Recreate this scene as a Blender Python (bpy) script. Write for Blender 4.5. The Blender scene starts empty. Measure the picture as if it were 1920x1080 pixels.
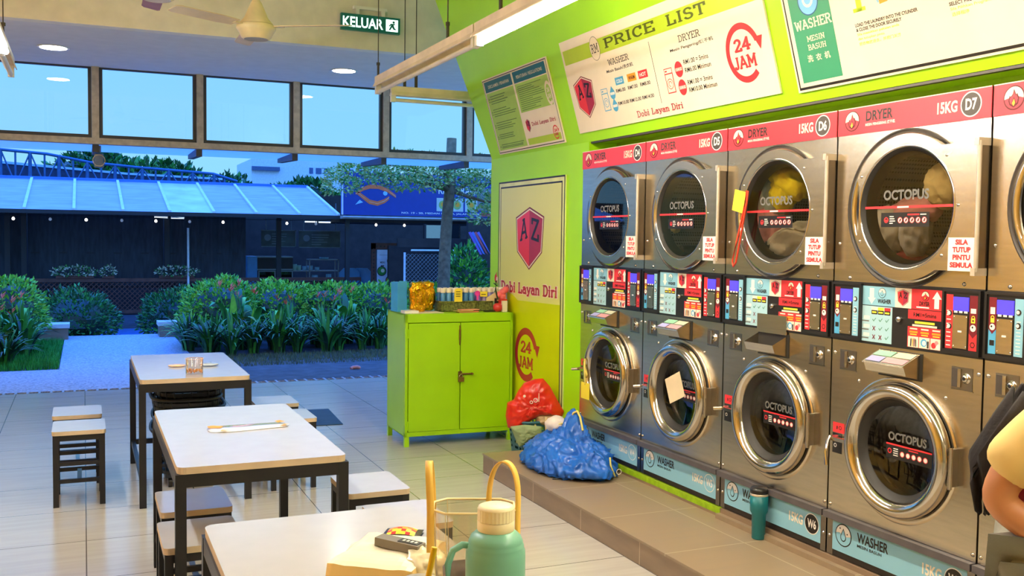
import bpy, math, random
from math import sin, cos, pi, radians, atan, sqrt
from mathutils import Vector, Matrix, noise

# ---------------------------------------------------------------- camera
sc = bpy.context.scene
COL = sc.collection
F_PX, YAW, PITCH, ROLL, EYE = 1833.0, 0.4133, 0.05, 0.0123, 1.562
cam_d = bpy.data.cameras.new('camera'); cam = bpy.data.objects.new('camera', cam_d); COL.objects.link(cam)
cam_d.sensor_width = 36.0; cam_d.lens = F_PX / 1920 * 36; cam_d.clip_start = 0.05; cam_d.clip_end = 400
_f0 = Vector((sin(YAW), cos(YAW), 0)); _r0 = Vector((cos(YAW), -sin(YAW), 0)); _u0 = Vector((0, 0, 1))
_w = cos(PITCH) * _f0 - sin(PITCH) * _u0; _u = cos(PITCH) * _u0 + sin(PITCH) * _f0
_r = cos(ROLL) * _r0 + sin(ROLL) * _u; _u2 = cos(ROLL) * _u - sin(ROLL) * _r0
cam.matrix_world = Matrix(((_r.x, _u2.x, -_w.x, 0), (_r.y, _u2.y, -_w.y, 0), (_r.z, _u2.z, -_w.z, EYE), (0, 0, 0, 1)))
sc.camera = cam

# ---------------------------------------------------------------- world, exposure
sc.view_settings.view_transform = 'Standard'; sc.view_settings.look = 'None'
sc.view_settings.gamma = 1.0; sc.view_settings.use_curve_mapping = False
sc.view_settings.exposure = 0.14
world = bpy.data.worlds.new('dusk_sky'); sc.world = world; world.use_nodes = True
wn = world.node_tree.nodes; wl = world.node_tree.links; wn.clear()
wo = wn.new('ShaderNodeOutputWorld'); wb = wn.new('ShaderNodeBackground')
wt = wn.new('ShaderNodeTexCoord'); wsx = wn.new('ShaderNodeSeparateXYZ'); wr = wn.new('ShaderNodeValToRGB')
wl.new(wt.outputs['Generated'], wsx.inputs[0]); wl.new(wsx.outputs['Z'], wr.inputs[0]); wl.new(wr.outputs[0], wb.inputs[0]); wl.new(wb.outputs[0], wo.inputs[0])
e = wr.color_ramp.elements
e[0].position = 0.0; e[0].color = (0.26, 0.62, 1.0, 1); e[1].position = 0.75; e[1].color = (0.04, 0.20, 1.0, 1)
e2 = wr.color_ramp.elements.new(0.24); e2.color = (0.21, 0.58, 1.0, 1)
wm = wn.new('ShaderNodeMapRange'); wm.inputs['From Min'].default_value = 0.25; wm.inputs['From Max'].default_value = 0.8
wm.inputs['To Min'].default_value = 1.10; wm.inputs['To Max'].default_value = 5.0        # the sky overhead is brighter and deeper blue
wl.new(wsx.outputs['Z'], wm.inputs['Value']); wl.new(wm.outputs[0], wb.inputs[1])

def area(name, loc, size, power, color, rot=(0, 0, 0)):
    l = bpy.data.lights.new(name, 'AREA'); l.shape = 'RECTANGLE'; l.size, l.size_y = size
    l.energy = power; l.color = color
    o = bpy.data.objects.new(name, l); o.location = loc; o.rotation_euler = rot; COL.objects.link(o)
    return o
WARM = (1.0, 0.88, 0.70)
# light of the hanging fluorescent battens (each under its tube; those nearer the camera serve added, unseen battens)
TUBE_X, TUBE_Z = 2.05, 2.70
for yy, pw in ((4.15, 27), (1.9, 32), (-0.4, 28)):
    area('tube_light', (TUBE_X, yy, TUBE_Z - 0.075), (0.05, 1.9), pw, WARM)
for yy in (5.7, 3.4):
    area('tube_light', (-0.45, yy, TUBE_Z - 0.075), (0.05, 1.9), 6, (0.86, 0.93, 1.0))

# ---------------------------------------------------------------- materials
def lin(c):
    r = []
    for x in c[:3]:
        x = x / 255.0
        r.append(x / 12.92 if x <= 0.04045 else ((x + 0.055) / 1.055) ** 2.4)
    return r
MATS = {}
def mat(name, rgb, rough=0.5, metal=0.0, var=0.05, scale=8.0, bump=0.0, bscale=60.0, emit=None, estr=1.0,
        coat=0.0, stretch=None, alpha=1.0, spec=0.5, trans=0.0):
    if name in MATS: return MATS[name]
    m = bpy.data.materials.new(name); m.use_nodes = True; nt = m.node_tree; N = nt.nodes; L = nt.links
    b = N['Principled BSDF']
    b.inputs['Roughness'].default_value = rough; b.inputs['Metallic'].default_value = metal
    b.inputs['Specular IOR Level'].default_value = spec
    b.inputs['Coat Weight'].default_value = coat; b.inputs['Alpha'].default_value = alpha
    b.inputs['Transmission Weight'].default_value = trans
    c = lin(rgb)
    tc = N.new('ShaderNodeTexCoord'); mp = N.new('ShaderNodeMapping')
    L.new(tc.outputs['Object'], mp.inputs[0])
    if stretch: mp.inputs['Scale'].default_value = stretch
    nz = N.new('ShaderNodeTexNoise'); nz.inputs['Scale'].default_value = scale; nz.inputs['Detail'].default_value = 3
    L.new(mp.outputs[0], nz.inputs[0])
    rp = N.new('ShaderNodeValToRGB')
    rp.color_ramp.elements[0].position = 0.3; rp.color_ramp.elements[1].position = 0.7
    rp.color_ramp.elements[0].color = (*[max(0, x * (1 - var * 2)) for x in c], 1)
    rp.color_ramp.elements[1].color = (*[min(1, x * (1 + var * 2)) for x in c], 1)
    L.new(nz.outputs[0], rp.inputs[0]); L.new(rp.outputs[0], b.inputs['Base Color'])
    if bump:
        n2 = N.new('ShaderNodeTexNoise'); n2.inputs['Scale'].default_value = bscale; n2.inputs['Detail'].default_value = 4
        L.new(mp.outputs[0], n2.inputs[0])
        bm = N.new('ShaderNodeBump'); bm.inputs['Strength'].default_value = bump; bm.inputs['Distance'].default_value = 0.01
        L.new(n2.outputs[0], bm.inputs['Height']); L.new(bm.outputs[0], b.inputs['Normal'])
    if emit is not None:
        b.inputs['Emission Color'].default_value = (*lin(emit), 1); b.inputs['Emission Strength'].default_value = estr
    MATS[name] = m
    return m
def glass(name, tint=(200, 200, 200), refl=0.12, rough=0.02):
    if name in MATS: return MATS[name]
    m = bpy.data.materials.new(name); m.use_nodes = True; nt = m.node_tree; N = nt.nodes; L = nt.links; N.clear()
    o = N.new('ShaderNodeOutputMaterial'); t = N.new('ShaderNodeBsdfTransparent'); g = N.new('ShaderNodeBsdfGlossy')
    t.inputs[0].default_value = (*lin(tint), 1); g.inputs['Roughness'].default_value = rough
    g.inputs[0].default_value = (1, 1, 1, 1)
    lw = N.new('ShaderNodeLayerWeight'); lw.inputs[0].default_value = 0.25
    mr = N.new('ShaderNodeMapRange'); mr.inputs['To Min'].default_value = refl; mr.inputs['To Max'].default_value = 0.9
    L.new(lw.outputs['Fresnel'], mr.inputs[0])
    nz = N.new('ShaderNodeTexNoise'); nz.inputs['Scale'].default_value = 3; 
    bp = N.new('ShaderNodeBump'); bp.inputs['Strength'].default_value = 0.01; L.new(nz.outputs[0], bp.inputs['Height']); L.new(bp.outputs[0], g.inputs['Normal'])
    mx = N.new('ShaderNodeMixShader'); L.new(mr.outputs[0], mx.inputs[0]); L.new(t.outputs[0], mx.inputs[1]); L.new(g.outputs[0], mx.inputs[2])
    L.new(mx.outputs[0], o.inputs[0]); MATS[name] = m
    return m

LIME = mat('lime_paint', (166, 232, 10), 0.42, var=0.02, scale=2)
LIME_CAB = mat('lime_enamel', (160, 214, 6), 0.35, var=0.03, scale=3, bump=0.02, bscale=20)
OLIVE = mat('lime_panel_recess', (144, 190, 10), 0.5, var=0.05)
CREAMW = mat('cream_wall', (232, 224, 206), 0.7, var=0.03)
WHITEC = mat('white_ceiling', (214, 210, 206), 0.8, var=0.02)
STEEL = mat('brushed_steel', (214, 202, 180), 0.24, metal=1.0, var=0.035, scale=5, stretch=(1, 1, 14), bump=0.012, bscale=26)
STEELD = mat('drum_steel', (168, 162, 154), 0.3, metal=1.0, var=0.1, scale=30)
CHROME = mat('polished_ring', (206, 200, 190), 0.14, metal=1.0, var=0.02)
TRIMS = mat('steel_trim', (150, 145, 138), 0.3, metal=1.0, var=0.03)
GASKET = mat('rubber_gasket', (44, 42, 40), 0.55)
BLACK = mat('black_plastic', (26, 24, 24), 0.4, coat=0.2)
DARKIN = mat('dark_inside', (14, 14, 16), 0.7)
GREYPL = mat('grey_plinth_trim', (86, 82, 84), 0.4, var=0.08)
RED = mat('red_print', (226, 56, 62), 0.3, var=0.01, spec=0.5)
PINKRED = mat('header_red', (224, 62, 74), 0.28, var=0.01)
WHITE = mat('white_print', (240, 236, 226), 0.4, var=0.01)
CREAM = mat('cream_board', (240, 226, 202), 0.35, var=0.012)
INK = mat('black_ink', (34, 28, 24), 0.4, var=0.02)
DKGREY = mat('dark_grey_print', (70, 64, 60), 0.4, var=0.02)
MAROON = mat('maroon_print', (120, 24, 36), 0.4, var=0.02)
LBLUE = mat('light_blue_print', (140, 196, 216), 0.35, var=0.01)
SKYB = mat('sky_blue_print', (84, 170, 214), 0.4, var=0.01)
YEL = mat('yellow_print', (246, 222, 60), 0.45, var=0.02)
ORANGE = mat('orange_print', (244, 160, 40), 0.45, var=0.02)
TEAL = mat('teal_print', (34, 112, 128), 0.4, var=0.02)
SIGNG = mat('sign_green', (58, 148, 112), 0.4, var=0.01)
LIMEP = mat('lime_print', (184, 214, 40), 0.4, var=0.02)
LEAFP = mat('leaf_green_print', (168, 204, 80), 0.4, var=0.02)
LIMETX = mat('lime_text', (212, 222, 70), 0.4, var=0.02)
GREYTX = mat('grey_text', (112, 110, 106), 0.3, var=0.02)
LCD = mat('lcd_screen', (70, 60, 240), 0.25, emit=(78, 66, 255), estr=0.9)
TUBEM = mat('lit_tube', (255, 250, 240), 0.4, emit=(255, 238, 208), estr=80.0)
TUBEL = mat('lit_tube_dim', (255, 250, 240), 0.4, emit=(236, 244, 255), estr=46.0); TUBEW = mat('lit_tube_added', (255, 250, 240), 0.4, emit=(236, 242, 255), estr=20.0)  # the last tube glows only on the added, unseen battens at far left
TUBEOFF = mat('unlit_tube', (232, 222, 200), 0.3)
BATTEN = mat('batten_enamel', (236, 218, 190), 0.4)
TABLE = mat('white_laminate', (196, 192, 190), 0.16, var=0.012, scale=12, spec=0.9)
PLY = mat('laminate_edge', (202, 180, 150), 0.5, var=0.05)
FRAME = mat('black_steel_frame', (28, 27, 30), 0.4, var=0.05)
PGLASS = glass('porthole_glass', (214, 210, 202), 0.045)
WGLASS = glass('window_glass', (252, 253, 255), 0.04)

# ---------------------------------------------------------------- mesh builder
_txt = {}
def text2d(s, bold=0.0):
    k = (s, bold)
    if k in _txt: return _txt[k]
    cu = bpy.data.curves.new('t', 'FONT'); cu.body = s; cu.size = 1.0; cu.resolution_u = 3; cu.offset = bold
    o = bpy.data.objects.new('t', cu)
    me = bpy.data.meshes.new_from_object(o)
    vs = [(v.co.x, v.co.y) for v in me.vertices]; fs = [tuple(p.vertices) for p in me.polygons]
    nz = [p.normal.z for p in me.polygons]
    fs = [f if n >= 0 else tuple(reversed(f)) for f, n in zip(fs, nz)]
    bpy.data.objects.remove(o); bpy.data.curves.remove(cu); bpy.data.meshes.remove(me)
    _txt[k] = (vs, fs)
    return _txt[k]

def arcp(cx, cy, rx, ry, a0, a1, n=12):
    return [(cx + rx * cos(radians(a0 + (a1 - a0) * i / n)), cy + ry * sin(radians(a0 + (a1 - a0) * i / n))) for i in range(n + 1)]
# slab letters: width, strokes, serif points
SL = {
 'A': (.8, [[(.06, 0), (.4, 1)], [(.4, 1), (.74, 0)], [(.2, .33), (.6, .33)]], [(.08, 0), (.72, 0), (.36, 1)]),
 'B': (.72, [[(.12, 0), (.12, 1)], [(.12, 1), (.4, 1)] + arcp(.4, .76, .22, .24, 90, -90) + [(.12, .52)], [(.4, .52)] + arcp(.42, .26, .24, .26, 90, -90) + [(.12, 0)]], [(.1, 0), (.1, 1)]),
 'C': (.75, [arcp(.4, .5, .3, .5, 45, 315, 18), [(.62, .72), (.62, 1)]], []),
 'D': (.75, [[(.12, 0), (.12, 1)], [(.12, 1)] + arcp(.32, .5, .34, .5, 90, -90, 16) + [(.12, 0)]], [(.1, 0), (.1, 1)]),
 'E': (.7, [[(.12, 0), (.12, 1)], [(.12, 1), (.6, 1), (.6, .8)], [(.12, .52), (.45, .52)], [(.12, 0), (.62, 0), (.62, .22)]], [(.1, 0), (.1, 1)]),
 'H': (.8, [[(.14, 0), (.14, 1)], [(.66, 0), (.66, 1)], [(.14, .5), (.66, .5)]], [(.14, 0), (.14, 1), (.66, 0), (.66, 1)]),
 'I': (.36, [[(.18, 0), (.18, 1)]], [(.18, 0), (.18, 1)]),
 'J': (.5, [[(.34, 1), (.34, .22)] + arcp(.2, .2, .14, .2, 0, -170, 8)], [(.34, 1)]),
 'L': (.66, [[(.14, 1), (.14, 0), (.58, 0), (.58, .28)]], [(.14, 1), (.12, 0)]),
 'M': (.95, [[(.14, 0), (.14, 1), (.475, .3), (.81, 1), (.81, 0)]], [(.12, 0), (.1, 1), (.83, 0), (.85, 1)]),
 'N': (.8, [[(.14, 0), (.14, 1), (.66, 0), (.66, 1)]], [(.14, 0), (.1, 1), (.66, 1)]),
 'P': (.7, [[(.12, 0), (.12, 1)], [(.12, 1), (.4, 1)] + arcp(.4, .74, .22, .26, 90, -90) + [(.12, .48)]], [(.12, 0), (.1, 1)]),
 'R': (.78, [[(.12, 0), (.12, 1)], [(.12, 1), (.4, 1)] + arcp(.4, .76, .22, .24, 90, -90) + [(.12, .52)], [(.38, .52), (.66, 0)]], [(.12, 0), (.1, 1), (.68, 0)]),
 'S': (.66, [arcp(.33, .75, .22, .25, 20, 270, 12) + arcp(.33, .25, .24, .25, 90, -160, 12)], []),
 'T': (.74, [[(.37, 0), (.37, 1)], [(.06, .78), (.06, 1), (.68, 1), (.68, .78)]], [(.37, 0)]),
 'U': (.8, [[(.14, 1), (.14, .3)] + arcp(.4, .3, .26, .3, 180, 360, 12) + [(.66, 1)]], [(.14, 1), (.66, 1)]),
 'W': (1.0, [[(.08, 1), (.28, 0), (.5, .8), (.72, 0), (.92, 1)]], [(.1, 1), (.9, 1), (.5, .86)]),
 'Y': (.76, [[(.08, 1), (.38, .48)], [(.68, 1), (.38, .48)], [(.38, .48), (.38, 0)]], [(.38, 0), (.1, 1), (.66, 1)]),
 'Z': (.68, [[(.08, .8), (.08, 1), (.6, 1), (.08, 0), (.62, 0), (.62, .24)]], []),
 '2': (.62, [arcp(.3, .72, .22, .26, 170, -30, 12) + [(.06, 0), (.56, 0), (.56, .18)]], []),
 '4': (.68, [[(.46, 0), (.46, 1), (.06, .3), (.64, .3)]], [(.46, 0)]),
 'a': (.62, [arcp(.28, .2, .2, .2, 60, 330, 10), arcp(.28, .42, .22, .2, 140, 0, 8) + [(.5, 0), (.6, 0)]], []),
 'b': (.64, [[(.14, 1), (.14, 0)], arcp(.34, .3, .22, .3, 130, -130, 12)], [(.1, 1)]),
 'i': (.32, [[(.16, 0), (.16, .62)], [(.16, .84), (.16, .96)]], [(.16, 0), (.12, .6)]),
 'n': (.7, [[(.14, 0), (.14, .62)], [(.14, .45)] + arcp(.34, .4, .2, .22, 150, 0, 8) + [(.54, 0)]], [(.14, 0), (.1, .6), (.54, 0)]),
 'o': (.62, [arcp(.31, .3, .23, .3, 0, 360, 16)], []),
 'r': (.5, [[(.14, 0), (.14, .62)], [(.14, .4)] + arcp(.36, .42, .2, .2, 160, 60, 6)], [(.14, 0), (.1, .6)]),
 'y': (.66, [[(.1, .62), (.34, .05)], [(.58, .62), (.28, -.2), (.12, -.2)]], [(.1, .6), (.58, .6)]),
 ' ': (.4, [], []),
}
def slab2d(s, t=0.15):
    k = (s, 'slab', t)
    if k in _txt: return _txt[k]
    vs, fs = [], []; ox = 0
    def seg(a, b, w, ext):
        dx, dy = b[0] - a[0], b[1] - a[1]; l = sqrt(dx * dx + dy * dy) or 1e-6; dx /= l; dy /= l
        nx, ny = -dy * w / 2, dx * w / 2; e = ext
        n = len(vs)
        vs.extend([(a[0] - dx * e + nx, a[1] - dy * e + ny), (a[0] - dx * e - nx, a[1] - dy * e - ny), (b[0] + dx * e - nx, b[1] + dy * e - ny), (b[0] + dx * e + nx, b[1] + dy * e + ny)])
        fs.append((n, n + 1, n + 2, n + 3))
    for ch in s:
        w, st, se = SL[ch]
        for pl in st:
            for i in range(len(pl) - 1):
                a, b = pl[i], pl[i + 1]
                seg((a[0] + ox, a[1]), (b[0] + ox, b[1]), t, t * 0.3 if len(pl) > 6 else t * 0.45)
        for (x, y) in se: seg((x + ox - .15, y), (x + ox + .15, y), .12, 0)
        ox += w + 0.08
    _txt[k] = (vs, fs)
    return _txt[k]

class MB:
    def __init__(s): s.v = []; s.f = []; s.m = []; s.sm = []; s.mats = []
    def mi(s, m):
        if m not in s.mats: s.mats.append(m)
        return s.mats.index(m)
    def add(s, vs, fs, m, smooth=False, M=None):
        n = len(s.v); i = s.mi(m)
        if M is not None: vs = [tuple(M @ Vector(v)) for v in vs]
        s.v.extend(vs)
        for f in fs: s.f.append(tuple(n + k for k in f)); s.m.append(i); s.sm.append(smooth)
    def box(s, x0, x1, y0, y1, z0, z1, m, M=None):
        x0, x1 = min(x0, x1), max(x0, x1); y0, y1 = min(y0, y1), max(y0, y1); z0, z1 = min(z0, z1), max(z0, z1)
        v = [(x0, y0, z0), (x1, y0, z0), (x1, y1, z0), (x0, y1, z0), (x0, y0, z1), (x1, y0, z1), (x1, y1, z1), (x0, y1, z1)]
        s.add(v, [(0, 3, 2, 1), (4, 5, 6, 7), (0, 1, 5, 4), (1, 2, 6, 5), (2, 3, 7, 6), (3, 0, 4, 7)], m, M=M)
    def cyl(s, p0, p1, r, m, n=12, r1=None, smooth=True, caps=True):
        p0, p1 = Vector(p0), Vector(p1); r1 = r if r1 is None else r1
        d = (p1 - p0).normalized(); a = d.orthogonal().normalized(); b = d.cross(a)
        v = []
        for k in range(n):
            t = 2 * pi * k / n; v.append(tuple(p0 + r * (cos(t) * a + sin(t) * b)))
        for k in range(n):
            t = 2 * pi * k / n; v.append(tuple(p1 + r1 * (cos(t) * a + sin(t) * b)))
        s.add(v, [(k, (k + 1) % n, n + (k + 1) % n, n + k) for k in range(n)], m, smooth)
        if caps:
            s.add(v[:n], [tuple(reversed(range(n)))], m); s.add(v[n:], [tuple(range(n))], m)
    def tube(s, path, r, m, n=8, flat=1.0, up=(0, 0, 1), closed=False, rs=None):
        path = [Vector(p) for p in path]; v = []; up = Vector(up); P = len(path)
        for i, p in enumerate(path):
            if closed: d = path[(i + 1) % P] - path[(i - 1) % P]
            else: d = path[min(i + 1, P - 1)] - path[max(i - 1, 0)]
            d.normalize(); a = d.cross(up)
            if a.length < 1e-3: a = d.orthogonal()
            a.normalize(); b = a.cross(d).normalized(); rr = rs[i] if rs else r
            for k in range(n):
                t = 2 * pi * k / n; v.append(tuple(p + rr * cos(t) * a + rr * flat * sin(t) * b))
        fs = []
        for i in range(P if closed else P - 1):
            j = (i + 1) % P
            for k in range(n): fs.append((i * n + k, i * n + (k + 1) % n, j * n + (k + 1) % n, j * n + k))
        s.add(v, fs, m, True)
        if not closed:
            s.add(v[:n], [tuple(reversed(range(n)))], m); s.add(v[-n:], [tuple(range(n))], m)
    def lathe(s, prof, c, m, n=32, axis='z', smooth=True, sx=1.0, sy=1.0):
        v = []; P = len(prof)
        for (r, h) in prof:
            for k in range(n):
                t = 2 * pi * k / n; x, y = r * cos(t) * sx, r * sin(t) * sy
                if axis == 'z': v.append((c[0] + x, c[1] + y, c[2] + h))
                else: v.append((c[0] + x, c[1] + h, c[2] + y))
        fs = []
        for i in range(P - 1):
            for k in range(n):
                q = (i * n + k, i * n + (k + 1) % n, (i + 1) * n + (k + 1) % n, (i + 1) * n + k)
                fs.append(q if axis == 'z' else tuple(reversed(q)))
        s.add(v, fs, m, smooth)
    def poly(s, pts, y, m):                      # flat artwork seen from -y, x right, z up
        ar = sum(pts[i][0] * pts[(i + 1) % len(pts)][1] - pts[(i + 1) % len(pts)][0] * pts[i][1] for i in range(len(pts)))
        if ar < 0: pts = pts[::-1]
        s.add([(p[0], y, p[1]) for p in pts], [tuple(range(len(pts)))], m)
    def rect(s, x0, x1, z0, z1, y, m): s.poly([(x0, z0), (x1, z0), (x1, z1), (x0, z1)], y, m)
    def disc(s, cx, cz, r, y, m, n=28, rz=None): s.poly([(cx + r * cos(2 * pi * k / n), cz + (rz or r) * sin(2 * pi * k / n)) for k in range(n)], y, m)
    def ring(s, cx, cz, r, w, y, m, a0=0, a1=360, n=32):
        v = []; 
        for k in range(n + 1):
            t = radians(a0 + (a1 - a0) * k / n)
            v += [(cx + r * cos(t), y, cz + r * sin(t)), (cx + (r - w) * cos(t), y, cz + (r - w) * sin(t))]
        s.add(v, [(2 * k, 2 * k + 2, 2 * k + 3, 2 * k + 1)[::-1] for k in range(n)], m)
    def prism(s, pts, y0, y1, m):
        ar = sum(pts[i][0] * pts[(i + 1) % len(pts)][1] - pts[(i + 1) % len(pts)][0] * pts[i][1] for i in range(len(pts)))
        if ar < 0: pts = pts[::-1]
        n = len(pts); v = [(p[0], y0, p[1]) for p in pts] + [(p[0], y1, p[1]) for p in pts]
        s.add(v, [tuple(range(n)), tuple(reversed(range(n, 2 * n)))] + [(i, n + i, n + (i + 1) % n, (i + 1) % n) for i in range(n)], m)
    def text(s, t, x, z, w, h, y, m, font='sans', bold=0.012, shear=0.0, thick=0.15):
        vs, fs = text2d(t, bold) if font == 'sans' else slab2d(t, thick)
        if not vs: return
        x0 = min(v[0] for v in vs); x1 = max(v[0] for v in vs); z0 = min(v[1] for v in vs); z1 = max(v[1] for v in vs)
        if w is None: w = h * (x1 - x0) / max(1e-6, z1 - z0)
        if h is None: h = w * (z1 - z0) / max(1e-6, x1 - x0)
        a, b = w / (x1 - x0), h / (z1 - z0)
        # z is the baseline box bottom, x the left end
        d = 0.0 if font == 'sans' else 2e-5                      # overlapping strokes never share a plane
        s.add([(x + (v[0] - x0) * a, y - d * (i // 4), z + (v[1] - z0) * b + shear * (v[0] - x0) * a) for i, v in enumerate(vs)], fs, m)
    def mesh(s, name):
        me = bpy.data.meshes.new(name); me.from_pydata(s.v, [], s.f); me.update()
        for m in s.mats: me.materials.append(m)
        me.polygons.foreach_set('material_index', s.m); me.polygons.foreach_set('use_smooth', s.sm)
        return me
    def build(s, name, parent=None, bevel=0, **kw):
        o = bpy.data.objects.new(name, s.mesh(name)); COL.objects.link(o)
        if parent: o.parent = parent
        if bevel:
            b = o.modifiers.new('bevel', 'BEVEL'); b.width = bevel; b.segments = 2; b.limit_method = 'ANGLE'; b.angle_limit = radians(50)
        tag(o, **kw); return o

def tag(o, label=None, cat=None, group=None, kind=None):
    if label: o['label'] = label
    if cat: o['category'] = cat
    if group: o['group'] = group
    if kind: o['kind'] = kind
    return o
def empty(name, loc=(0, 0, 0), rot=(0, 0, 0), label=None, cat=None, group=None, kind=None):
    o = bpy.data.objects.new(name, None); COL.objects.link(o); o.location = loc; o.rotation_euler = rot
    o.empty_display_size = 0.1
    return tag(o, label, cat, group, kind)
def copy_tree(o, parent=None):
    c = o.copy(); COL.objects.link(c); c.parent = parent
    for ch in list(o.children): copy_tree(ch, c)
    return c
def dup(o, loc, rz=None, label=None, group=None):
    c = copy_tree(o); c.location = loc
    if rz is not None: c.rotation_euler = (0, 0, rz)
    if label: c['label'] = label
    if group: c['group'] = group
    return c
def struct(name, mb, **kw): return mb.build(name, kind='structure', **kw)
def sb(name, x0, x1, y0, y1, z0, z1, m):
    b = MB(); b.box(x0, x1, y0, y1, z0, z1, m); return struct(name, b)

# ================================================================ setting
# tiled floor: joints come from the material
def tile_mat(name, rgb, grout, sx, sy, ox, oy, rough=0.28, joint=0.004):
    m = bpy.data.materials.new(name); m.use_nodes = True; nt = m.node_tree; N = nt.nodes; L = nt.links
    b = N['Principled BSDF']; tc = N.new('ShaderNodeTexCoord'); mp = N.new('ShaderNodeMapping')
    mp.inputs['Location'].default_value = (ox, oy, 0)
    L.new(tc.outputs['Object'], mp.inputs[0])
    br = N.new('ShaderNodeTexBrick'); br.offset = 0.0; br.squash = 1.0
    br.inputs['Scale'].default_value = 1.0; br.inputs['Mortar Size'].default_value = joint; br.inputs['Mortar Smooth'].default_value = 0.1
    br.inputs['Brick Width'].default_value = sx; br.inputs['Row Height'].default_value = sy
    L.new(mp.outputs[0], br.inputs[0])
    c = lin(rgb); g = lin(grout)
    m2 = N.new('ShaderNodeMapping'); m2.inputs['Scale'].default_value = (1.2, 14, 4); L.new(tc.outputs['Object'], m2.inputs[0])
    nz = N.new('ShaderNodeTexNoise'); nz.inputs['Scale'].default_value = 1.6; nz.inputs['Detail'].default_value = 5; L.new(m2.outputs[0], nz.inputs[0])
    rp = N.new('ShaderNodeValToRGB'); rp.color_ramp.elements[0].position = .3; rp.color_ramp.elements[1].position = .75
    rp.color_ramp.elements[0].color = (*[x * .92 for x in c], 1); rp.color_ramp.elements[1].color = (*[min(1, x * 1.06) for x in c], 1)
    L.new(nz.outputs[0], rp.inputs[0])
    L.new(rp.outputs[0], br.inputs['Color1']); L.new(rp.outputs[0], br.inputs['Color2']); br.inputs['Mortar'].default_value = (*g, 1)
    L.new(br.outputs[0], b.inputs['Base Color'])
    r2 = N.new('ShaderNodeMapRange'); r2.inputs['To Min'].default_value = rough - .06; r2.inputs['To Max'].default_value = rough + .1
    L.new(nz.outputs[0], r2.inputs[0]); L.new(r2.outputs[0], b.inputs['Roughness'])
    bp = N.new('ShaderNodeBump'); bp.inputs['Strength'].default_value = .05; bp.inputs['Distance'].default_value = .004; L.new(nz.outputs[0], bp.inputs['Height']); L.new(bp.outputs[0], b.inputs['Normal'])
    return m
FLOORM = tile_mat('floor_tile', (186, 180, 172), (96, 90, 84), 0.61, 0.61, 0.0, 0.13, 0.16, 0.003)
STEPM = tile_mat('step_tile', (150, 130, 104), (176, 160, 132), 0.61, 0.61, 0.167, 0.50, 0.34)
RISERM = mat('riser_tile', (140, 118, 94), 0.4, var=0.08, scale=3, stretch=(1, 1, 4))
GROUNDM = mat('ground_soil', (70, 76, 84), 0.9, var=0.15, scale=6, bump=.4, bscale=40)

sb('floor', -2.3, 4.2, -4.0, 10.555, -0.12, 0.0, FLOORM)
b = MB()
b.box(2.443, 4.2, -4.0, 6.015, 0.0, 0.115, RISERM)
for k in range(18):                                             # riser joints
    yy = 5.83 - k * 0.61
    b.box(2.4425, 2.4445, yy - .002, yy + .002, 0.0, .11, PLY)
b.box(2.438, 4.2, -4.0, 6.02, 0.113, 0.125, STEPM)
struct('trim_1', b)
PLINTHG = mat('plinth_green', (150, 190, 10), 0.45, var=0.12, scale=20)
b = MB(); b.box(3.03, 3.95, 4.172, 5.79, 0.125, 0.172, RISERM); b.box(3.036, 3.95, 4.172, 5.79, 0.172, 0.1735, PLINTHG)
b.box(3.029, 3.031, 4.172, 5.79, 0.14, 0.1735, PLINTHG)
struct('trim_2', b)
b = MB(); b.box(3.0, 3.95, -4.0, 4.170, 0.125, 0.150, STEPM); b.box(3.03, 3.95, -4.0, 4.170, 0.150, 0.1735, RISERM)
struct('trim_3', b)

# right wall: pier with the lettered panel, niche behind the machines, sloping bulkhead above
WX = 3.09; SLP = 0.29; TH = atan(SLP); BZ = 2.235
b = MB(); b.box(WX, 4.25, 5.795, 7.50, 0.0, 2.215, LIME); struct('wall_right', b)
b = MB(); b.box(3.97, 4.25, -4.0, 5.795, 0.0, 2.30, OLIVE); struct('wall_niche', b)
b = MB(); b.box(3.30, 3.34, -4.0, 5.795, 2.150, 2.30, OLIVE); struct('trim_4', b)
zt = 4.35
def bx(z): return WX - SLP * (z - BZ)
ye0, ye1 = 7.50, 7.50 + (zt - 2.215) * 0.26
b = MB()
v = [(bx(2.215), -4, 2.215), (bx(2.215), ye0, 2.215), (bx(zt), ye1, zt), (bx(zt), -4, zt), (4.25, -4, 2.215), (4.25, ye0, 2.215), (4.25, ye1, zt), (4.25, -4, zt)]
b.add(v, [(0, 3, 2, 1), (4, 5, 6, 7), (1, 2, 6, 5), (0, 4, 7, 3), (2, 3, 7, 6)], LIME)
b.add([v[0], v[1], v[5], v[4]], [(0, 1, 2, 3)], LIME)
b.box(bx(2.215) + .004, bx(2.215) + .03, -4, 5.79, 2.203, 2.215, DKGREY)
struct('wall_bulkhead', b)
# ceilings
sb('ceiling', -2.1, 4.2, -4.0, 8.49, 4.3, 4.4, CREAMW)
sb('ceiling_window_side', -2.1, 4.2, 8.60, 10.62, 3.21, 3.32, WHITEC)
sb('trim_5', -2.1, 4.2, 8.49, 8.60, 3.21, 4.4, CREAMW)
sb('wall_back', -2.1, 4.2, -4.12, -4.0, 0.0, 4.4, CREAMW)
sb('wall_left', -2.3, -2.1, -4.12, 13.4, -.3, 4.4, mat('ochre_wall', (244, 186, 84), 0.6, var=0.03))  # stretch beyond the shop front is added, unseen, to warm the steel's reflections
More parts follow.
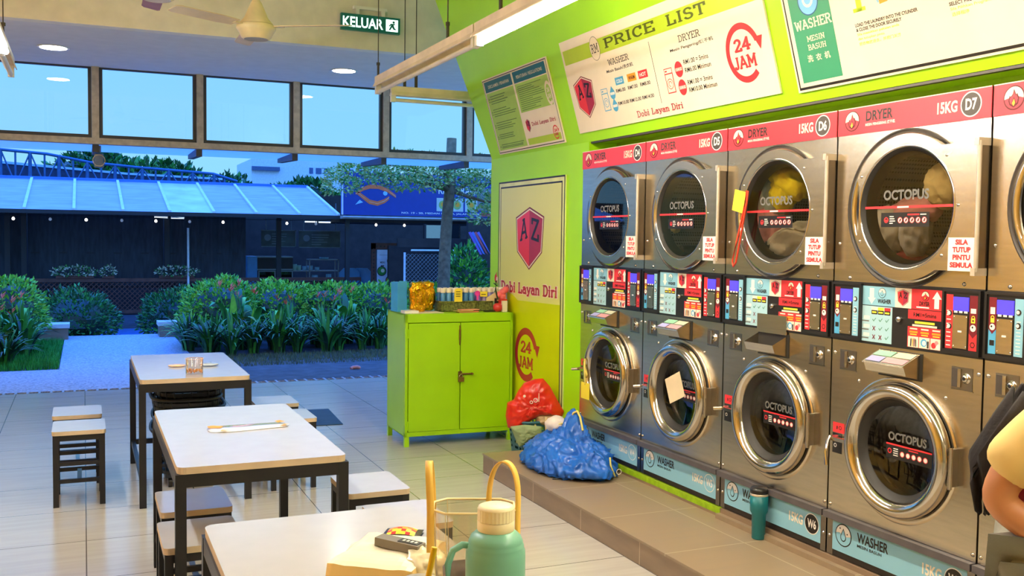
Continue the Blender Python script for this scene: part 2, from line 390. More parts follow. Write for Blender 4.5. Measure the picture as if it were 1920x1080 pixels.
# window band over the open front: beam, mullions, dark frames, panes
BEAM = mat('beam_aluminium', (176, 160, 140), 0.45, var=0.08, scale=20, bump=.05)
FRM = mat('window_frame_dark', (58, 54, 52), 0.4, var=0.05)
Y0 = 10.60
b = MB(); b.box(-2.1, 5.2, Y0 - .03, Y0 + .07, 2.452, 2.512, BEAM); struct('trim_6', b)
cx = [-1.865, -0.87, 0.12, 1.11, 2.10, 3.09, 4.08, 5.07]
b = MB()
for x in cx: b.box(x - .034, x + .034, Y0 - .03, Y0 + .07, 2.512, 3.21, BEAM)
struct('trim_7', b)
for i in range(len(cx) - 1):
    a, c = cx[i] + .035, cx[i + 1] - .035
    w = MB(); t = .032
    w.box(a, c, Y0, Y0 + .05, 2.514, 2.514 + t, FRM); w.box(a, c, Y0, Y0 + .05, 3.196, 3.208, FRM)
    w.box(a, a + t, Y0, Y0 + .05, 2.514 + t, 3.196, FRM); w.box(c - t, c, Y0, Y0 + .05, 2.514 + t, 3.196, FRM)
    wo_ = struct('window_%d' % (i + 1), w)
    g = MB(); g.add([(a + t, Y0 + .025, 2.546), (c - t, Y0 + .025, 2.546), (c - t, Y0 + .025, 3.196), (a + t, Y0 + .025, 3.196)], [(0, 1, 2, 3)], WGLASS)
    g.build('pane', wo_)
# glass canopy outside, on brackets
CANG = mat('canopy_glass', (200, 220, 236), .3, alpha=.72, var=.03)
_n = CANG.node_tree.nodes; _l = CANG.node_tree.links; _t = _n.new('ShaderNodeBsdfTranslucent'); _t.inputs[0].default_value = (.75, .85, .95, 1)
_m = _n.new('ShaderNodeMixShader'); _m.inputs[0].default_value = .6; _l.new(_n['Principled BSDF'].outputs[0], _m.inputs[1]); _l.new(_t.outputs[0], _m.inputs[2]); _l.new(_m.outputs[0], _n['Material Output'].inputs[0])
BRK = mat('bracket_steel', (74, 70, 72), 0.5, var=0.06)
can = empty('glass_canopy', (1, Y0 + .1, 2.44), label='frosted glass canopy sloping out below the clerestory windows', cat='canopy')
g = MB(); g.box(-3.05, 4.3, 0, 1.02, .022, .030, CANG); g.build('canopy_glass', can)
for x in cx[1:-1]:
    g = MB(); g.add([(x - 1 - .03, -.04, -.06), (x - 1 + .03, -.04, -.06), (x - 1 + .03, .84, -.03), (x - 1 - .03, .84, -.03), (x - 1 - .03, -.04, .018), (x - 1 + .03, -.04, .018), (x - 1 + .03, .84, .018), (x - 1 - .03, .84, .018)],
                    [(0, 3, 2, 1), (4, 5, 6, 7), (0, 1, 5, 4), (1, 2, 6, 5), (2, 3, 7, 6), (3, 0, 4, 7)], BRK)
    g.build('bracket', can)
# lantern clamp hanging from the beam by the second mullion
t = empty('floodlight', (0.15, Y0 + .14, 2.40), label='small weathered floodlight hanging under the beam below the first full mullion', cat='light')
g = MB(); g.cyl((0, 0, .05), (0, 0, -.02), .022, mat('weathered_metal', (120, 104, 98), .5, var=.15)); g.build('stem', t)
g = MB(); g.box(-.045, .045, -.03, .05, -.17, -.03, mat('lamp_housing', (96, 108, 128), .5, var=.1)); g.ring(0, -.1, .06, .008, -.034, TRIMS); g.build('housing', t, bevel=.01)

# slotted drain at the threshold
dr = MB(); dr.box(-2.1, 4.2, 10.556, 10.72, -.06, -.03, DARKIN)
x = -2.1
SLT = mat('drain_slat', (150, 156, 168), .5)
while x < 4.2:
    dr.box(x, x + .022, 10.556, 10.72, -.03, -.002, SLT); x += .105
dr.box(-2.1, 4.2, 10.545, 10.556, -.06, 0.0, SLT)
dr.build('drain_grate', label='long slotted drain grate across the open shop front', cat='drain')

# ---------------------------------------------------------------- ceiling things
DLE = mat('downlight_glow', (255, 255, 250), .4, emit=(255, 250, 240), estr=30.0)
for (x, y, lb) in ((-0.23, 9.66, 'round recessed downlight in the grey ceiling at upper left'), (2.38, 9.64, 'round recessed downlight in the grey ceiling below the exit sign')):
    t = empty('downlight', (x, y, 3.21), label=lb, cat='light', group='ceiling downlights')
    g = MB(); g.lathe([(.125, 0), (.135, -.004), (.125, -.008), (.11, -.006)], (0, 0, 0), WHITE, 28); g.build('trim_ring', t)
    g = MB(); g.lathe([(.112, -.002), (.112, -.0075), (.001, -.0075)], (0, 0, 0), DLE, 28); g.build('diffuser', t)

def fan(loc, spin, label, blade):
    t = empty('ceiling_fan', loc, label=label, cat='fan', group='ceiling fans')
    FC = mat('fan_cream', (236, 214, 160), .35)
    g = MB(); g.cyl((0, 0, .30), (0, 0, 4.3 - loc[2] - .001), .012, FC, 12); g.lathe([(.001, 4.3 - loc[2] - .11), (.055, 4.3 - loc[2] - .07), (.06, 4.3 - loc[2] - .001)], (0, 0, 0), FC, 20); g.build('rod', t)
    g = MB(); g.lathe([(.001, .37), (.03, .365), (.045, .33), (.028, .295), (.024, .28), (.04, .255), (.085, .15), (.118, .112), (.118, .105)], (0, 0, 0), FC, 32); g.build('canopy', t)
    g = MB(); g.lathe([(.118, .104), (.137, .095), (.14, .075), (.128, .055), (.122, .05), (.105, .012), (.085, .0)], (0, 0, 0), FC, 36)
    g.lathe([(.085, .001), (.07, .004), (.001, .006)], (0, 0, 0), mat('fan_underside', (180, 168, 150), .5), 30); g.build('motor', t)
    for k in range(3):
        a = spin + k * 2 * pi / 3
        M = Matrix.Rotation(a, 4, 'Z')
        g = MB()
        g.add([(.10, -.02, .085), (.20, -.028, .085), (.20, .028, .085), (.10, .02, .085), (.10, -.02, .091), (.20, -.028, .091), (.20, .028, .091), (.10, .02, .091)],
              [(0, 3, 2, 1), (4, 5, 6, 7), (0, 1, 5, 4), (1, 2, 6, 5), (2, 3, 7, 6), (3, 0, 4, 7)], FC, M=M)
        tl = .018
        pr = [(.18, -.05), (.30, -.062), (.66, -.06), (.69, -.045), (.69, .045), (.66, .06), (.30, .062), (.18, .05)]
        vs = [(x, y, .088 + y * .18) for x, y in pr] + [(x, y, .094 + y * .18) for x, y in pr]
        n = len(pr)
        g.add(vs, [tuple(reversed(range(n))), tuple(range(n, 2 * n))] + [(i, (i + 1) % n, n + (i + 1) % n, n + i) for i in range(n)], blade, M=M)
        g.build('blade', t)
BL1 = mat('fan_blade_cream', (214, 190, 150), .5); BL2 = mat('fan_blade_brown', (150, 104, 86), .5)
fan((1.145, 7.22, 2.965), radians(-30), 'cream ceiling fan with a cone shaped motor hanging left of the exit sign', BL1)
fan((0.446, 6.72, 3.06), radians(-30), 'ceiling fan with a brown blade tip at the upper left edge of the picture', BL2)

# exit sign
t = empty('exit_sign', (2.322, 8.44, 3.36), label='green lit exit sign reading KELUAR on the cream beam', cat='sign')
t.rotation_euler = (0, radians(0.2), 0)
EXG = mat('exit_green', (10, 74, 60), .4, emit=(10, 110, 90), estr=.25)
EXW = mat('exit_white', (230, 255, 250), .4, emit=(214, 255, 246), estr=1.6)
g = MB(); g.box(-.265, .265, 0, .04, 0, .14, EXG)
g.text('KELUAR', -.25, .025, .36, .09, -.002, EXW, bold=.02)
g.rect(.135, .245, .018, .122, -.0015, EXW)
g.disc(.205, .10, .011, -.003, EXG)
g.poly([(.16, .03), (.175, .03), (.19, .055), (.205, .035), (.235, .035), (.215, .05), (.205, .075), (.22, .078), (.215, .088), (.18, .088), (.16, .065), (.168, .06), (.183, .075)], -.003, EXG)
g.build('lettered_face', t)
g = MB(); g.box(-.13, -.10, .01, .045, .14, .20, WHITE); g.box(.10, .13, .01, .045, .14, .20, WHITE); g.box(-.15, .15, .012, .05, .19, .215, WHITE); g.build('mounting', t)

# batten lights
def batten(name, x0, y0, x1, y1, z, label, lit, wires, lit_range=None, twin=False, grp='hanging fluorescent battens'):
    d = Vector((x1 - x0, y1 - y0, 0)); L = d.length; ang = math.atan2(d.y, d.x)
    t = empty(name, (x0, y0, z), (0, 0, ang), label=label, cat='light', group=grp)
    g = MB()
    sec = [(-.038, .0), (-.022, .03), (-.022, .075), (.022, .075), (.022, .03), (.038, .0), (.034, -.004), (.018, .02), (-.018, .02), (-.034, -.004)]
    n = len(sec); v = [(0, a, b_) for a, b_ in sec] + [(L, a, b_) for a, b_ in sec]
    g.add(v, [tuple(range(n)), tuple(reversed(range(n, 2 * n)))] + [(i, n + i, n + (i + 1) % n, (i + 1) % n) for i in range(n)], BATTEN)
    g.box(.0, .04, -.02, .02, -.056, .03, WHITE); g.box(L - .04, L, -.02, .02, -.056, .03, WHITE)
    g.build('housing', t)
    ys = (-.03, .03) if twin else (0,)
    for yy in ys:
        g = MB(); g.cyl((.04, yy, -.038), (L - .04, yy, -.042), .016, (TUBEL if -1 < x0 < 1 else TUBEW if x0 < -1 else TUBEM) if lit else TUBEOFF, 12); g.build('tube', t)
    WIRE = mat('hanger_wire', (70, 60, 50), .5)
    for s in wires:
        g = MB(); g.cyl((s, 0, .075), (s, 0, 4.3 - z - .001), .004, WIRE, 6); g.box(s - .012, s + .012, -.006, .006, .07, .16, WIRE); g.cyl((s, 0, .16), (s, 0, .18), .014, WIRE, 8); g.build('hanger', t)
batten('batten_light', 2.05, 5.22, 2.05, 7.26, TUBE_Z, 'unlit end of the long cream light batten, far half running towards the exit sign', False, (.48, 2.02))
batten('batten_light', 2.05, 3.15, 2.05, 5.20, TUBE_Z, 'lit white tube light batten hanging over the price list', True, (.35, 1.72))
batten('batten_light', 2.05, 0.9, 2.05, 2.95, TUBE_Z, 'added unseen tube light batten nearest the camera on the machine side', True, (.35, 1.72))  # out of view, added to light the foreground
batten('batten_light', 2.05, -1.4, 2.05, 0.65, TUBE_Z, 'added unseen tube light batten behind the camera on the machine side', True, (.35, 1.72))  # another added batten, never in view, for foreground light
batten('batten_light', 2.36, 7.95, 3.60, 7.95, 2.75, 'unlit cream batten running crosswise into the green bulkhead', False, (.12, .22))
batten('batten_light', -.45, 6.78, -.45, 7.70, TUBE_Z, 'unlit grey end of the light batten in the upper left corner', False, (.2,))
batten('batten_light', -.45, 4.7, -.45, 6.76, TUBE_Z, 'lit twin tube light batten in the upper left corner', True, (.4, 1.7), twin=True)
batten('batten_light', -1.5, 6.4, -1.5, 8.45, TUBE_Z, 'added unseen light batten brightening the left wall, far one', True, (.4, 1.7))  # added out of frame so the lit wall shows golden in the steel
batten('batten_light', -1.5, 3.4, -1.5, 5.45, TUBE_Z, 'added unseen light batten brightening the left wall, near one', True, (.4, 1.7))  # second added wall brightener, also out of frame
batten('batten_light', -1.75, 10.9, -1.75, 12.9, 2.7, 'added unseen light batten warming the left wall outdoors', True, ())  # invented lamp out of view, warms the wall that the machines reflect
batten('batten_light', -.45, 2.4, -.45, 4.5, TUBE_Z, 'added unseen twin tube light batten above the camera on the left', True, (.4, 1.7), twin=True)  # added along the left row, out of view, for more light up front
# ================================================================ stacked washer-dryers
def face_hole(mb, x0, x1, z0, z1, cx, cz, r, y, m, n=64):
    angs = sorted(set([2 * pi * k / n for k in range(n)] + [math.atan2(zz - cz, xx - cx) % (2 * pi) for xx in (x0, x1) for zz in (z0, z1)]))
    vi, vo = [], []
    for a in angs:
        c, s = cos(a), sin(a)
        t = min([q for q in ((x1 - cx) / c if c > 1e-9 else 9, (x0 - cx) / c if c < -1e-9 else 9, (z1 - cz) / s if s > 1e-9 else 9, (z0 - cz) / s if s < -1e-9 else 9)])
        vi.append((cx + r * c, y, cz + r * s)); vo.append((cx + t * c, y, cz + t * s))
    N = len(angs)
    mb.add(vi + vo, [(i, N + i, N + (i + 1) % N, (i + 1) % N) for i in range(N)], m)
def drum_mat():
    m = bpy.data.materials.new('perforated_drum'); m.use_nodes = True; nt = m.node_tree; N = nt.nodes; L = nt.links
    b = N['Principled BSDF']; b.inputs['Metallic'].default_value = .4; b.inputs['Roughness'].default_value = .5
    tc = N.new('ShaderNodeTexCoord'); v = N.new('ShaderNodeTexVoronoi'); v.inputs['Scale'].default_value = 62; v.inputs['Randomness'].default_value = 0
    L.new(tc.outputs['Object'], v.inputs[0]); rp = N.new('ShaderNodeValToRGB')
    rp.color_ramp.elements[0].position = .34; rp.color_ramp.elements[0].color = (.01, .01, .01, 1); rp.color_ramp.elements[1].position = .40; rp.color_ramp.elements[1].color = (.34, .32, .29, 1)
    L.new(v.outputs['Distance'], rp.inputs[0]); L.new(rp.outputs[0], b.inputs['Base Color'])
    return m
PERF = drum_mat()
DX, DZ = 0.40, 1.705          # dryer opening
QX, QZ = 0.415, 0.722         # washer opening
CACHE = {}
def part(key, parent, name, fn, bevel=0, **kw):
    if key not in CACHE:
        b = MB(); fn(b); CACHE[key] = b.mesh(name)
    o = bpy.data.objects.new(name, CACHE[key]); COL.objects.link(o); o.parent = parent
    if bevel:
        bv = o.modifiers.new('bevel', 'BEVEL'); bv.width = bevel; bv.segments = 2; bv.limit_method = 'ANGLE'; bv.angle_limit = radians(50)
    return tag(o, **kw)

def cabinet(b):
    g = .0045; W = .8 - g
    # front sheets: dryer part with hole, washer part with hole
    b.box(g, W, .0, .02, 2.028, 2.143, STEEL)
    face_hole(b, g, W, 1.397, 2.028, DX, DZ, .262, .0, STEEL)
    face_hole(b, g, W, .376, 1.138, QX, QZ, .232, .0, STEEL)
    b.lathe([(.262, 0), (.262, .06)], (DX, 0, DZ), GASKET, 64, 'y'); b.lathe([(.232, 0), (.232, .07)], (QX, 0, QZ), GASKET, 64, 'y')
    # side skins, top, back
    for x in (g, W):
        b.add([(x, 0, .19), (x, .84, .19), (x, .84, 2.143), (x, 0, 2.143)], [(0, 1, 2, 3) if x < .4 else (3, 2, 1, 0)], STEEL)
    b.add([(g, 0, 2.143), (W, 0, 2.143), (W, .84, 2.143), (g, .84, 2.143)], [(0, 1, 2, 3)], STEEL)
    b.add([(g, .84, .19), (W, .84, .19), (W, .84, 2.143), (g, .84, 2.143)], [(3, 2, 1, 0)], DARKIN)
    b.box(g, W, .004, .8, 1.138, 1.397, DARKIN)                   # behind the control strip
    b.box(g, W, .012, .8, .19, .376, DARKIN)
    # dryer flange: flat disc step, shadow line and raised curved frame
    b.lathe([(.322, .0), (.322, -.004), (.316, -.0045), (.316, -.0015), (.306, -.0015)], (DX, 0, DZ), DKGREY, 72, 'y')
    b.lathe([(.306, -.001), (.300, -.012), (.285, -.018), (.268, -.014), (.262, .0)], (DX, 0, DZ), CHROME, 72, 'y')
    # washer embossed ring
    b.lathe([(.300, .0), (.292, -.006), (.280, -.002), (.262, -.003)], (.40, 0, .718), STEEL, 72, 'y')
    # side trim posts beside the base panel, screws
    for (x, z) in ((.10, 1.413), (.70, 1.413), (.172, .973), (.632, .97), (.78, 1.081), (.022, 1.081), (.018, .402), (.782, .402), (.03, 1.56), (.77, 1.56), (.02, .26), (.78, .26)):
        b.lathe([(.001, -.006), (.006, -.005), (.0085, 0)], (x, 0, z), CHROME, 10, 'y')
def drum(r, depth, cx, cz):
    def f(b):
        b.lathe([(r, .06), (r, depth)], (cx, 0, cz), PERF, 48, 'y', smooth=True)
        b.lathe([(r, depth), (.001, depth - .03)], (cx, 0, cz), PERF, 48, 'y')
        for k in range(3):
            a = radians(90 + k * 120 + 20)
            x, z = cx + (r - .02) * cos(a), cz + (r - .02) * sin(a)
            b.cyl((x, .1, z), (x, depth - .03, z), .03, STEELD, 8)
    return f
def wdrum(b):
    b.lathe([(.232, .07), (.225, .09), (.215, .10), (.225, .115), (.215, .13), (.226, .15), (.226, .45)], (QX, 0, QZ), STEELD, 56, 'y')
    b.lathe([(.226, .45), (.001, .43)], (QX, 0, QZ), PERF, 48, 'y')
def dryer_door(b):
    # plate outline: circle with a flat pull side, joined to a hinge plate on the right
    cx, cz, R = .438, DZ + .002, .292
    pts = []
    zt_, zb_ = 1.941, 1.463
    a_t = math.degrees(math.asin((zt_ - cz) / R)); a_b = math.degrees(math.asin((cz - zb_) / R))
    pts += [(.792, zb_), (.792, zt_)]
    a = a_t
    pts.append((cx + R * cos(radians(a)), zt_))
    while a < 155: pts.append((cx + R * cos(radians(a)), cz + R * sin(radians(a)))); a += 5
    pts += [(.175, cz + .122), (.188, cz + .09), (.188, cz - .09), (.175, cz - .122)]
    a = 205
    while a < 360 - a_b: pts.append((cx + R * cos(radians(a)), cz + R * sin(radians(a)))); a += 5
    pts.append((cx + R * cos(radians(-a_b)), zb_))
    # front face with round glass hole: connect outline to circle
    n = len(pts); r = .246; y = -.046
    inner = []
    for p in pts:
        t = math.atan2(p[1] - cz, p[0] - cx); inner.append((cx + r * cos(t), cz + r * sin(t)))
    # densify
    P2, I2 = [], []
    for i in range(n):
        p, q = pts[i], pts[(i + 1) % n]
        a0 = math.atan2(p[1] - cz, p[0] - cx); a1 = math.atan2(q[1] - cz, q[0] - cx)
        d = (a1 - a0 + pi) % (2 * pi) - pi; k = max(1, int(abs(d) / radians(6)))
        for j in range(k):
            s_ = j / k; pp = (p[0] + (q[0] - p[0]) * s_, p[1] + (q[1] - p[1]) * s_); aa = math.atan2(pp[1] - cz, pp[0] - cx)
            P2.append(pp); I2.append((cx + r * cos(aa), cz + r * sin(aa)))
    N = len(P2)
    v = [(p[0], y, p[1]) for p in P2] + [(p[0], y, p[1]) for p in I2] + [(p[0], -.020, p[1]) for p in P2]
    # outline runs counter clockwise seen from -y
    b.add(v, [(N + i, i, (i + 1) % N, N + (i + 1) % N) for i in range(N)], STEEL)
    b.add(v, [(i, 2 * N + i, 2 * N + (i + 1) % N, (i + 1) % N) for i in range(N)], TRIMS)
    b.add([(p[0], -.020, p[1]) for p in P2], [tuple(reversed(range(N)))], BLACK) if False else None
    # conical gasket inside the glass hole and chrome lip
    b.lathe([(r + .004, -.0465), (r, -.049), (r - .006, -.046), (r - .010, -.02), (r - .022, .01)], (cx, 0, cz), CHROME, 72, 'y')
    b.lathe([(r - .006, -.0455), (r - .03, -.012), (r - .034, .02)], (cx, 0, cz), GASKET, 72, 'y')
    for (x, z) in ((.64, 1.90), (.70, 1.71), (.63, 1.52), (.20, 1.84), (.20, 1.57)):
        b.lathe([(.001, y - .004), (.005, y - .003), (.007, y)], (x, 0, z), CHROME, 8, 'y')
def dryer_glass(b):
    cx, cz = .438, DZ + .002
    b.lathe([(.001, -.030), (.12, -.030), (.224, -.030)], (cx, 0, cz), PGLASS, 64, 'y')
def decals(cx, cz, w, zl, lineext):
    def f(b):
        y = -.0325
        b.text('OCTOPUS', cx - .125, cz + .033, .235, .042, y, GREYTX, bold=.035)
        b.rect(cx - lineext, cx + lineext, cz + .0, cz + .010, y - .0003, RED)
        b.rect(cx - .05, cx + .01, cz + .0015, cz + .008, y - .0006, WHITE)
        x0, x1 = cx - .135, cx + .115
        b.rect(x0, x1, zl, zl + .058, y, BLACK)
        b.rect(x0 + .14, x0 + .20, zl + .046, zl + .052, y - .0004, RED); b.rect(x0 + .205, x0 + .235, zl + .047, zl + .051, y - .0004, WHITE)
        b.ring(x0 + .028, zl + .028, .012, .004, y - .0004, RED, n=14); b.rect(x0 + .022, x0 + .034, zl + .022, zl + .030, y - .0005, RED)
        for j, (tw) in enumerate((.022, .026, .030, .018)): b.rect(x0 + .046, x0 + .046 + tw, zl + .040 - j * .009, zl + .044 - j * .009, y - .0004, WHITE)
        for k in range(5):
            xx = x0 + .102 + k * .031
            b.disc(xx, zl + .027, .0115, y - .0004, WHITE, 16, ); b.ring(xx, zl + .027, .0125, .0025, y - .0006, RED, n=16)
            b.poly([(xx - .006, zl + .021), (xx + .003, zl + .021), (xx + .007, zl + .033), (xx - .001, zl + .034)], y - .0006, MAROON)
    return f
def sticker(b):
    y = -.0475
    b.rect(.662, .788, 1.463, 1.588, y, WHITE)
    for i, s in enumerate(('SILA', 'TUTUP', 'PINTU', 'SEMULA')):
        w = (.058, .082, .080, .104)[i]
        b.text(s, .724 - w / 2, 1.561 - i * .0285, w, .0205, y - .0006, RED, bold=.05)
def dhinge(b):
    b.box(.792, .797, -.050, .0, 1.455, 1.95, TRIMS)
    b.cyl((.806 - .012, -.052, 1.462), (.806 - .012, -.052, 1.942), .008, STEELW, 12)
    for z in (1.448, 1.925): b.box(.778, .798, -.062, 0, z, z + .028, STEELW)
STEELW = mat('hinge_metal', (214, 204, 186), .35, metal=.6)
def wdoor(b):
    b.lathe([(.270, -.012), (.274, -.03), (.268, -.052), (.250, -.064), (.232, -.062), (.214, -.048), (.208, -.030)], (QX, 0, QZ), CHROME, 80, 'y')
    b.lathe([(.274, -.012), (.274, .0), (.262, .0)], (QX, 0, QZ), GASKET, 64, 'y')
    b.lathe([(.208, -.031), (.200, -.022), (.182, -.004), (.178, .03)], (QX, 0, QZ), GASKET, 72, 'y')
def wglass(b):
    b.lathe([(.001, .020), (.09, .016), (.15, .006), (.180, -.002)], (QX, 0, QZ), PGLASS, 56, 'y')
def wdecals(b):
    y = .002; cx, cz = QX + .04, QZ + .01
    b.text('OCTOPUS', cx - .11, cz + .022, .20, .036, y, GREYTX, bold=.03)
    b.rect(cx - .12, cx + .12, cz + .003, cz + .010, y - .001, RED)
    b.rect(cx - .12, cx + .12, cz - .052, cz + .002, y, BLACK)
    b.ring(cx - .10, cz - .022, .011, .004, y - .001, RED, n=14)
    for j in range(4): b.rect(cx - .08, cx - .055, cz - .012 - j * .009, cz - .008 - j * .009, y - .001, WHITE)
    b.rect(cx, cx + .05, cz - .006, cz - .001, y - .001, RED)
    for k in range(5): b.disc(cx - .032 + k * .030, cz - .026, .011, y - .001, WHITE, 16); b.ring(cx - .032 + k * .030, cz - .026, .012, .0028, y - .0014, RED, n=14)
def whinge(b):
    b.box(QX + .262, QX + .285, -.032, -.0, .640, .785, TRIMS); b.cyl((QX + .284, -.038, .632), (QX + .284, -.038, .793), .008, CHROME, 12)
    for z in (.67, .70, .725, .755): b.cyl((QX + .275, -.037, z), (QX + .275, -.034, z), .005, CHROME, 8)
def wlatch(lever):
    def f(b):
        b.rect(.022, .092, .727, .772, -.001, RED); b.poly([(.045, .742), (.052, .742), (.052, .757), (.045, .757)], -.0016, INK); b.ring(.068, .75, .009, .003, -.0016, INK, n=12)
        b.rect(.022, .080, .636, .724, -.001, BLACK); b.ring(.04, .67, .009, .003, -.0016, WHITE, n=10); b.rect(.028, .07, .70, .705, -.0016, WHITE); b.rect(.028, .06, .69, .694, -.0016, WHITE)
        b.box(.06, .15, -.05, -.03, .700, .716, CHROME) ; b.cyl((.058, -.04, .708), (.058, 0, .708), .012, CHROME, 12)
        if lever: b.tube([(.058, -.045, .715), (.060, -.06, .70), (.064, -.075, .65), (.075, -.08, .595)], .008, CHROME, 8)
        else: b.tube([(.058, -.045, .708), (.045, -.06, .706), (.030, -.075, .704)], .010, CHROME, 8)
    return f
def lockcup(x0):
    def f(b):
        z0, z1 = 1.012, 1.098; w = .098
        b.rect(x0, x0 + w, z0, z1, -.0012, TRIMS)
        b.box(x0 + .006, x0 + .034, -.006, -.001, z0 + .01, z1 - .006, DKGREY); b.box(x0 + .034, x0 + .048, -.008, -.001, z0 + .01, z1 - .006, STEEL)
        b.lathe([(.001, -.014), (.012, -.014), (.013, -.012), (.013, -.006), (.020, -.006), (.021, -.001)], (x0 + .070, 0, z0 + .046), CHROME, 20, 'y')
        b.lathe([(.001, -.0155), (.007, -.015)], (x0 + .070, 0, z0 + .046), BLACK, 12, 'y')
        b.rect(x0 - .003, x0 + w + .003, z0 - .004, z0, -.002, CHROME)
    return f
def soap_body(b):
    x0, x1 = .288, .502
    b.add([(x0, -.004, 1.022), (x1, -.004, 1.022), (x1, -.075, 1.040), (x0, -.075, 1.040), (x0, -.004, 1.120), (x1, -.004, 1.120), (x1, -.090, 1.078), (x0, -.090, 1.078)],
          [(0, 3, 2, 1), (2, 3, 7, 6), (1, 2, 6, 5), (3, 0, 4, 7)], STEEL)
    b.box(x0 - .004, x1 + .012, -.003, .0, 1.016, 1.126, GASKET)
    b.rect(x0 + .01, x1 - .01, 1.045, 1.075, .0, DARKIN)
def soap_lid(openlid):
    def f(b):
        x0, x1 = .286, .504
        if not openlid:
            v = [(x0, -.004, 1.123), (x1, -.004, 1.123), (x1, -.095, 1.079), (x0, -.095, 1.079)]
            b.add(v + [(a, q - .002, c - .005) for a, q, c in v], [(0, 1, 2, 3)[::-1], (4, 5, 6, 7), (2, 3, 7, 6), (1, 2, 6, 5), (3, 0, 4, 7)], STEEL)
            def q(u, w): return (x0 + (x1 - x0) * u, -.006 - .087 * w, 1.1235 - .042 * w)
            def pr(u0, u1, w0, w1, m): b.add([q(u0, w0), q(u0, w1), q(u1, w1), q(u1, w0)], [(0, 1, 2, 3)], m)
            pr(.04, .48, .06, .46, mat('pale_green_print', (150, 206, 170), .6)); pr(.52, .96, .06, .46, mat('pale_cream_print', (206, 208, 180), .6))
            pr(.04, .40, .54, .94, mat('pale_lilac_print', (170, 170, 220), .6)); pr(.44, .96, .54, .94, mat('pale_pink_print', (220, 160, 165), .6))
        else:
            b.box(x0, x1, -.012, -.007, 1.124, 1.214, STEEL)
    return f
def coin_unit(x0, side):
    def f(b):
        z0, z1 = 1.146, 1.392; w = .176; y = -.010
        b.box(x0, x0 + w, -.010, .004, z0, z1, BLACK)
        b.box(x0, x0 + w, -.016, -.010, z0, z0 + .016, BLACK); b.box(x0, x0 + w, -.016, -.010, z1 - .010, z1, BLACK)
        b.box(x0, x0 + .010, -.016, -.010, z0 + .016, z1 - .010, BLACK); b.box(x0 + w - .010, x0 + w, -.016, -.010, z0 + .016, z1 - .010, BLACK)
        c1 = RED if side == 'R' else MAROON
        yy = y - .0012; xl, xr = x0 + .018, x0 + .118
        # left strip
        if side == 'R':
            b.rect(xl, xl + .032, z0 + .02, z1 - .02, yy, RED)
            for k in range(9): b.rect(xl + .004, xl + .024, z0 + .03 + k * .0165, z0 + .034 + k * .0165, yy - .0005, WHITE)
            for zz in (z0 + .105, z0 + .155): b.disc(xl + .018, zz, .011, yy - .0008, INK, 14); b.disc(xl + .014, zz, .008, yy - .001, WHITE, 12)
        else:
            b.rect(xl, xl + .032, z0 + .11, z1 - .02, yy, MAROON); b.rect(xl, xl + .032, z0 + .02, z0 + .11, yy, SKYB)
            b.poly([(xl, z0 + .11), (xl + .016, z0 + .092), (xl + .032, z0 + .11)], yy - .0004, MAROON)
            b.rect(xl + .006, xl + .026, z0 + .165, z0 + .19, yy - .0005, WHITE); b.ring(xl + .016, z0 + .152, .008, .003, yy - .0006, YEL, n=12); b.rect(xl + .008, xl + .024, z0 + .134, z0 + .150, yy - .0007, YEL)
            b.disc(xl + .016, z0 + .118, .012, yy - .0006, WHITE, 16); b.disc(xl + .013, z0 + .120, .004, yy - .0009, INK, 8)
            b.rect(xl + .006, xl + .026, z0 + .05, z0 + .07, yy - .0006, INK)
        # right strip
        xq = x0 + .126
        if side == 'R':
            b.rect(xq, xq + .036, z0 + .085, z1 - .02, yy, MAROON); b.rect(xq, xq + .036, z0 + .02, z0 + .085, yy, RED)
            b.poly([(xq, z0 + .085), (xq + .018, z0 + .066), (xq + .036, z0 + .085)], yy - .0004, MAROON)
            b.rect(xq + .006, xq + .03, z0 + .160, z0 + .178, yy - .0005, WHITE)
            b.ring(xq + .018, z0 + .144, .008, .003, yy - .0006, YEL, n=12); b.rect(xq + .009, xq + .027, z0 + .124, z0 + .142, yy - .0007, YEL); b.rect(xq + .014, xq + .022, z0 + .129, z0 + .136, yy - .0009, MAROON)
            b.disc(xq + .018, z0 + .105, .013, yy - .0006, WHITE, 16); b.disc(xq + .016, z0 + .108, .004, yy - .0009, INK, 8)
            b.ring(xq + .018, z0 + .042, .012, .004, yy - .0006, INK, n=6)
        else:
            b.rect(xq, xq + .036, z0 + .02, z1 - .02, yy, LBLUE)
            for k in range(10): b.rect(xq + .008, xq + .026, z0 + .03 + k * .0125, z0 + .033 + k * .0125, yy - .0005, WHITE)
            for zz in (z0 + .13, z0 + .178): b.disc(xq + .016, zz, .011, yy - .0008, INK, 14); b.disc(xq + .013, zz, .007, yy - .001, WHITE, 12)
        # keys and metal plate
        for k in range(3): b.rect(x0 + .056 + k * .023, x0 + .072 + k * .023, z0 + .158, z0 + .166, yy - .001, WHITE)
        b.box(x0 + .054, x0 + .120, -.015, -.010, z0 + .024, z0 + .150, STEEL)
        for (a, c) in ((.059, .031), (.115, .031), (.059, .143), (.115, .143)): b.lathe([(.001, -.0175), (.0035, -.015)], (x0 + a, 0, z0 + c), CHROME, 8, 'y')
        b.rect(x0 + .078, x0 + .096, z0 + .085, z0 + .092, -.0155, WHITE)
    return f
def lcd(x0):
    def f(b):
        b.box(x0 + .052, x0 + .122, -.013, -.010, 1.312, 1.364, LCD)
    return f
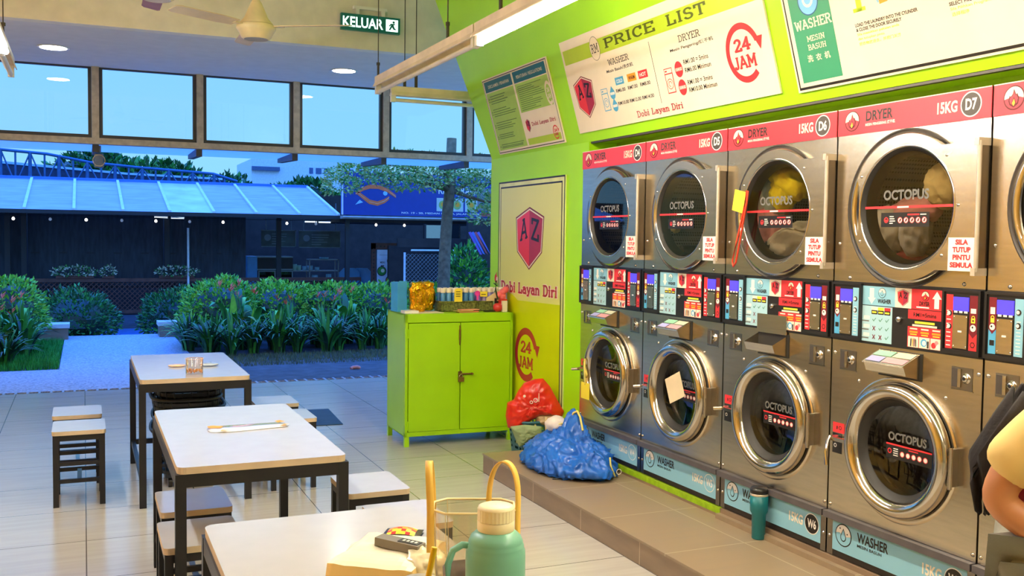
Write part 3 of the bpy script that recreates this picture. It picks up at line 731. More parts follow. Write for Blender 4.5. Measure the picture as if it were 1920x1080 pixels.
def water_logo(b, cx, cz, r, y, white=WHITE):
    b.disc(cx, cz, r, y, INK); b.disc(cx, cz, r * .90, y - .0004, LBLUE)
    b.poly(arcp(cx, cz, r * .9, r * .9, 5, 175, 16) + [(cx - r * .45, cz + r * .16), (cx, cz - r * .1), (cx + r * .45, cz - r * .05)], y - .0007, white)
    dp = [(cx, cz + r * .62), (cx + r * .26, cz + r * .1)] + arcp(cx, cz - r * .2, r * .34, r * .36, 20, -200, 14) + [(cx - r * .26, cz + r * .1)]
    b.poly(dp, y - .001, INK)
    b.poly([(cx + (x - cx) * .78, cz - r * .05 + (z - cz + r * .05) * .8) for x, z in dp], y - .0013, LBLUE)
    b.disc(cx - r * .4, cz + r * .55, r * .08, y - .0012, INK, 8); b.disc(cx + r * .48, cz + r * .2, r * .07, y - .0012, INK, 8)
DKRED = mat('dark_flame_outline', (92, 14, 20), .4)
def flame_logo(b, cx, cz, r, y, base=None):
    base = base or RED
    b.disc(cx, cz, r, y, DKRED); b.disc(cx, cz, r * .88, y - .0004, base)
    b.poly(arcp(cx, cz, r * .9, r * .9, -5, 185, 18) + [(cx - r * .45, cz + r * .02), (cx - r * .2, cz + r * .15), (cx + r * .25, cz + r * .15), (cx + r * .5, cz + r * .05)], y - .0007, CREAM)
    fl = [(cx, cz - r * .8), (cx + r * .42, cz - r * .5), (cx + r * .5, cz - r * .05), (cx + r * .30, cz + r * .35), (cx + r * .2, cz + r * .25), (cx, cz + r * .72), (cx - r * .12, cz + r * .3), (cx - r * .3, cz + r * .1), (cx - r * .4, cz + r * .2), (cx - r * .52, cz - r * .2), (cx - r * .4, cz - r * .55)]
    b.poly(fl, y - .001, DKRED); b.poly([(cx + (x - cx) * .76, cz - r * .1 + (z - cz + r * .1) * .78) for x, z in fl], y - .0014, base)
    b.poly([(cx, cz - r * .74), (cx + r * .26, cz - r * .45), (cx + r * .12, cz - r * .1), (cx, cz + r * .12), (cx - r * .1, cz - r * .2), (cx - r * .2, cz - r * .45)], y - .0018, MAROON)
    b.poly([(cx, cz - r * .66), (cx + r * .14, cz - r * .43), (cx + r * .04, cz - r * .1), (cx - r * .02, cz - r * .22), (cx - r * .14, cz - r * .43)], y - .0022, YEL)
def az_shield(b, cx, cz, w, h, y, font_t=.17, rim=CREAM):
    def sh(k): return [(cx, cz + h / 2 * k), (cx + w / 2 * k, cz + h * .34 * k), (cx + w / 2 * k * .88, cz - h * .22 * k), (cx, cz - h / 2 * k), (cx - w / 2 * k * .88, cz - h * .22 * k), (cx - w / 2 * k, cz + h * .34 * k)]
    b.poly(sh(1.0), y, MAROON); b.poly(sh(.95), y - .0005, rim); s = sh(.90)
    b.poly([s[0], s[5], s[4], s[3]], y - .001, RED); b.poly([s[0], s[1], s[2], s[3]], y - .001, mat('shield_dark_red', (168, 42, 66), .4, var=.01))
    b.text('A', cx - w * .33, cz - h * .06, w * .27, h * .36, y - .0016, INK, 'slab', thick=font_t, shear=.2)
    b.text('Z', cx + w * .06, cz - h * .02, w * .28, h * .36, y - .0016, INK, 'slab', thick=font_t, shear=-.15)
def control(b):
    y = -.003
    b.box(.0045, .7955, -.002, .004, 1.138, 1.397, BLACK)
    b.rect(.182, .363, 1.303, 1.383, y, LBLUE)
    b.poly([(.222, 1.375), (.246, 1.375), (.246, 1.335), (.256, 1.335), (.234, 1.308), (.212, 1.335), (.222, 1.335)], y - .0005, WHITE)
    water_logo(b, .292, 1.357, .021, y - .0005); b.text('WASHER', .268, 1.314, .074, .018, y - .0008, INK, bold=.03)
    b.rect(.363, .449, 1.303, 1.383, y, CREAM); az_shield(b, .406, 1.344, .064, .070, y - .0005, .2)
    b.rect(.449, .609, 1.303, 1.383, y, RED); flame_logo(b, .520, 1.357, .020, y - .0005); b.text('DRYER', .490, 1.318, .052, .017, y - .0008, INK, bold=.03)
    b.rect(.476, .540, 1.309, 1.314, y - .0008, WHITE)
    b.poly([(.565, 1.310), (.588, 1.310), (.588, 1.348), (.600, 1.348), (.577, 1.378), (.554, 1.348), (.565, 1.348)], y - .0006, WHITE)
    # price grid
    b.rect(.176, .350, 1.149, 1.300, y, mat('pale_blue_print', (170, 210, 220), .4, var=.01))
    for k, (c, s) in enumerate(((CREAM, 'COLD'), (YEL, 'WARM'), (RED, 'HOT'))):
        x = .235 + k * .036
        b.rect(x, x + .033, 1.283, 1.296, y - .0005, c); b.rect(x, x + .033, 1.266, 1.283, y - .0005, INK); b.rect(x + .004, x + .028, 1.271, 1.278, y - .0009, YEL)
        for j in range(3):
            zz = 1.243 - j * .036; xx = x + .016
            cross = (k == 0 and j > 0) or (k == 1 and j == 2)
            if cross:
                for s_ in (1, -1): b.poly([(xx - .009, zz - s_ * .008), (xx - .006, zz - s_ * .010), (xx + .009, zz + s_ * .008), (xx + .006, zz + s_ * .010)], y - .0007, MAROON)
            else: b.poly([(xx - .010, zz), (xx - .007, zz + .003), (xx - .002, zz - .003), (xx + .009, zz + .009), (xx + .011, zz + .007), (xx - .002, zz - .008)], y - .0007, mat('tick_green', (96, 150, 130), .4))
    for j in range(3):
        zz = 1.243 - j * .036
        b.rect(.192, .226, zz, zz + .014, y - .0006, WHITE); b.rect(.181, .222, zz - .010, zz - .005, y - .0006, GREYTX)
    # lock
    b.lathe([(.001, -.016), (.010, -.016), (.012, -.012), (.012, -.003)], (.391, 0, 1.255), CHROME, 18, 'y')
    # dryer prices
    b.rect(.434, .607, 1.263, 1.300, y, RED); b.text('RM1=5mins', .462, 1.273, .115, .016, y - .0008, INK, bold=.02)
    b.rect(.470, .570, 1.246, 1.255, y - .0008, YEL); b.rect(.458, .582, 1.234, 1.242, y - .0008, CREAM)
    b.rect(.434, .607, 1.149, 1.232, y, RED)
    for k in range(3):
        x = .438 + k * .057
        b.rect(x + .008, x + .046, 1.221, 1.227, y - .0007, CREAM); b.rect(x + .006, x + .048, 1.207, 1.215, y - .0007, ORANGE); b.rect(x + .010, x + .044, 1.199, 1.203, y - .0007, YEL)
        b.rect(x, x + .053, 1.150, 1.193, y - .0007, CREAM)
        if k == 0:
            for q in range(4): b.poly([(x + .012 + q * .009, 1.153), (x + .017 + q * .009, 1.153), (x + .019 + q * .008, 1.180), (x + .016 + q * .006, 1.188), (x + .013 + q * .008, 1.180)], y - .0011, [INK, ORANGE, MAROON, INK][q])
        elif k == 1:
            b.disc(x + .024, 1.172, .016, y - .0011, SKYB, 16); b.disc(x + .026, 1.171, .010, y - .0014, WHITE, 12); b.rect(x + .040, x + .050, 1.152, 1.180, y - .0011, DKGREY)
        else:
            b.disc(x + .016, 1.166, .012, y - .0011, RED, 12); b.disc(x + .030, 1.176, .010, y - .0011, mat('rose_print', (240, 150, 150), .4), 12); b.disc(x + .040, 1.163, .011, y - .0011, WHITE, 12)
def header(num):
    def f(b):
        y = -.004
        b.box(.0045, .7955, -.004, .0, 2.028, 2.143, PINKRED)
        b.rect(.0045, .7955, 2.139, 2.143, y - .0006, CREAM)
        flame_logo(b, .090, 2.086, .044, y - .0006, PINKRED)
        b.text('DRYER', .170, 2.078, .150, .042, y - .0008, DKGREY if num in (4, 5) else INK, bold=.028)
        b.text('MESIN PENGERING 烘干机', .168, 2.056, .165, .015, y - .0008, WHITE, bold=.02)
        b.text('15KG', .548, 2.064, .096, .045, y - .0008, CREAM, bold=.035)
        b.disc(.706, 2.086, .048, y - .0006, WHITE); b.disc(.706, 2.086, .043, y - .0009, DKGREY)
        b.text('D%d' % num, .681, 2.064, .052, .044, y - .0012, WHITE, bold=.035)
    return f
def base(num):
    def f(b):
        y = -.002
        b.box(.0045, .7955, -.030, .012, .345, .374, GREYPL)
        b.box(.0045, .040, -.001, .012, .178, .345, TRIMS); b.box(.762, .7955, -.001, .012, .178, .345, TRIMS)
        b.box(.040, .762, -.002, .012, .205, .345, LBLUE); b.box(.040, .762, .0, .012, .178, .205, INK)
        water_logo(b, .108, .283, .050, y - .0006)
        b.text('WASHER', .190, .276, .178, .044, y - .0008, INK, bold=.025)
        b.text('MESIN BASUH', .192, .256, .140, .013, y - .0008, INK, bold=.02)
        b.text('15KG', .548, .255, .096, .046, y - .0008, CREAM, bold=.03)
        b.disc(.704, .278, .048, y - .0006, WHITE); b.disc(.704, .278, .044, y - .0009, LBLUE if num in (4, 5) else INK)
        b.text('W%d' % num, .676, .258, .058, .042, y - .0012, WHITE, bold=.03)
    return f
MACH = {}
LBL = {4: 'stainless stacked washer-dryer numbered D4 and W4 next to the green pier', 5: 'stainless stacked washer-dryer numbered D5 and W5 with a paper note on the lower door',
       6: 'stainless stacked washer-dryer numbered D6 and W6 with its soap lid raised', 7: 'stainless stacked washer-dryer numbered D7 and W7, nearest one seen whole',
       8: 'stacked washer-dryer cut by the right edge of the picture behind the person'}
for k, num in enumerate((4, 5, 6, 7, 8)):
    yl = 2.5884 + .8 * (8 - num) - .0
    t = empty('stacked_washer_dryer', (3.041, yl, 0), (0, 0, -pi / 2), LBL[num], 'washing machine', 'row of stacked washer-dryers')
    MACH[num] = t
    part('cab', t, 'cabinet', cabinet)
    part('h%d' % num, t, 'header_panel', header(num))
    part('b%d' % num, t, 'base_panel', base(num))
    part('ctl', t, 'control_panel', control)
    for sd, x0 in (('L', .006), ('R', .612)):
        c = part('coin' + sd, t, 'coin_acceptor', coin_unit(x0, sd)); part('lcd' + sd, c, 'display_screen', lcd(x0), label='lit blue display')
    d = part('dd', t, 'dryer_door', dryer_door); part('dg', d, 'porthole_glass', dryer_glass); part('dd2', d, 'door_decal', decals(.438, DZ - .0, .2, DZ - .075, .226))
    part('ds', d, 'notice_sticker', sticker); part('dh', d, 'hinge', dhinge)
    part('ddr', t, 'dryer_drum', drum(.275, .62, DX, DZ))
    w = part('wd', t, 'washer_door', wdoor); part('wg', w, 'porthole_glass', wglass); part('wdc', w, 'door_decal', wdecals); part('wh', w, 'hinge', whinge)
    part('wl%d' % (num > 6), t, 'door_latch', wlatch(num > 6))
    part('wdr', t, 'washer_drum', wdrum)
    s = part('soap', t, 'soap_dispenser', soap_body); part('lid%d' % (num == 6), s, 'dispenser_lid', soap_lid(num == 6))
    part('cupL', t, 'coin_box_lock', lockcup(.054)); part('cupR', t, 'coin_box_lock', lockcup(.656))
# ================================================================ boards on the bulkhead (u to the right = -y, v up the slope)
def slope_board(name, yl, v0, w, h, label, cat='sign'):
    n = sqrt(1 + SLP * SLP)
    off = 0.012                                                # stands proud of the wall
    x = WX - SLP * v0 / n - off / n; z = BZ + v0 / n - off * SLP / n
    return empty(name, (x, yl, z), (TH, 0, -pi / 2), label, cat)
def U(y0):                                                      # world y -> board u
    return lambda y: y0 - y
# --- price list
t = slope_board('price_board', 5.884, .045, 2.07, .60, 'cream PRICE LIST board with green band on the sloping green bulkhead')
b = MB(); W, H = 2.072, .61
b.box(0, W, 0, .010, 0, H, CREAM)
u = U(5.884); dv = .045; y = -.0008
b.rect(.025, W - .03, .455, .548, y, LIMEP)
b.disc(u(5.436), .543 - dv, .062, y - .0006, DKGREY, rz=.075); b.disc(u(5.436), .543 - dv, .059, y - .0009, CREAM, rz=.072)
b.text('RM', u(5.436) - .045, .515 - dv, .09, .058, y - .0013, DKGREY, 'slab', thick=.13)
b.text('PRICE', u(5.317), .520 - dv, .58, .062, y - .0008, mat('olive_text', (84, 96, 10), .4), 'slab', thick=.16)
b.text('LIST', u(4.62), .520 - dv, .376, .062, y - .0008, MATS['olive_text'], 'slab', thick=.16)
b.text('WASHER', u(5.321), .415 - dv, .25, .038, y, DKGREY, 'slab', thick=.12)
b.text('Mesin Basuh/洗衣机', u(5.359), .373 - dv, .315, .024, y, INK, bold=.014)
for yy, c, s in ((5.235, SKYB, 'COLD'), (5.091, ORANGE, 'WARM'), (4.963, RED, 'HOT')):
    b.rect(u(yy) - .05, u(yy) + .05, .289 - dv, .335 - dv, y, c); b.text(s, u(yy) - .035, .300 - dv, .07, .022, y - .0006, INK if s == 'WARM' else WHITE, bold=.02)
for i, s in enumerate(('RM6.00', 'RM7.00', 'RM8.00')): b.text(s, u(5.298) + i * .142, .245 - dv, .11, .022, y, INK, bold=.016)
for i, s in enumerate(('RM10.00', 'RM12.00', 'RM14.00')): b.text(s, u(5.307) + i * .142, .168 - dv, .128, .022, y, INK, bold=.016)
for v in (.250, .173): 
    b.poly([(u(5.347) + a, v - dv + c) for a, c in ((0, .045), (.028, .01))] + [(u(5.347) + q[0], v - dv + q[1]) for q in arcp(0, -.008, .032, .030, 20, -200, 12)] + [(u(5.347) - .028, v - dv + .01)], y, SKYB)
    b.rect(u(5.347) - .026, u(5.347) + .026, v - .010 - dv, v + .006 - dv, y - .0006, WHITE)
def machine_icon(b, x, v, c, y):
    b.rect(x, x + .08, v, v + .14, y, c); b.rect(x + .006, x + .074, v + .006, v + .106, y - .0005, CREAM); b.rect(x + .004, x + .076, v + .112, v + .136, y - .0005, CREAM)
    b.ring(x + .04, v + .052, .030, .004, y - .001, c, n=20); b.ring(x + .04, v + .052, .016, .004, y - .001, c, n=16, a1=270); b.rect(x + .01, x + .03, v + .120, v + .128, y - .001, c)
machine_icon(b, u(5.483), .150 - dv, SKYB, y)
b.rect(u(4.834) - .002, u(4.834) + .002, .124 - dv, .477 - dv, y, INK)
b.text('DRYER', u(4.545), .420 - dv, .205, .038, y, DKGREY, 'slab', thick=.12)
b.text('Mesin Pengering/烘干机', u(4.642), .378 - dv, .40, .024, y, INK, bold=.014)
machine_icon(b, u(4.745), .165 - dv, RED, y)
for v in (.283, .183): b.disc(u(4.598), v - dv, .038, y, RED, rz=.044); b.rect(u(4.598) - .034, u(4.598) + .034, v - .010 - dv, v + .010 - dv, y - .0006, mat('rose_print2', (250, 150, 140), .4)); 
b.text('15KG', u(4.598) - .028, .276 - dv, .056, .014, y - .001, WHITE); b.text('25KG', u(4.598) - .028, .176 - dv, .056, .014, y - .001, WHITE)
for v, s, w in ((.299, 'RM1.00 = 5mins', .228), (.255, 'RM6.00 Minimun', .238), (.188, 'RM1.00 = 3mins', .228), (.147, 'RM10.00 Minimun', .255)):
    b.text(s, u(4.542), v - dv, w, .026, y, INK, bold=.014)
b.text('Dobi Layan Diri', u(5.121), .064 - dv, .492, .046, y, mat('dusky_red_print', (178, 30, 52), .4), 'slab', thick=.13)
az_shield(b, u(5.693), .27 - dv, .255, .275, y, .17)
def jam(b, cx, cz, r, rz, wd, y, m, tw, th, a0=-52, a1=0):
    # open circle with an arrow on the right
    v = []; n = 40
    for k in range(n + 1):
        t = radians(20 + (290 - 0) * k / n)
        v += [(cx + r * cos(t), y, cz + rz * sin(t)), (cx + (r - wd) * cos(t), y, cz + (rz - wd * rz / r) * sin(t))]
    b.add(v, [(2 * k, 2 * k + 1, 2 * k + 3, 2 * k + 2) for k in range(n)], m)
    b.poly([(cx + r * .70, cz + rz * .42), (cx + r * 1.18, cz + rz * .42), (cx + r * .98, cz - rz * .02)], y - .0002, m)
    b.text('24', cx - tw / 2, cz + th * .12, tw, th, y - .0004, m, 'slab', thick=.2)
    b.text('JAM', cx - tw * .66, cz - th * 1.14, tw * 1.32, th, y - .0004, m, 'slab', thick=.2)
jam(b, u(4.025), .276 - dv, .138, .148, .03, y, RED, .135, .068)
b.build('board', t)
# --- laundry rules
t = slope_board('rules_poster', 7.288, .006, 1.17, .60, 'green and blue laundry rules poster at the far end of the sloping bulkhead', 'poster')
b = MB(); W, H = 1.168, .602
b.box(0, W, 0, .010, 0, H, CREAM); y = -.0008
b.rect(.008, W - .008, .010, .016, y, INK); b.rect(.008, W - .008, H - .016, H - .010, y, INK); b.rect(.008, .013, .010, H - .010, y, INK); b.rect(W - .013, W - .008, .010, H - .010, y, INK)
b.rect(.030, .555, .030, .488, y, LEAFP); b.rect(.030, .555, .495, .578, y, TEAL)
b.rect(.585, W - .035, .275, .488, y, LEAFP); b.rect(.585, W - .035, .495, .578, y, TEAL); b.rect(.585, W - .035, .030, .078, y, LIMEP)
b.text('DISCLAIMER / PENAFIAN', .10, .522, .40, .024, y - .0006, CREAM); b.text('PERATURAN / REGULATIONS', .64, .522, .44, .024, y - .0006, CREAM)
OL = mat('olive_small_text', (96, 130, 40), .5)
rnd = random.Random(4)
for j, v in enumerate((.455, .435, .415, .398, .350, .332, .314, .298, .245, .227, .210, .195, .150, .135, .120, .070, .055, .045)):
    if v in (.435, .415, .332, .314, .227, .210, .135, .120, .055): b.disc(.062, v + .004, .006, y - .0006, INK, 8)
    b.rect(.085, .085 + rnd.uniform(.25, .44), v, v + .006, y - .0006, OL)
for j in range(13): b.rect(.615, .615 + rnd.uniform(.2, .46), .462 - j * .0145, .467 - j * .0145, y - .0006, OL)
jam(b, 1.10, .36, .05, .085, .014, y - .0008, CREAM, .04, .035)
az_shield(b, .650, .172, .075, .10, y, .2); b.text('Dobi Layan Diri', .712, .158, .40, .034, y, MATS['dusky_red_print'], 'slab', thick=.14)
jam(b, 1.07, .085, .045, .050, .008, y - .0012, RED, .045, .022)
b.build('board', t)
# --- washer instructions, upper right
t = slope_board('instruction_board', 3.688, .028, 4.6, .66, 'large cream washer instruction board with a green side panel, upper right')
b = MB(); W, H = 4.6, .66; u = U(3.688); dv = .028; y = -.0008
b.box(0, W, 0, .010, 0, H, CREAM)
b.rect(.012, W - .012, .010, .022, y, INK); b.rect(.012, .020, .010, H - .01, y, INK); b.rect(.012, W - .012, H - .022, H - .010, y, INK)
b.rect(.045, .300, .040, H - .04, y, SIGNG)
b.disc(.172, .395, .065, y - .0006, mat('navy_print', (30, 80, 140), .4)); b.disc(.172, .395, .060, y - .0009, mat('bubble_blue', (120, 190, 240), .4)); b.ring(.172, .40, .034, .012, y - .0012, WHITE, 150, 400, 20)
b.text('WASHER', u(3.629), .275, .24, .045, y - .0006, CREAM, 'slab', thick=.17)
b.text('MESIN', u(3.566), .218, .115, .026, y - .0006, CREAM, 'slab', thick=.15)
b.text('BASUH', u(3.568), .180, .118, .026, y - .0006, CREAM, 'slab', thick=.15)
for i, c in enumerate('洗衣机'): b.text(c, u(3.585) + i * .055, .128, .036, .032, y - .0006, CREAM, bold=.02)
# figure 1 with laundry
b.rect(u(3.259), u(3.189), .286, .302, y, LIMEP); b.rect(u(3.238), u(3.208), .286, .46, y, LIMEP); b.poly([(u(3.238), .46), (u(3.26), .43), (u(3.26), .42), (u(3.238), .435)], y, LIMEP)
b.poly([(u(3.145), .36), (u(3.12), .30), (u(3.105), .30), (u(3.11), .37)], y, LBLUE); b.poly([(u(3.115), .38), (u(3.11), .293), (u(3.065), .297), (u(3.07), .39)], y - .0003, ORANGE)
b.ring(u(3.0), .345, .045, .005, y, DKGREY, 150, 390, 20); b.ring(u(3.02), .33, .03, .004, y, DKGREY)
b.text('LOAD THE LAUNDRY INTO THE CYLINDER', u(3.263), .226, .338, .0145, y, INK, bold=.03)
b.text('& CLOSE THE DOOR SECURELY', u(3.262), .206, .250, .0145, y, INK, bold=.03)
b.text('Sila masukkan pakaian anda', u(3.261), .186, .232, .0135, y, LIMETX); b.text('dan tutupkan pintu.', u(3.260), .167, .15, .0135, y, LIMETX)
b.text('把衣物放进去，并把门关紧', u(3.259), .146, .23, .015, y, LIMETX)
b.text('SELECT PROGRAM', u(2.775), .212, .16, .0145, y, INK, bold=.03); b.text('Sila Pilihkan Program', u(2.773), .192, .18, .0135, y, LIMETX); b.text('选择程序', u(2.770), .172, .08, .015, y, LIMETX)
b.text('2', u(2.78), .29, .07, .14, y, LIMEP, 'slab')
b.build('board', t)
# --- panel on the pier, flat on the wall plane x = 3.09
def wall_board(name, yl, z, label, cat='sign', x=WX, off=.012): return empty(name, (x - off, yl, z), (0, 0, -pi / 2), label, cat)
t = wall_board('door_panel', 7.302, .03, 'tall yellow lettered panel with red shield on the green pier', 'sign')
b = MB(); W = 1.185; H = 1.985; y = -.0008
PANEL = mat('pale_lime_panel', (222, 224, 128), .3, var=.02, scale=1.2); PANEL2 = mat('lime_panel_lower', (206, 220, 10), .3, var=.04, scale=2)
def zz(z): return z - .03
def uu(yy): return 7.302 - yy
b.box(0, W, 0, .011, 0, H, mat('panel_cream_border', (226, 230, 150), .3))
b.rect(0, W, H - .012, H, y, INK); b.rect(0, .012, 0, H, y, INK); b.rect(W - .012, W, 0, H, y, INK)
b.rect(.040, W - .040, .0, H - .040, y - .0003, INK); b.rect(.050, W - .052, .0, H - .052, y - .0006, PANEL)
b.poly([(.050, 0), (W - .052, 0), (W - .052, zz(1.10)), (.40, zz(1.09)), (.30, zz(1.13)), (.050, zz(1.16))], y - .0009, PANEL2)
az_shield(b, uu(6.70), zz(1.568), .51, .474, y - .0010, .15)
for k, (m_, th, dy) in enumerate(((CREAM, .36, 0), (MATS['dusky_red_print'], .21, -.0006))):
    b.text('Dobi Layan Diri', uu(7.232) - (.012 if k == 0 else 0), zz(1.128) - (.006 if k == 0 else 0), 1.02 + (.024 if k == 0 else 0), .104 + (.012 if k == 0 else 0), y - .0014 + dy, m_, 'slab', thick=th, shear=-.0)
jam(b, uu(6.735), zz(.685), .205, .205, .052, y - .0014, MATS['dusky_red_print'], .20, .095)
b.build('board', t)
# fruit sticker beside it
t = wall_board('wall_sticker', 7.405, 1.195, 'small red apple sticker on the green pier above the cabinet', 'sticker', off=.002)
b = MB(); b.disc(.05, .035, .032, -.0006, mat('peach_print', (246, 200, 120), .5)); b.poly(arcp(.035, .045, .028, .036, 0, 360, 16), -.0010, RED); b.poly([(.03, .078), (.05, .10), (.055, .085)], -.0012, RED)
b.poly([(.045, .02), (.07, .035), (.06, .06), (.045, .05)], -.0012, WHITE); b.build('print', t)
# ================================================================ tables and stools
def rr(x0, x1, y0, y1, r, n=5):
    p = []
    for cx_, cy_, a in ((x1 - r, y1 - r, 0), (x0 + r, y1 - r, 90), (x0 + r, y0 + r, 180), (x1 - r, y0 + r, 270)):
        p += arcp(cx_, cy_, r, r, a, a + 90, n)
    return p
def slab_top(b, w, l, r, z0, z1, top, edge):
    p = rr(-w / 2, w / 2, -l / 2, l / 2, r); n = len(p)
    v = [(x, y, z0) for x, y in p] + [(x, y, z1) for x, y in p]
    b.add(v, [tuple(reversed(range(n)))], edge); b.add(v, [tuple(range(n, 2 * n))], top)
    b.add(v, [(i, (i + 1) % n, n + (i + 1) % n, n + i) for i in range(n)], edge)
def table(x, y, label):
    t = empty('bench_table', (x, y, 0), label=label, cat='table', group='white topped tables')
    w, l = .61, 1.235
    b = MB(); slab_top(b, w, l, .03, .713, .738, TABLE, PLY); b.build('tabletop', t)
    b = MB(); a, c = w / 2 - .012, l / 2 - .02
    for s in (-1, 1):
        b.box(-a, a, s * c - .018, s * c + .018, .665, .7125, FRAME); b.box(s * a - .0175, s * a + .0175, -c, c, .665, .7125, FRAME)
    b.build('apron', t)
    b = MB()
    b.box(-a + .02, a - .02, c - .012, c + .012, .13, .165, FRAME); b.box(-a + .02, a - .02, -c - .012, -c + .012, .13, .165, FRAME) if False else None
    b.box(-a - .012, -a + .012, -c + .02, c - .02, .13, .16, FRAME)
    b.box(a - .012, a + .012, -c + .02, c - .02, .13, .16, FRAME)
    b.build('stretcher', t)
    for sx in (-1, 1):
        for sy in (-1, 1):
            b = MB(); b.box(sx * a - .019, sx * a + .019, sy * c - .019, sy * c + .019, 0, .712, FRAME); b.build('leg', t)
    return t
table(.592, 6.498, 'farthest white topped table, with the snack jar on it')
table(.602, 4.222, 'middle white topped table, with the flat plastic packet on it')
table(.612, 2.245, 'nearest white topped table, with the flask and tissue pack on it')
def stool(x, y, label, rz=0):
    t = empty('stool', (x, y, 0), (0, 0, rz), label, 'stool', 'white topped black stools')
    w, l = .285, .36; h = .438
    b = MB(); slab_top(b, w, l, .022, h - .024, h, TABLE, PLY); b.build('seat', t)
    a, c = w / 2 - .02, l / 2 - .025
    b = MB()
    for s in (-1, 1):
        b.box(-a, a, s * c - .014, s * c + .014, h - .058, h - .0245, FRAME); b.box(s * a - .014, s * a + .014, -c, c, h - .058, h - .0245, FRAME)
    b.build('apron', t)
    b = MB()
    for zz_ in (.135, .235):
        b.box(-a, a, -c - .009, -c + .009, zz_, zz_ + .022, FRAME); b.box(-a, a, c - .009, c + .009, zz_, zz_ + .022, FRAME)
    b.box(-a - .008, -a + .008, -c, c, .135, .157, FRAME); b.box(a - .008, a + .008, -c, c, .135, .157, FRAME)
    b.box(-.012, .012, -c, c, .14, .152, TRIMS)
    b.build('stretcher', t)
    for sx in (-1, 1):
        for sy in (-1, 1):
            b = MB(); b.box(sx * a - .015, sx * a + .015, sy * c - .015, sy * c + .015, 0, h - .0245, FRAME); b.build('leg', t)
    return t
stool(-.033, 6.24, 'front stool of the two standing alone on the left')
stool(-.045, 6.765, 'rear stool of the two standing alone on the left')
stool(.418, 4.315, 'stool tucked under the left side of the middle table, rear one')
stool(.395, 3.83, 'stool tucked under the left side of the middle table, front one')
stool(1.195, 4.33, 'stool right of the middle table corner')
stool(1.185, 6.76, 'stool behind the middle table, right of the far table')
stool(1.18, 6.18, 'stool half hidden behind the right edge of the middle table')
stool(1.20, 3.78, 'stool whose seat edge shows behind the nearest table')

# dark mat on the floor
b = MB(); b.box(-.13, .13, -.38, .38, 0, .006, mat('blue_grey_mat', (40, 74, 98), .8, bump=.3, bscale=150))
o = b.build('floor_mat', label='dark blue door mat lying on the pale tiles', cat='mat'); o.location = (1.865, 8.35, 0.0005); o.rotation_euler = (0, 0, radians(-4))

# ================================================================ green steel cabinet
t = empty('steel_cabinet', (2.18, 6.93, 0), (0, 0, radians(-1.2)), 'lime green two-door steel cabinet standing at the shop front', 'cabinet')
W, D, Z0, Z1 = .865, .50, .075, .995
b = MB()
b.box(0, W, 0, .035, Z0, Z0 + .035, LIME_CAB); b.box(0, W, 0, .035, Z1 - .065, Z1, LIME_CAB); b.box(0, .022, 0, .035, Z0, Z1, LIME_CAB); b.box(W - .022, W, 0, .035, Z0, Z1, LIME_CAB)
b.box(0, .012, .035, D, Z0, Z1, LIME_CAB); b.box(W - .012, W, .035, D, Z0, Z1, LIME_CAB); b.box(0, W, .035, D, Z1 - .014, Z1, LIME_CAB); b.box(0, W, D - .01, D, Z0, Z1, LIME_CAB); b.box(0, W, .035, D, Z0, Z0 + .012, LIME_CAB)
b.build('body', t, bevel=.003)
HW = mat('hasp_brown', (124, 96, 40), .5, metal=.5, var=.1)
for i, (a, c) in enumerate(((.026, W / 2 - .003), (W / 2 + .003, W - .026))):
    b = MB(); b.box(a, c, -.004, .016, Z0 + .037, Z1 - .070, LIME_CAB); b.box(a + .003, c - .003, .016, .03, Z0 + .04, Z1 - .073, DARKIN); d = b.build('door', t, bevel=.002)
    hx = .021 if i == 0 else W - .021
    for zz_ in (.16, .85):
        b = MB(); b.cyl((hx, -.004, zz_ - .035), (hx, -.004, zz_ + .035), .0065, LIME_CAB, 8); b.build('hinge', d)
b = MB(); xx = W / 2
b.box(xx - .010, xx - .003, -.012, -.004, Z1 - .24, Z1 - .09, HW); b.cyl((xx - .007, -.014, Z1 - .20), (xx - .007, -.014, Z1 - .12), .008, HW, 8)
b.cyl((xx - .02, -.016, .535), (xx + .09, -.016, .535), .0065, HW, 8); b.cyl((xx + .09, -.016, .535), (xx + .09, -.032, .535), .009, HW, 8)
b.box(xx - .016, xx + .012, -.014, -.004, .505, .555, HW); b.build('bolt_latch', t)
b = MB(); b.box(xx - .022, xx + .022, -.034, -.018, .478, .512, HW); b.tube([(xx - .013, -.026, .51)] + [(xx + .013 * cos(radians(a)), -.026, .515 + .02 * sin(radians(a))) for a in range(180, -1, -30)], .003, CHROME, 6); b.build('padlock', t)
for (a, c) in ((.018, .018), (W - .018, .018), (.018, D - .018), (W - .018, D - .018)):
    b = MB(); b.box(a - .017, a + .017, c - .017, c + .017, 0, Z0, LIME_CAB); b.build('leg', t)

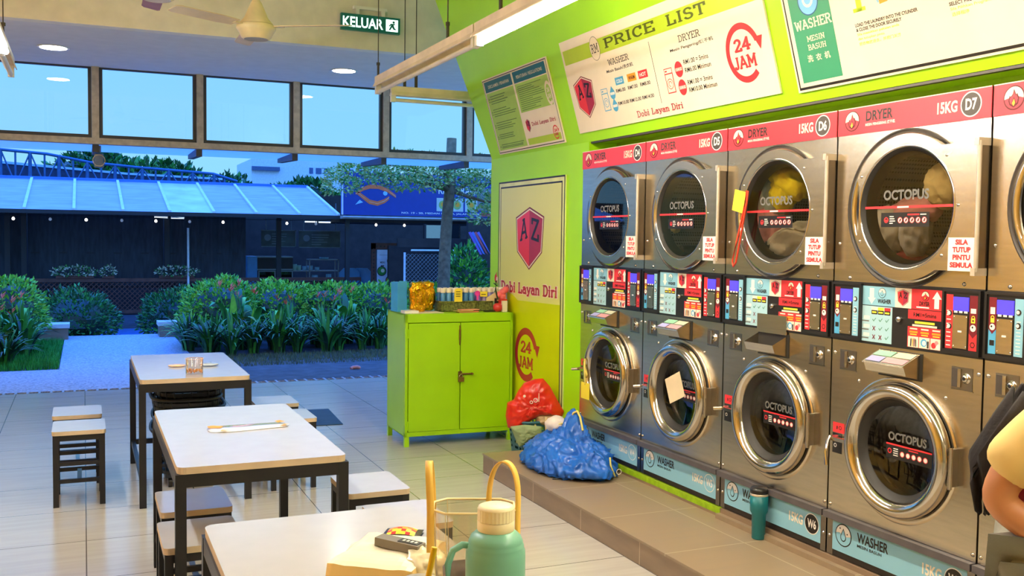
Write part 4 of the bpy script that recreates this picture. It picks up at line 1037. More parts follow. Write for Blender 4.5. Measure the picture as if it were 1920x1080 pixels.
# ================================================================ laundry baskets nested under the far table
BB = mat('black_basket', (22, 28, 40), .45, bump=.1, bscale=80)
def nested_basket(z, k, label):
    t = empty('laundry_basket', (.60 + .012 * ((k * 7) % 3 - 1), 6.52 + .01 * ((k * 5) % 3 - 1), z), (0, 0, radians((k * 37) % 9 - 4)), label, 'basket', 'black laundry baskets nested under the far table')
    b = MB(); h = .27
    def ring(fr, z_): return [(fr * .205 * abs(cos(a)) ** .6 * (1 if cos(a) > 0 else -1), fr * .30 * abs(sin(a)) ** .6 * (1 if sin(a) > 0 else -1), z_) for a in [2 * pi * i / 40 for i in range(40)]]
    rows = 6; R = [ring(.78 + .22 * i / rows, .0 + h * i / rows) for i in range(rows + 1)]
    # slatted wall: horizontal bands with gaps crossed by ribs
    for i in range(rows):
        a0 = ring(.78 + .22 * (i + .0) / rows, h * i / rows); a1 = ring(.78 + .22 * (i + .55) / rows, h * (i + .55) / rows)
        b.add(a0 + a1, [(j, (j + 1) % 40, 40 + (j + 1) % 40, 40 + j) for j in range(40)], BB)
    for j in range(0, 40, 2):
        b.tube([R[0][j], R[rows][j]], .004, BB, 5)
    b.add(R[0], [tuple(reversed(range(40)))], BB)
    b.build('wall', t)
    b = MB(); b.tube(ring(1.02, h), .011, BB, 6, closed=True); b.build('rim', t)
for k, (z, lb) in enumerate(((.085, 'bottom black basket of the stack under the far table'), (.16, 'second black basket from the bottom of the stack under the far table'), (.225, 'third black basket from the bottom of the stack under the far table'), (.285, 'second black basket from the top of the stack under the far table'), (.345, 'topmost black basket of the stack under the far table'))):
    nested_basket(z, k, lb)
t = empty('wheeled_dolly', (.60, 6.52, 0), label='low black wheeled dolly under the basket stack', cat='dolly')
b = MB(); b.box(-.15, .15, -.21, .21, .062, .084, BB); b.build('deck', t)
for sx in (-1, 1):
    for sy in (-1, 1):
        b = MB(); b.cyl((sx * .12 - .012, sy * .18, .03), (sx * .12 + .012, sy * .18, .03), .03, BLACK, 14); b.box(sx * .12 - .015, sx * .12 + .015, sy * .18 - .01, sy * .18 + .01, .03, .062, TRIMS); b.build('caster', t)
# ================================================================ small things indoors
def crumple(name, base, amp, freq, sub, m, parent=None, fold=False, seed=0, flatz=None, fn=None, build=True, ridge=True, **kw):
    """crumpled solid: icosphere mapped through fn and pushed by ridged noise"""
    import bmesh
    bm = bmesh.new(); bmesh.ops.create_icosphere(bm, subdivisions=sub, radius=1.0)
    for v in bm.verts:
        d = v.co.copy(); p = Vector((d.x * base[0], d.y * base[1], d.z * base[2]))
        if fn: p = fn(d, p)
        q = d * freq + Vector((seed, seed * 1.7, 0))
        n1 = noise.noise(q); n2 = noise.noise(q * 2.3)
        k = (1 - 2 * abs(n1)) * .6 + (1 - 2 * abs(n2)) * .35 + ((1 - 2 * abs(noise.noise(q * 5.1))) * .30 + (1 - 2 * abs(noise.noise(q * 9.7))) * .14 if sub > 4 else 0) if ridge else n1 + .5 * n2
        if fold:                                             # long sharp creases running down the cloth
            w_ = Vector((noise.noise(d * 1.7), noise.noise(d * 1.7 + Vector((5, 0, 0))), 0)) * .8
            f = Vector((d.x * 1.6 + d.y * 1.2, d.y * 2.6 - d.x * .8, d.z * .7)) + w_ + Vector((seed, 0, 0))
            k = (1 - 2 * abs(noise.noise(f * 1.3)) ** .7) * .75 + (1 - 2 * abs(noise.noise(f * 2.9 + Vector((0, 3, 0)))) ** .7) * .4 + (1 - 2 * abs(noise.noise(f * 6.1))) * .16 + (1 - 2 * abs(noise.noise(d * 13))) * .05
        p += d * amp * k
        if flatz is not None and p.z < flatz: p.z = flatz + (p.z - flatz) * .03
        v.co = p
    me = bpy.data.meshes.new(name); bm.to_mesh(me); bm.free(); me.materials.append(m)
    o = bpy.data.objects.new(name, me); COL.objects.link(o)
    if parent: o.parent = parent
    for p in me.polygons: p.use_smooth = True
    return tag(o, **kw)

# ---- on the cabinet top (z = .995)
CZ = .996
t = empty('blue_carton', (2.235, 7.20, CZ), (0, 0, radians(8)), 'flat sided blue carton at the left end of the cabinet top', 'box')
b = MB(); BC = mat('carton_blue', (60, 160, 226), .5); b.box(-.045, .035, -.02, .10, 0, .225, BC); b.poly([(-.045, .225), (.035, .225), (.05, .232), (-.03, .236)], -.021, BC); b.build('carton', t)
GOLD = mat('gold_foil', (250, 176, 40), .18, metal=1.0, var=.15, scale=20, bump=.6, bscale=30)
def gold(name, x, y, s, seed, label):
    def fn(d, p):
        p = Vector(tuple(c_ * (abs(q_) ** .45) * (1 if q_ > 0 else -1) for c_, q_ in zip((.062 * s, .036, .108), d)))
        p.x += .006 * sin(d.z * 9 + seed); p.z *= 1.0 + .04 * sin(d.x * 12); return p
    o = crumple(name, (.085 * s, .045, .118), .011, 3.4, 5, GOLD, seed=seed, flatz=-.110, fn=fn, label=label, cat='pack', group='gold foil packs on the cabinet'); o.location = (x, y, CZ + .114)
gold('gold_foil_pack', 2.335, 7.12, .9, 3, 'left crumpled gold foil pack on the cabinet'); gold('gold_foil_pack', 2.435, 7.22, .9, 8, 'right crumpled gold foil pack on the cabinet')
b = MB(); b.box(-.12, .14, -.07, .09, 0, .003, mat('cream_paper', (240, 230, 200), .5)); o = b.build('paper_sheet', label='cream paper sheet lying under the gold foil on the cabinet', cat='paper'); o.location = (2.36, 7.05, CZ); o.rotation_euler = (0, 0, .1)
b = MB(); b.box(-.05, .06, -.05, .05, 0, .02, WHITE); o = b.build('tissue_packet', label='white packet on the left front corner of the cabinet', cat='packet'); o.location = (2.24, 7.03, CZ)
RATT = mat('rattan_basket', (110, 116, 50), .7, var=.35, scale=60, bump=.6, bscale=90)
def shelf_basket(x, label):
    t = empty('rattan_tray', (x, 7.18, CZ), (0, 0, radians(-1)), label, 'basket', 'rattan trays of bottles on the cabinet')
    b = MB(); w, d, h = .145, .085, .075
    b.box(-w, w, -d, -d + .008, 0, h, RATT); b.box(-w, w, d - .008, d, 0, h, RATT); b.box(-w, -w + .008, -d, d, 0, h, RATT); b.box(w - .008, w, -d, d, 0, h, RATT); b.box(-w, w, -d, d, 0, .006, RATT); b.build('weave', t)
    b = MB(); b.tube([(-w, -d, h), (w, -d, h), (w, d, h), (-w, d, h)], .007, RATT, 6, closed=True); b.build('rim', t)
shelf_basket(2.665, 'left rattan tray of detergent bottles'); shelf_basket(2.962 - .005, 'right rattan tray of detergent bottles')
CAPW = mat('bottle_cap_white', (244, 232, 206), .4)
for (bx0, cols, nm) in ((2.545, [(60, 130, 190), (80, 150, 200), (70, 130, 190), (90, 140, 210)], 'left'), (2.84, [(150, 120, 210), (190, 170, 230), (160, 150, 220), (170, 160, 220)], 'right')):
    for j in range(2):
        for i in range(6):
            x = bx0 + i * .047; y = 7.13 + j * .085; m = mat('bottle_%d_%d_%d' % cols[i % 4], cols[i % 4], .3)
            t = empty('detergent_bottle', (x, y, CZ + .0065), label='white capped detergent bottle in the %s rattan tray, %s row' % (nm, ('front', 'rear')[j]), cat='bottle', group='bottles in the %s tray, %s row' % (nm, ('front', 'rear')[j]))
            b = MB(); b.lathe([(.001, 0), (.018, 0), (.020, .006), (.020, .125), (.012, .14)], (0, 0, 0), m, 14); b.build('bottle_body', t)
            b = MB(); b.lathe([(.019, .138), (.020, .142), (.020, .168), (.016, .174), (.001, .175)], (0, 0, 0), CAPW, 14); b.build('cap', t)
b = MB(); b.box(-.032, .032, -.002, 0, 0, .085, YEL); b.poly(arcp(0, .085, .032, .02, 0, 180, 10), -.001, YEL)
for k in range(3): b.rect(-.02, .016, .04 + k * .018, .045 + k * .018, -.0035, INK)
o = b.build('price_tag', label='yellow tag on the left rattan tray', cat='tag'); o.location = (2.655, 7.088, 1.072)
b = MB(); b.box(-.03, .03, -.002, 0, 0, .04, YEL); b.rect(-.02, .016, .015, .02, -.003, INK); o = b.build('price_tag', label='yellow tag on the right rattan tray', cat='tag'); o.location = (2.865, 7.083, 1.11)
b = MB(); b.prism([(0, 0), (.165, 0), (.165, .10), (.14, .105), (0, .025)], -.003, 0, mat('beige_card', (226, 204, 150), .5)); b.ring(.115, .045, .014, .003, -.004, DKGREY, n=12); b.ring(.145, .045, .012, .003, -.004, DKGREY, n=12)
o = b.build('beige_card', label='beige slanted card leaning in the right rattan tray', cat='card'); o.location = (2.885, 7.078, 1.075)
b = MB(); b.disc(0, 0, .022, 0, mat('magenta_print', (236, 60, 170), .4)); b.box(-.008, .008, -.001, .001, -.05, 0, MATS['magenta_print']); o = b.build('paper_rosette', label='small magenta rosette between the two rattan trays', cat='decoration'); o.location = (2.812, 7.08, 1.135)
t = empty('leaflet_stack', (2.70, 7.03, CZ), (0, 0, .12), 'thin stack of leaflets lying in front of the rattan trays', 'leaflets')
b = MB(); b.box(-.08, .09, -.04, .02, 0, .008, mat('leaflet_red', (226, 130, 100), .5)); b.box(-.10, .04, -.045, .025, .0085, .014, mat('leaflet_olive', (190, 180, 90), .5)); b.box(-.06, .10, -.03, .03, .0145, .022, mat('leaflet_pink', (236, 160, 130), .5)); b.build('leaflets', t)
b = MB(); b.box(-.04, .05, -.02, .02, 0, .010, BLACK); o = b.build('phone', label='small black flat object right of the leaflets on the cabinet', cat='gadget'); o.location = (2.885, 7.02, CZ)
REDT = mat('red_pot', (214, 50, 40), .35); 
b = MB(); b.lathe([(.001, 0), (.025, .003), (.038, .025), (.036, .05), (.02, .064), (.001, .06)], (0, 0, 0), mat('red_ball_pot', (216, 60, 56), .3), 18); o = b.build('red_round_pot', label='small red round pot near the right end of the cabinet top', cat='pot'); o.location = (2.955, 7.01, CZ)
b = MB(); b.box(-.02, .02, -.012, .012, 0, .085, CREAM); o = b.build('cream_box', label='upright cream box between the red pots on the cabinet', cat='box', ); o.location = (3.0, 6.985, CZ)
t = empty('flower_vase', (3.012, 7.05, CZ), label='red pot with pink artificial flowers at the right end of the cabinet', cat='vase')
b = MB(); b.box(-.025, .028, -.025, .025, 0, .095, REDT); b.build('pot', t)
PKF = mat('pink_flower', (244, 110, 110), .5); b = MB(); leaf_list = [(0, 0, .15), (-.025, .01, .13), (.02, -.01, .17), (.0, .0, .115)]
for k, (x, y, z) in enumerate(leaf_list): b.lathe([(.001, -.03), (.02, -.02), (.028, 0), (.02, .018), (.001, .025)], (x, y, z), PKF, 9)
b.tube([(-.04, 0, .09), (-.06, 0, .17), (-.055, 0, .24)], .006, mat('leaf_green_plastic', (30, 70, 40), .5), 6); b.tube([(-.05, 0, .2), (-.075, 0, .22)], .012, MATS['leaf_green_plastic'], 6, flat=.3); b.build('flowers', t)
b = MB(); b.lathe([(.001, 0), (.014, 0), (.016, .1), (.008, .13), (.008, .16), (.001, .16)], (0, 0, 0), mat('grey_green_bottle', (150, 180, 140), .4), 12); b.rect(-.01, .01, .06, .10, -.017, INK); o = b.build('small_bottle', label='slim grey green bottle with a dark label beside the pink flowers', cat='bottle'); o.location = (2.963, 7.09, CZ)

# ---- snack jar and litter on the far table (z .738)
t = empty('snack_jar', (.598, 6.05, .739), label='clear plastic jar with orange snacks left at the bottom', cat='jar')
PJ = glass('clear_plastic', (250, 232, 214), .12); b = MB(); b.lathe([(.048, .0), (.050, .003), (.050, .088), (.052, .09)], (0, 0, 0), PJ, 28); b.lathe([(.052, .09), (.053, .093), (.050, .093)], (0, 0, 0), mat('jar_rim', (240, 190, 160), .4), 28); b.build('jar_wall', t)
b = MB(); rnd = random.Random(2); OC = mat('orange_snack', (250, 170, 30), .5)
for k in range(46):
    a, r_ = rnd.uniform(0, 6.3), .042 * sqrt(rnd.random()); b.lathe([(.001, -.006), (.006, 0), (.001, .006)], (r_ * cos(a), r_ * sin(a), .010 + rnd.random() * .016), OC, 5)
b.build('snacks', t, kind='stuff')
o = crumple('crumpled_wrapper', (.05, .035, .006), .006, 3, 3, mat('pale_orange_film', (246, 200, 160), .25, coat=.5), seed=2, flatz=-.004, label='pale orange crumpled wrapper on the far table', cat='wrapper'); o.location = (.53, 6.42, .745)
o = crumple('crumpled_wrapper', (.055, .04, .008), .007, 3, 3, mat('silver_film', (196, 206, 220), .2, coat=.6), seed=6, flatz=-.005, label='silvery crumpled wrapper beside the jar on the far table', cat='wrapper'); o.location = (.72, 6.40, .747)
# ---- flat plastic packet on the middle table
t = empty('plastic_packet', (.642, 4.27, .7395), (0, 0, .03), 'flat clear plastic packet with orange ends on the middle table', 'packet')
PF = mat('clear_film', (236, 240, 246), .15, coat=.8, var=.03, bump=.25, bscale=14)
b = MB(); pts = [(-.165, -.05), (-.10, -.075), (.15, -.045), (.175, -.01), (.15, .045), (-.12, .055), (-.17, .02)]
n = len(pts); v = [(x, y, .0005) for x, y in pts] + [(x * .93, y * .8, .007) for x, y in pts]; b.add(v, [tuple(range(n, 2 * n))] + [(i, (i + 1) % n, n + (i + 1) % n, n + i) for i in range(n)], PF, True)
for pp in ([(-.165, .0), (-.12, -.02), (-.10, .02), (-.14, .05), (-.165, .04)], [(.13, .02), (.165, .03), (.15, .075), (.125, .06)], [(.12, -.06), (.17, -.03), (.15, -.02)], [(-.13, -.085), (-.09, -.07), (-.12, -.06)]):
    b.add([(x, y, .009) for x, y in pp], [tuple(range(len(pp)))], ORANGE)
b.add([(x, y, .0085) for x, y in ((-.08, .0), (.0, .02), (.03, .012), (-.05, -.012))], [(0, 1, 2, 3)], mat('rose_tint', (226, 180, 200), .4)); b.build('film', t)

# ---- nearest table (z .738): tissue pack, snack packets, carrier, flask, cup
TZ = .739
t = empty('tissue_pack', (.665, 2.235, TZ), (0, 0, radians(-38)), 'soft cream tissue pack lying at the front of the nearest table', 'tissues')
TP = mat('tissue_wrap', (248, 214, 142), .45, var=.03); TPT = mat('tissue_wrap_top', (252, 240, 212), .4, var=.05, scale=6)
def boxy(w, l, h, m, mt, name, parent, seed, sag=.008):
    b = MB(); nx, ny = 14, 18; V = {}; vs = []
    def P(i, j, k):
        x, y = -w + 2 * w * i / nx, -l + 2 * l * j / ny
        e_ = (1 - abs(2 * i / nx - 1) ** 5) * (1 - abs(2 * j / ny - 1) ** 5)
        z = k * h * (.82 + .18 * e_) + k * sag * noise.noise(Vector((x * 18, y * 18, seed)))
        s = 1 - .02 * k
        return (x * s, y * s, z)
    top = [[P(i, j, 1) for j in range(ny + 1)] for i in range(nx + 1)]
    for i in range(nx):
        for j in range(ny): b.add([top[i][j], top[i + 1][j], top[i + 1][j + 1], top[i][j + 1]], [(0, 1, 2, 3)], mt, True)
    edge = [top[i][0] for i in range(nx + 1)] + [top[nx][j] for j in range(1, ny + 1)] + [top[i][ny] for i in range(nx - 1, -1, -1)] + [top[0][j] for j in range(ny - 1, 0, -1)]
    n = len(edge); b.add([(x, y, 0) for x, y, z in edge] + [(x * 1.03, y * 1.03, h * .45) for x, y, z in edge] + edge, [(i, (i + 1) % n, n + (i + 1) % n, n + i) for i in range(n)] + [(n + i, n + (i + 1) % n, 2 * n + (i + 1) % n, 2 * n + i) for i in range(n)], m, True)
    return b.build(name, parent)
boxy(.105, .125, .085, TP, TPT, 'wrapped_stack', t, 1.0)
o = crumple('torn_film', (.055, .05, .03), .02, 2.5, 4, mat('cloudy_film', (236, 226, 190), .2, coat=.7), parent=t, seed=4); o.location = (.10, -.03, .055)
t = empty('snack_packet', (.80, 2.555, TZ), (0, 0, radians(-30)), 'small shiny snack packet with a red and yellow print', 'packet')
b = MB(); w, l = .052, .042; v = []
for i in range(9):
    for j in range(9):
        x, y = -w + 2 * w * i / 8, -l + 2 * l * j / 8; v.append((x, y, .008 + .018 * (1 - (2 * i / 8 - 1) ** 2) * (1 - (2 * j / 8 - 1) ** 2)))
PK = [INK, YEL, RED, ORANGE, WHITE, LIMEP]
for i in range(8):
    for j in range(8):
        k = 0 if i in (0, 7) or j in (0, 7) else (4 if j == 6 else (2 if (i + j) % 3 == 0 else (3 if j in (3, 4) else (1 if i < 5 else 5))))
        b.add([v[i * 9 + j], v[(i + 1) * 9 + j], v[(i + 1) * 9 + j + 1], v[i * 9 + j + 1]], [(0, 1, 2, 3)], PK[k], True)
b.add([(-w, -l, .0), (w, -l, 0), (w, l, 0), (-w, l, 0)], [(3, 2, 1, 0)], INK); b.add([(-w, -l, 0), (w, -l, 0), (w, -l, .008), (-w, -l, .008)], [(0, 1, 2, 3)], INK); b.add([(-w, -l, 0), (-w, l, 0), (-w, l, .008), (-w, -l, .008)], [(3, 2, 1, 0)], INK)
b.build('pouch', t)
b = MB(); b.box(-.06, .06, -.018, .018, 0, .02, mat('grey_sleeve', (128, 120, 112), .4)); b.box(-.0, .055, -.012, .012, .0205, .0215, INK); 
for k in range(4): b.box(.008 + k * .011, .014 + k * .011, -.004, .006, .0216, .022, WHITE)
o = b.build('biscuit_sleeve', label='short grey packet with black printing lying on the tissue pack', cat='packet'); o.location = (.682, 2.20, TZ + .0862); o.rotation_euler = (0, .04, radians(-50))
# clear carrier box with yellow straps
t = empty('carrier_box', (.775, 1.96, TZ), (0, 0, radians(-22)), 'clear plastic carrier box with two tall yellow strap handles', 'carrier')
CP = glass('carrier_plastic', (238, 226, 204), .10, .08); EDG = mat('carrier_edge', (244, 222, 170), .3)
b = MB(); hw, hd, h = .088, .060, .240; ch = .028
oc = [(-hw + ch, -hd), (hw - ch, -hd), (hw, -hd + ch), (hw, hd - ch), (hw - ch, hd), (-hw + ch, hd), (-hw, hd - ch), (-hw, -hd + ch)]
n = 8; b.add([(x * .86, y * .86, 0.001) for x, y in oc] + [(x, y, h) for x, y in oc], [(i, (i + 1) % n, n + (i + 1) % n, n + i) for i in range(n)], CP); b.add([(x * .86, y * .86, .001) for x, y in oc], [tuple(reversed(range(n)))], CP); b.build('clear_wall', t)
b = MB(); b.tube([(x, y, h) for x, y in oc], .0028, EDG, 6, closed=True)
for i in range(n): b.tube([(oc[i][0] * .86, oc[i][1] * .86, .001), (oc[i][0], oc[i][1], h)], .0012, EDG, 4)
b.build('edges', t)
STR = mat('yellow_strap', (246, 196, 90), .5, var=.05)
for sx in (-1, 1):
    b = MB(); x0 = sx * (hw + .004); pts = []
    for k in range(25):
        a = pi * k / 24; pts.append((x0 + sx * .006 * sin(a), -.040 * cos(a) , h + .0 + .098 * sin(a) ** .75))
    pts = [(x0, -.040, h - .09)] + pts + [(x0, .040, h - .09)]
    v = []
    for i, p in enumerate(pts): v += [(p[0] - .006, p[1], p[2]), (p[0] + .006, p[1], p[2])]
    vv = []
    for i, p in enumerate(pts):
        a_ = Vector(pts[min(i + 1, len(pts) - 1)]) - Vector(pts[max(0, i - 1)]); nn = Vector((1, 0, 0)).cross(a_).normalized() * .0015
        for dx in (-.008, .008):
            for s_ in (-1, 1): vv.append((p[0] + dx, p[1] + s_ * nn.y, p[2] + s_ * nn.z))
    fs = []
    for i in range(len(pts) - 1):
        q, r_ = 4 * i, 4 * i + 4
        fs += [(q, q + 2, r_ + 2, r_), (q + 1, r_ + 1, r_ + 3, q + 3), (q, r_, r_ + 1, q + 1), (q + 2, q + 3, r_ + 3, r_ + 2)]
    b.add([tuple(Matrix.Rotation(radians(52) if sx > 0 else 0, 3, 'Z') @ (Vector(q) - Vector((x0, 0, 0))) + Vector((x0 - (.028 if sx > 0 else 0), 0, 0))) for q in vv], fs, STR, True); b.build('strap', t)
b = MB(); b.lathe([(.001, .002), (.045, .002), (.05, .10), (.001, .10)], (-.01, 0, 0), mat('smoky_content', (96, 84, 84), .5), 20, sy=.8)
o = b.build('dark_cup', label='dark tub standing inside the clear carrier box', cat='tub'); o.location = (.775, 1.985, TZ + .002)
# flask
t = empty('vacuum_flask', (.706, 1.672, TZ), (0, 0, radians(-34)), 'mint green vacuum flask with a cream screw cap and side handle', 'flask')
MINT = mat('mint_plastic', (126, 190, 168), .32, var=.015); CAPC = mat('cream_cap', (250, 232, 190), .4)
b = MB(); b.lathe([(.001, 0), (.052, 0), (.056, .004), (.0565, .226), (.0560, .238), (.053, .246), (.0535, .249), (.051, .252), (.0515, .256), (.047, .266), (.038, .274), (.034, .277), (.001, .276)], (0, 0, 0), MINT, 48); b.build('flask_body', t)
b = MB(); n = 60; prof = [(.034, .277), (.0355, .279), (.0355, .300)]
b.lathe([(.034, .276), (.0352, .278), (.0352, .294), (.0340, .2955)], (0, 0, 0), CAPC, 48)
v = []
for (r_, z) in ((.0345, .296), (.0345, .318)):
    for k in range(n): v.append(((r_ + (.0006 if k % 2 else 0)) * cos(2 * pi * k / n), (r_ + (.0006 if k % 2 else 0)) * sin(2 * pi * k / n), z))
b.add(v, [(k, (k + 1) % n, n + (k + 1) % n, n + k) for k in range(n)], CAPC, False)
b.lathe([(.0345, .318), (.033, .322), (.028, .324), (.001, .3245)], (0, 0, 0), CAPC, 48, smooth=True); b.build('cap', t)
b = MB(); b.tube([(-.045, -.01, .246), (-.060, -.018, .249), (-.076, -.026, .240), (-.084, -.031, .215), (-.084, -.031, .10), (-.078, -.028, .055), (-.050, -.014, .045)], .0085, MINT, 10, flat=.75); b.build('handle', t)
t = empty('drink_cup', (.60, 1.80, TZ), label='grey cup with a yellow straw at the bottom edge of the picture', cat='cup')
b = MB(); b.lathe([(.001, 0), (.034, 0), (.042, .14), (.044, .143), (.044, .148), (.038, .152), (.001, .156)], (0, 0, 0), mat('cup_grey', (190, 178, 166), .35), 28); b.build('cup', t)
b = MB(); b.cyl((.005, 0, .10), (.028, -.004, .215), .006, mat('straw_yellow', (246, 196, 20), .4), 10); b.build('straw', t)

# ---- basket with the red and the blue shopping bags
t = empty('plastic_basket', (2.925, 6.335, 0), label='dark teal plastic laundry basket in the corner by the step', cat='basket')
TB_ = mat('teal_basket', (52, 104, 122), .45, var=.05)
b = MB(); N = 40
def rg(f, z): return [(f * .125 * (abs(cos(a)) ** .55) * (1 if cos(a) > 0 else -1), f * .165 * (abs(sin(a)) ** .55) * (1 if sin(a) > 0 else -1), z) for a in [2 * pi * i / N for i in range(N)]]
lv = [(.80, .0), (.84, .05)] + [(.84 + .012 * k, .05 + k * .019) for k in range(1, 11)] + [(.98, .27)]
R_ = [rg(f, z) for f, z in lv]
for i in range(len(R_) - 1):
    for j in range(N):
        if 1 <= i <= 10 and i % 2 == 0 and j % 2 == 0: continue     # the punched slots
        b.add([R_[i][j], R_[i][(j + 1) % N], R_[i + 1][(j + 1) % N], R_[i + 1][j]], [(0, 1, 2, 3)], TB_)
b.add(R_[0], [tuple(reversed(range(N)))], TB_); b.build('basket_wall', t)
b = MB(); b.tube(rg(1.0, .275), .010, TB_, 6, closed=True); b.build('rim', t)
REDB = mat('red_woven_plastic', (222, 40, 22), .28, var=.06, scale=6, bump=.35, bscale=22, coat=.3); CRB = mat('cream_binding', (232, 212, 150), .6); BEI = mat('beige_lining', (196, 170, 128), .7, bump=.2); CLO = mat('grey_green_cloth', (150, 168, 120), .8, bump=.3)
t = empty('shopping_bag', (2.93, 6.20, .30), (0, 0, radians(-30)), 'red woven shopping bag with cream handles slumped over the teal basket', 'bag')
# outline in its own face plane: x right, z up (metres)
ol = [(-.19, -.07), (-.205, .01), (-.195, .10), (-.155, .12), (-.125, .185), (-.09, .235), (-.02, .262), (.03, .268), (.075, .215), (.115, .14), (.165, .05), (.155, .02), (.08, .025), (.02, .02), (-.03, -.01), (-.08, -.05), (-.14, -.085)]
ol = [(x * 1.12 , z * 1.06) for x, z in ol]
def puff(ol, depth, m, name, parent, seed, nr=16, cxz=None, amp=.012, y0=0, extra=None):
    c = cxz or (sum(p[0] for p in ol) / len(ol), sum(p[1] for p in ol) / len(ol))
    ol2 = []
    for i, p in enumerate(ol):
        q = ol[(i + 1) % len(ol)]
        for k in range(6): ol2.append((p[0] + (q[0] - p[0]) * k / 6, p[1] + (q[1] - p[1]) * k / 6))
    n = len(ol2); b = MB(); v = []
    for side in (-1, 1):
        for r_ in range(nr + 1):
            f = r_ / nr
            for p in ol2:
                x, z = c[0] + (p[0] - c[0]) * f, c[1] + (p[1] - c[1]) * f
                q = Vector((x * 9, z * 9, seed + side))
                y = side * depth * sqrt(max(0, 1 - f ** 2.4)) + side * amp * ((1 - 2 * abs(noise.noise(q * 1.4))) + .6 * (1 - 2 * abs(noise.noise(q * 3.1))) + .4 * (1 - 2 * abs(noise.noise(q * 6)))) * (1 - f ** 6)
                v.append((x, y0 + y, z))
    H_ = (nr + 1) * n; fs = []
    for s in (0, 1):
        for r_ in range(nr):
            for i in range(n):
                a = s * H_ + r_ * n + i; a2 = s * H_ + r_ * n + (i + 1) % n; b1 = a + n; b2 = a2 + n
                fs.append((a, b1, b2, a2) if s == 0 else (a, a2, b2, b1))
    b.add(v, fs, m, True)
    if extra: extra(b)
    return b.build(name, parent)
def emblem(b):
    yy = -.078; b.ring(-.01, .14, .016, .005, yy, CREAM, n=16); b.rect(.010, .015, .13, .19, yy, CREAM); b.ring(-.04, .125, .012, .005, yy, CREAM, n=14); b.disc(-.09, .165, .010, yy + .01, CREAM, 12)
    for k in range(5): b.poly([(-.08 + k * .03, .075 + k * .004), (-.06 + k * .03, .079 + k * .004), (-.062 + k * .03, .087 + k * .004), (-.08 + k * .03, .084 + k * .004)], yy, mat('pale_red_print', (240, 120, 90), .5))
puff(ol, .055, REDB, 'bag_body', t, 3.0, extra=emblem)
b = MB(); 
b.tube([(-.14, -.012, -.088), (-.19, -.012, -.073), (-.208, -.01, .01), (-.197, -.01, .10)], .005, CRB, 6); b.tube([(.03, -.01, .270), (.077, -.012, .217), (.117, -.012, .142), (.168, -.01, .05)], .005, CRB, 6); b.build('binding', t)
puff([(-.02, .015), (.05, .035), (.165, .035), (.168, -.01), (.13, -.035), (.04, -.05), (-.01, -.04)], .03, BEI, 'inner_flap', t, 7.0, y0=.01)
HB = mat('cream_handle', (226, 200, 148), .6)
b = MB(); b.tube([(.06, -.035, .02), (.063, -.05, -.04), (.07, -.055, -.12)], .009, HB, 6, flat=.4); b.tube([(-.085, -.03, -.045), (-.05, -.05, -.09), (.0, -.06, -.15), (.03, -.06, -.17)], .008, HB, 6, flat=.4); b.tube([(-.02, -.03, -.02), (-.005, -.05, -.07), (.01, -.06, -.13)], .008, HB, 6, flat=.4); b.build('handle', t)
t = empty('folded_cloth', (2.90, 6.29, .255), (0, 0, radians(-28)), 'grey green cloth hanging out of the teal basket under the red bag', 'cloth')
puff([(-.12, -.005), (-.02, .01), (.10, .0), (.10, -.05), (.03, -.085), (-.02, -.13), (-.055, -.15), (-.085, -.09)], .02, CLO, 'cloth', t, 2.0, y0=-.135)
# blue bag
BLU = mat('blue_woven_plastic', (24, 100, 200), .32, var=.08, scale=5, bump=.5, bscale=16, coat=.25)
t = empty('shopping_bag', (2.79, 5.45, .1262), (0, 0, 0), 'blue crinkled shopping bag slumped on the step in front of W4', 'bag')
def bagfn(d, p):
    # slump: broad base, ridge to a peak at the back
    pk = math.exp(-((d.x - .25) ** 2 + (d.y - .05) ** 2) / .10)
    if d.z > 0: p.z = .045 + .155 * d.z ** .8 + .13 * pk
    else: p.z = .03 * d.z + .03
    s = 1 + .0 * d.z
    if d.z > 0: s = 1 - .28 * d.z
    p.x *= s; p.y *= s
    return p
o = crumple('bag_body', (.225, .40, .2), .046, 2.4, 6, BLU, parent=t, fold=True, seed=11, flatz=.0, fn=bagfn)
YH = mat('yellow_cord', (220, 206, 110), .6)
b = MB(); b.tube([(.03, .02, .30), (.035, .0, .345), (.045, -.03, .36), (.05, -.06, .33), (.05, -.10, .25)], .007, YH, 8); b.tube([(-.06, .10, .25), (-.02, .04, .275), (.02, .0, .27), (.06, -.03, .26)], .007, YH, 8, flat=.6); b.tube([(.10, -.36, .13), (.09, -.385, .09), (.105, -.39, .05), (.12, -.385, .02)], .006, YH, 8); b.ring(.14, .05, .018, .004, -.40, WHITE, n=14); b.build('cord_handle', t)
o = crumple('white_cloth', (.06, .05, .04), .02, 2.2, 3, mat('white_cotton', (226, 214, 204), .8), seed=5, label='white cloth poking out of the top of the blue bag', cat='cloth'); o.location = (2.76, 5.56, .385)
b = MB(); b.tube([(0, 0, 0), (.04, -.02, .004), (.09, -.03, .002)], .004, BLACK, 6); o = b.build('strap_end', label='thin black strap end lying on the step left of the blue bag', cat='strap'); o.location = (2.56, 5.20, .130)

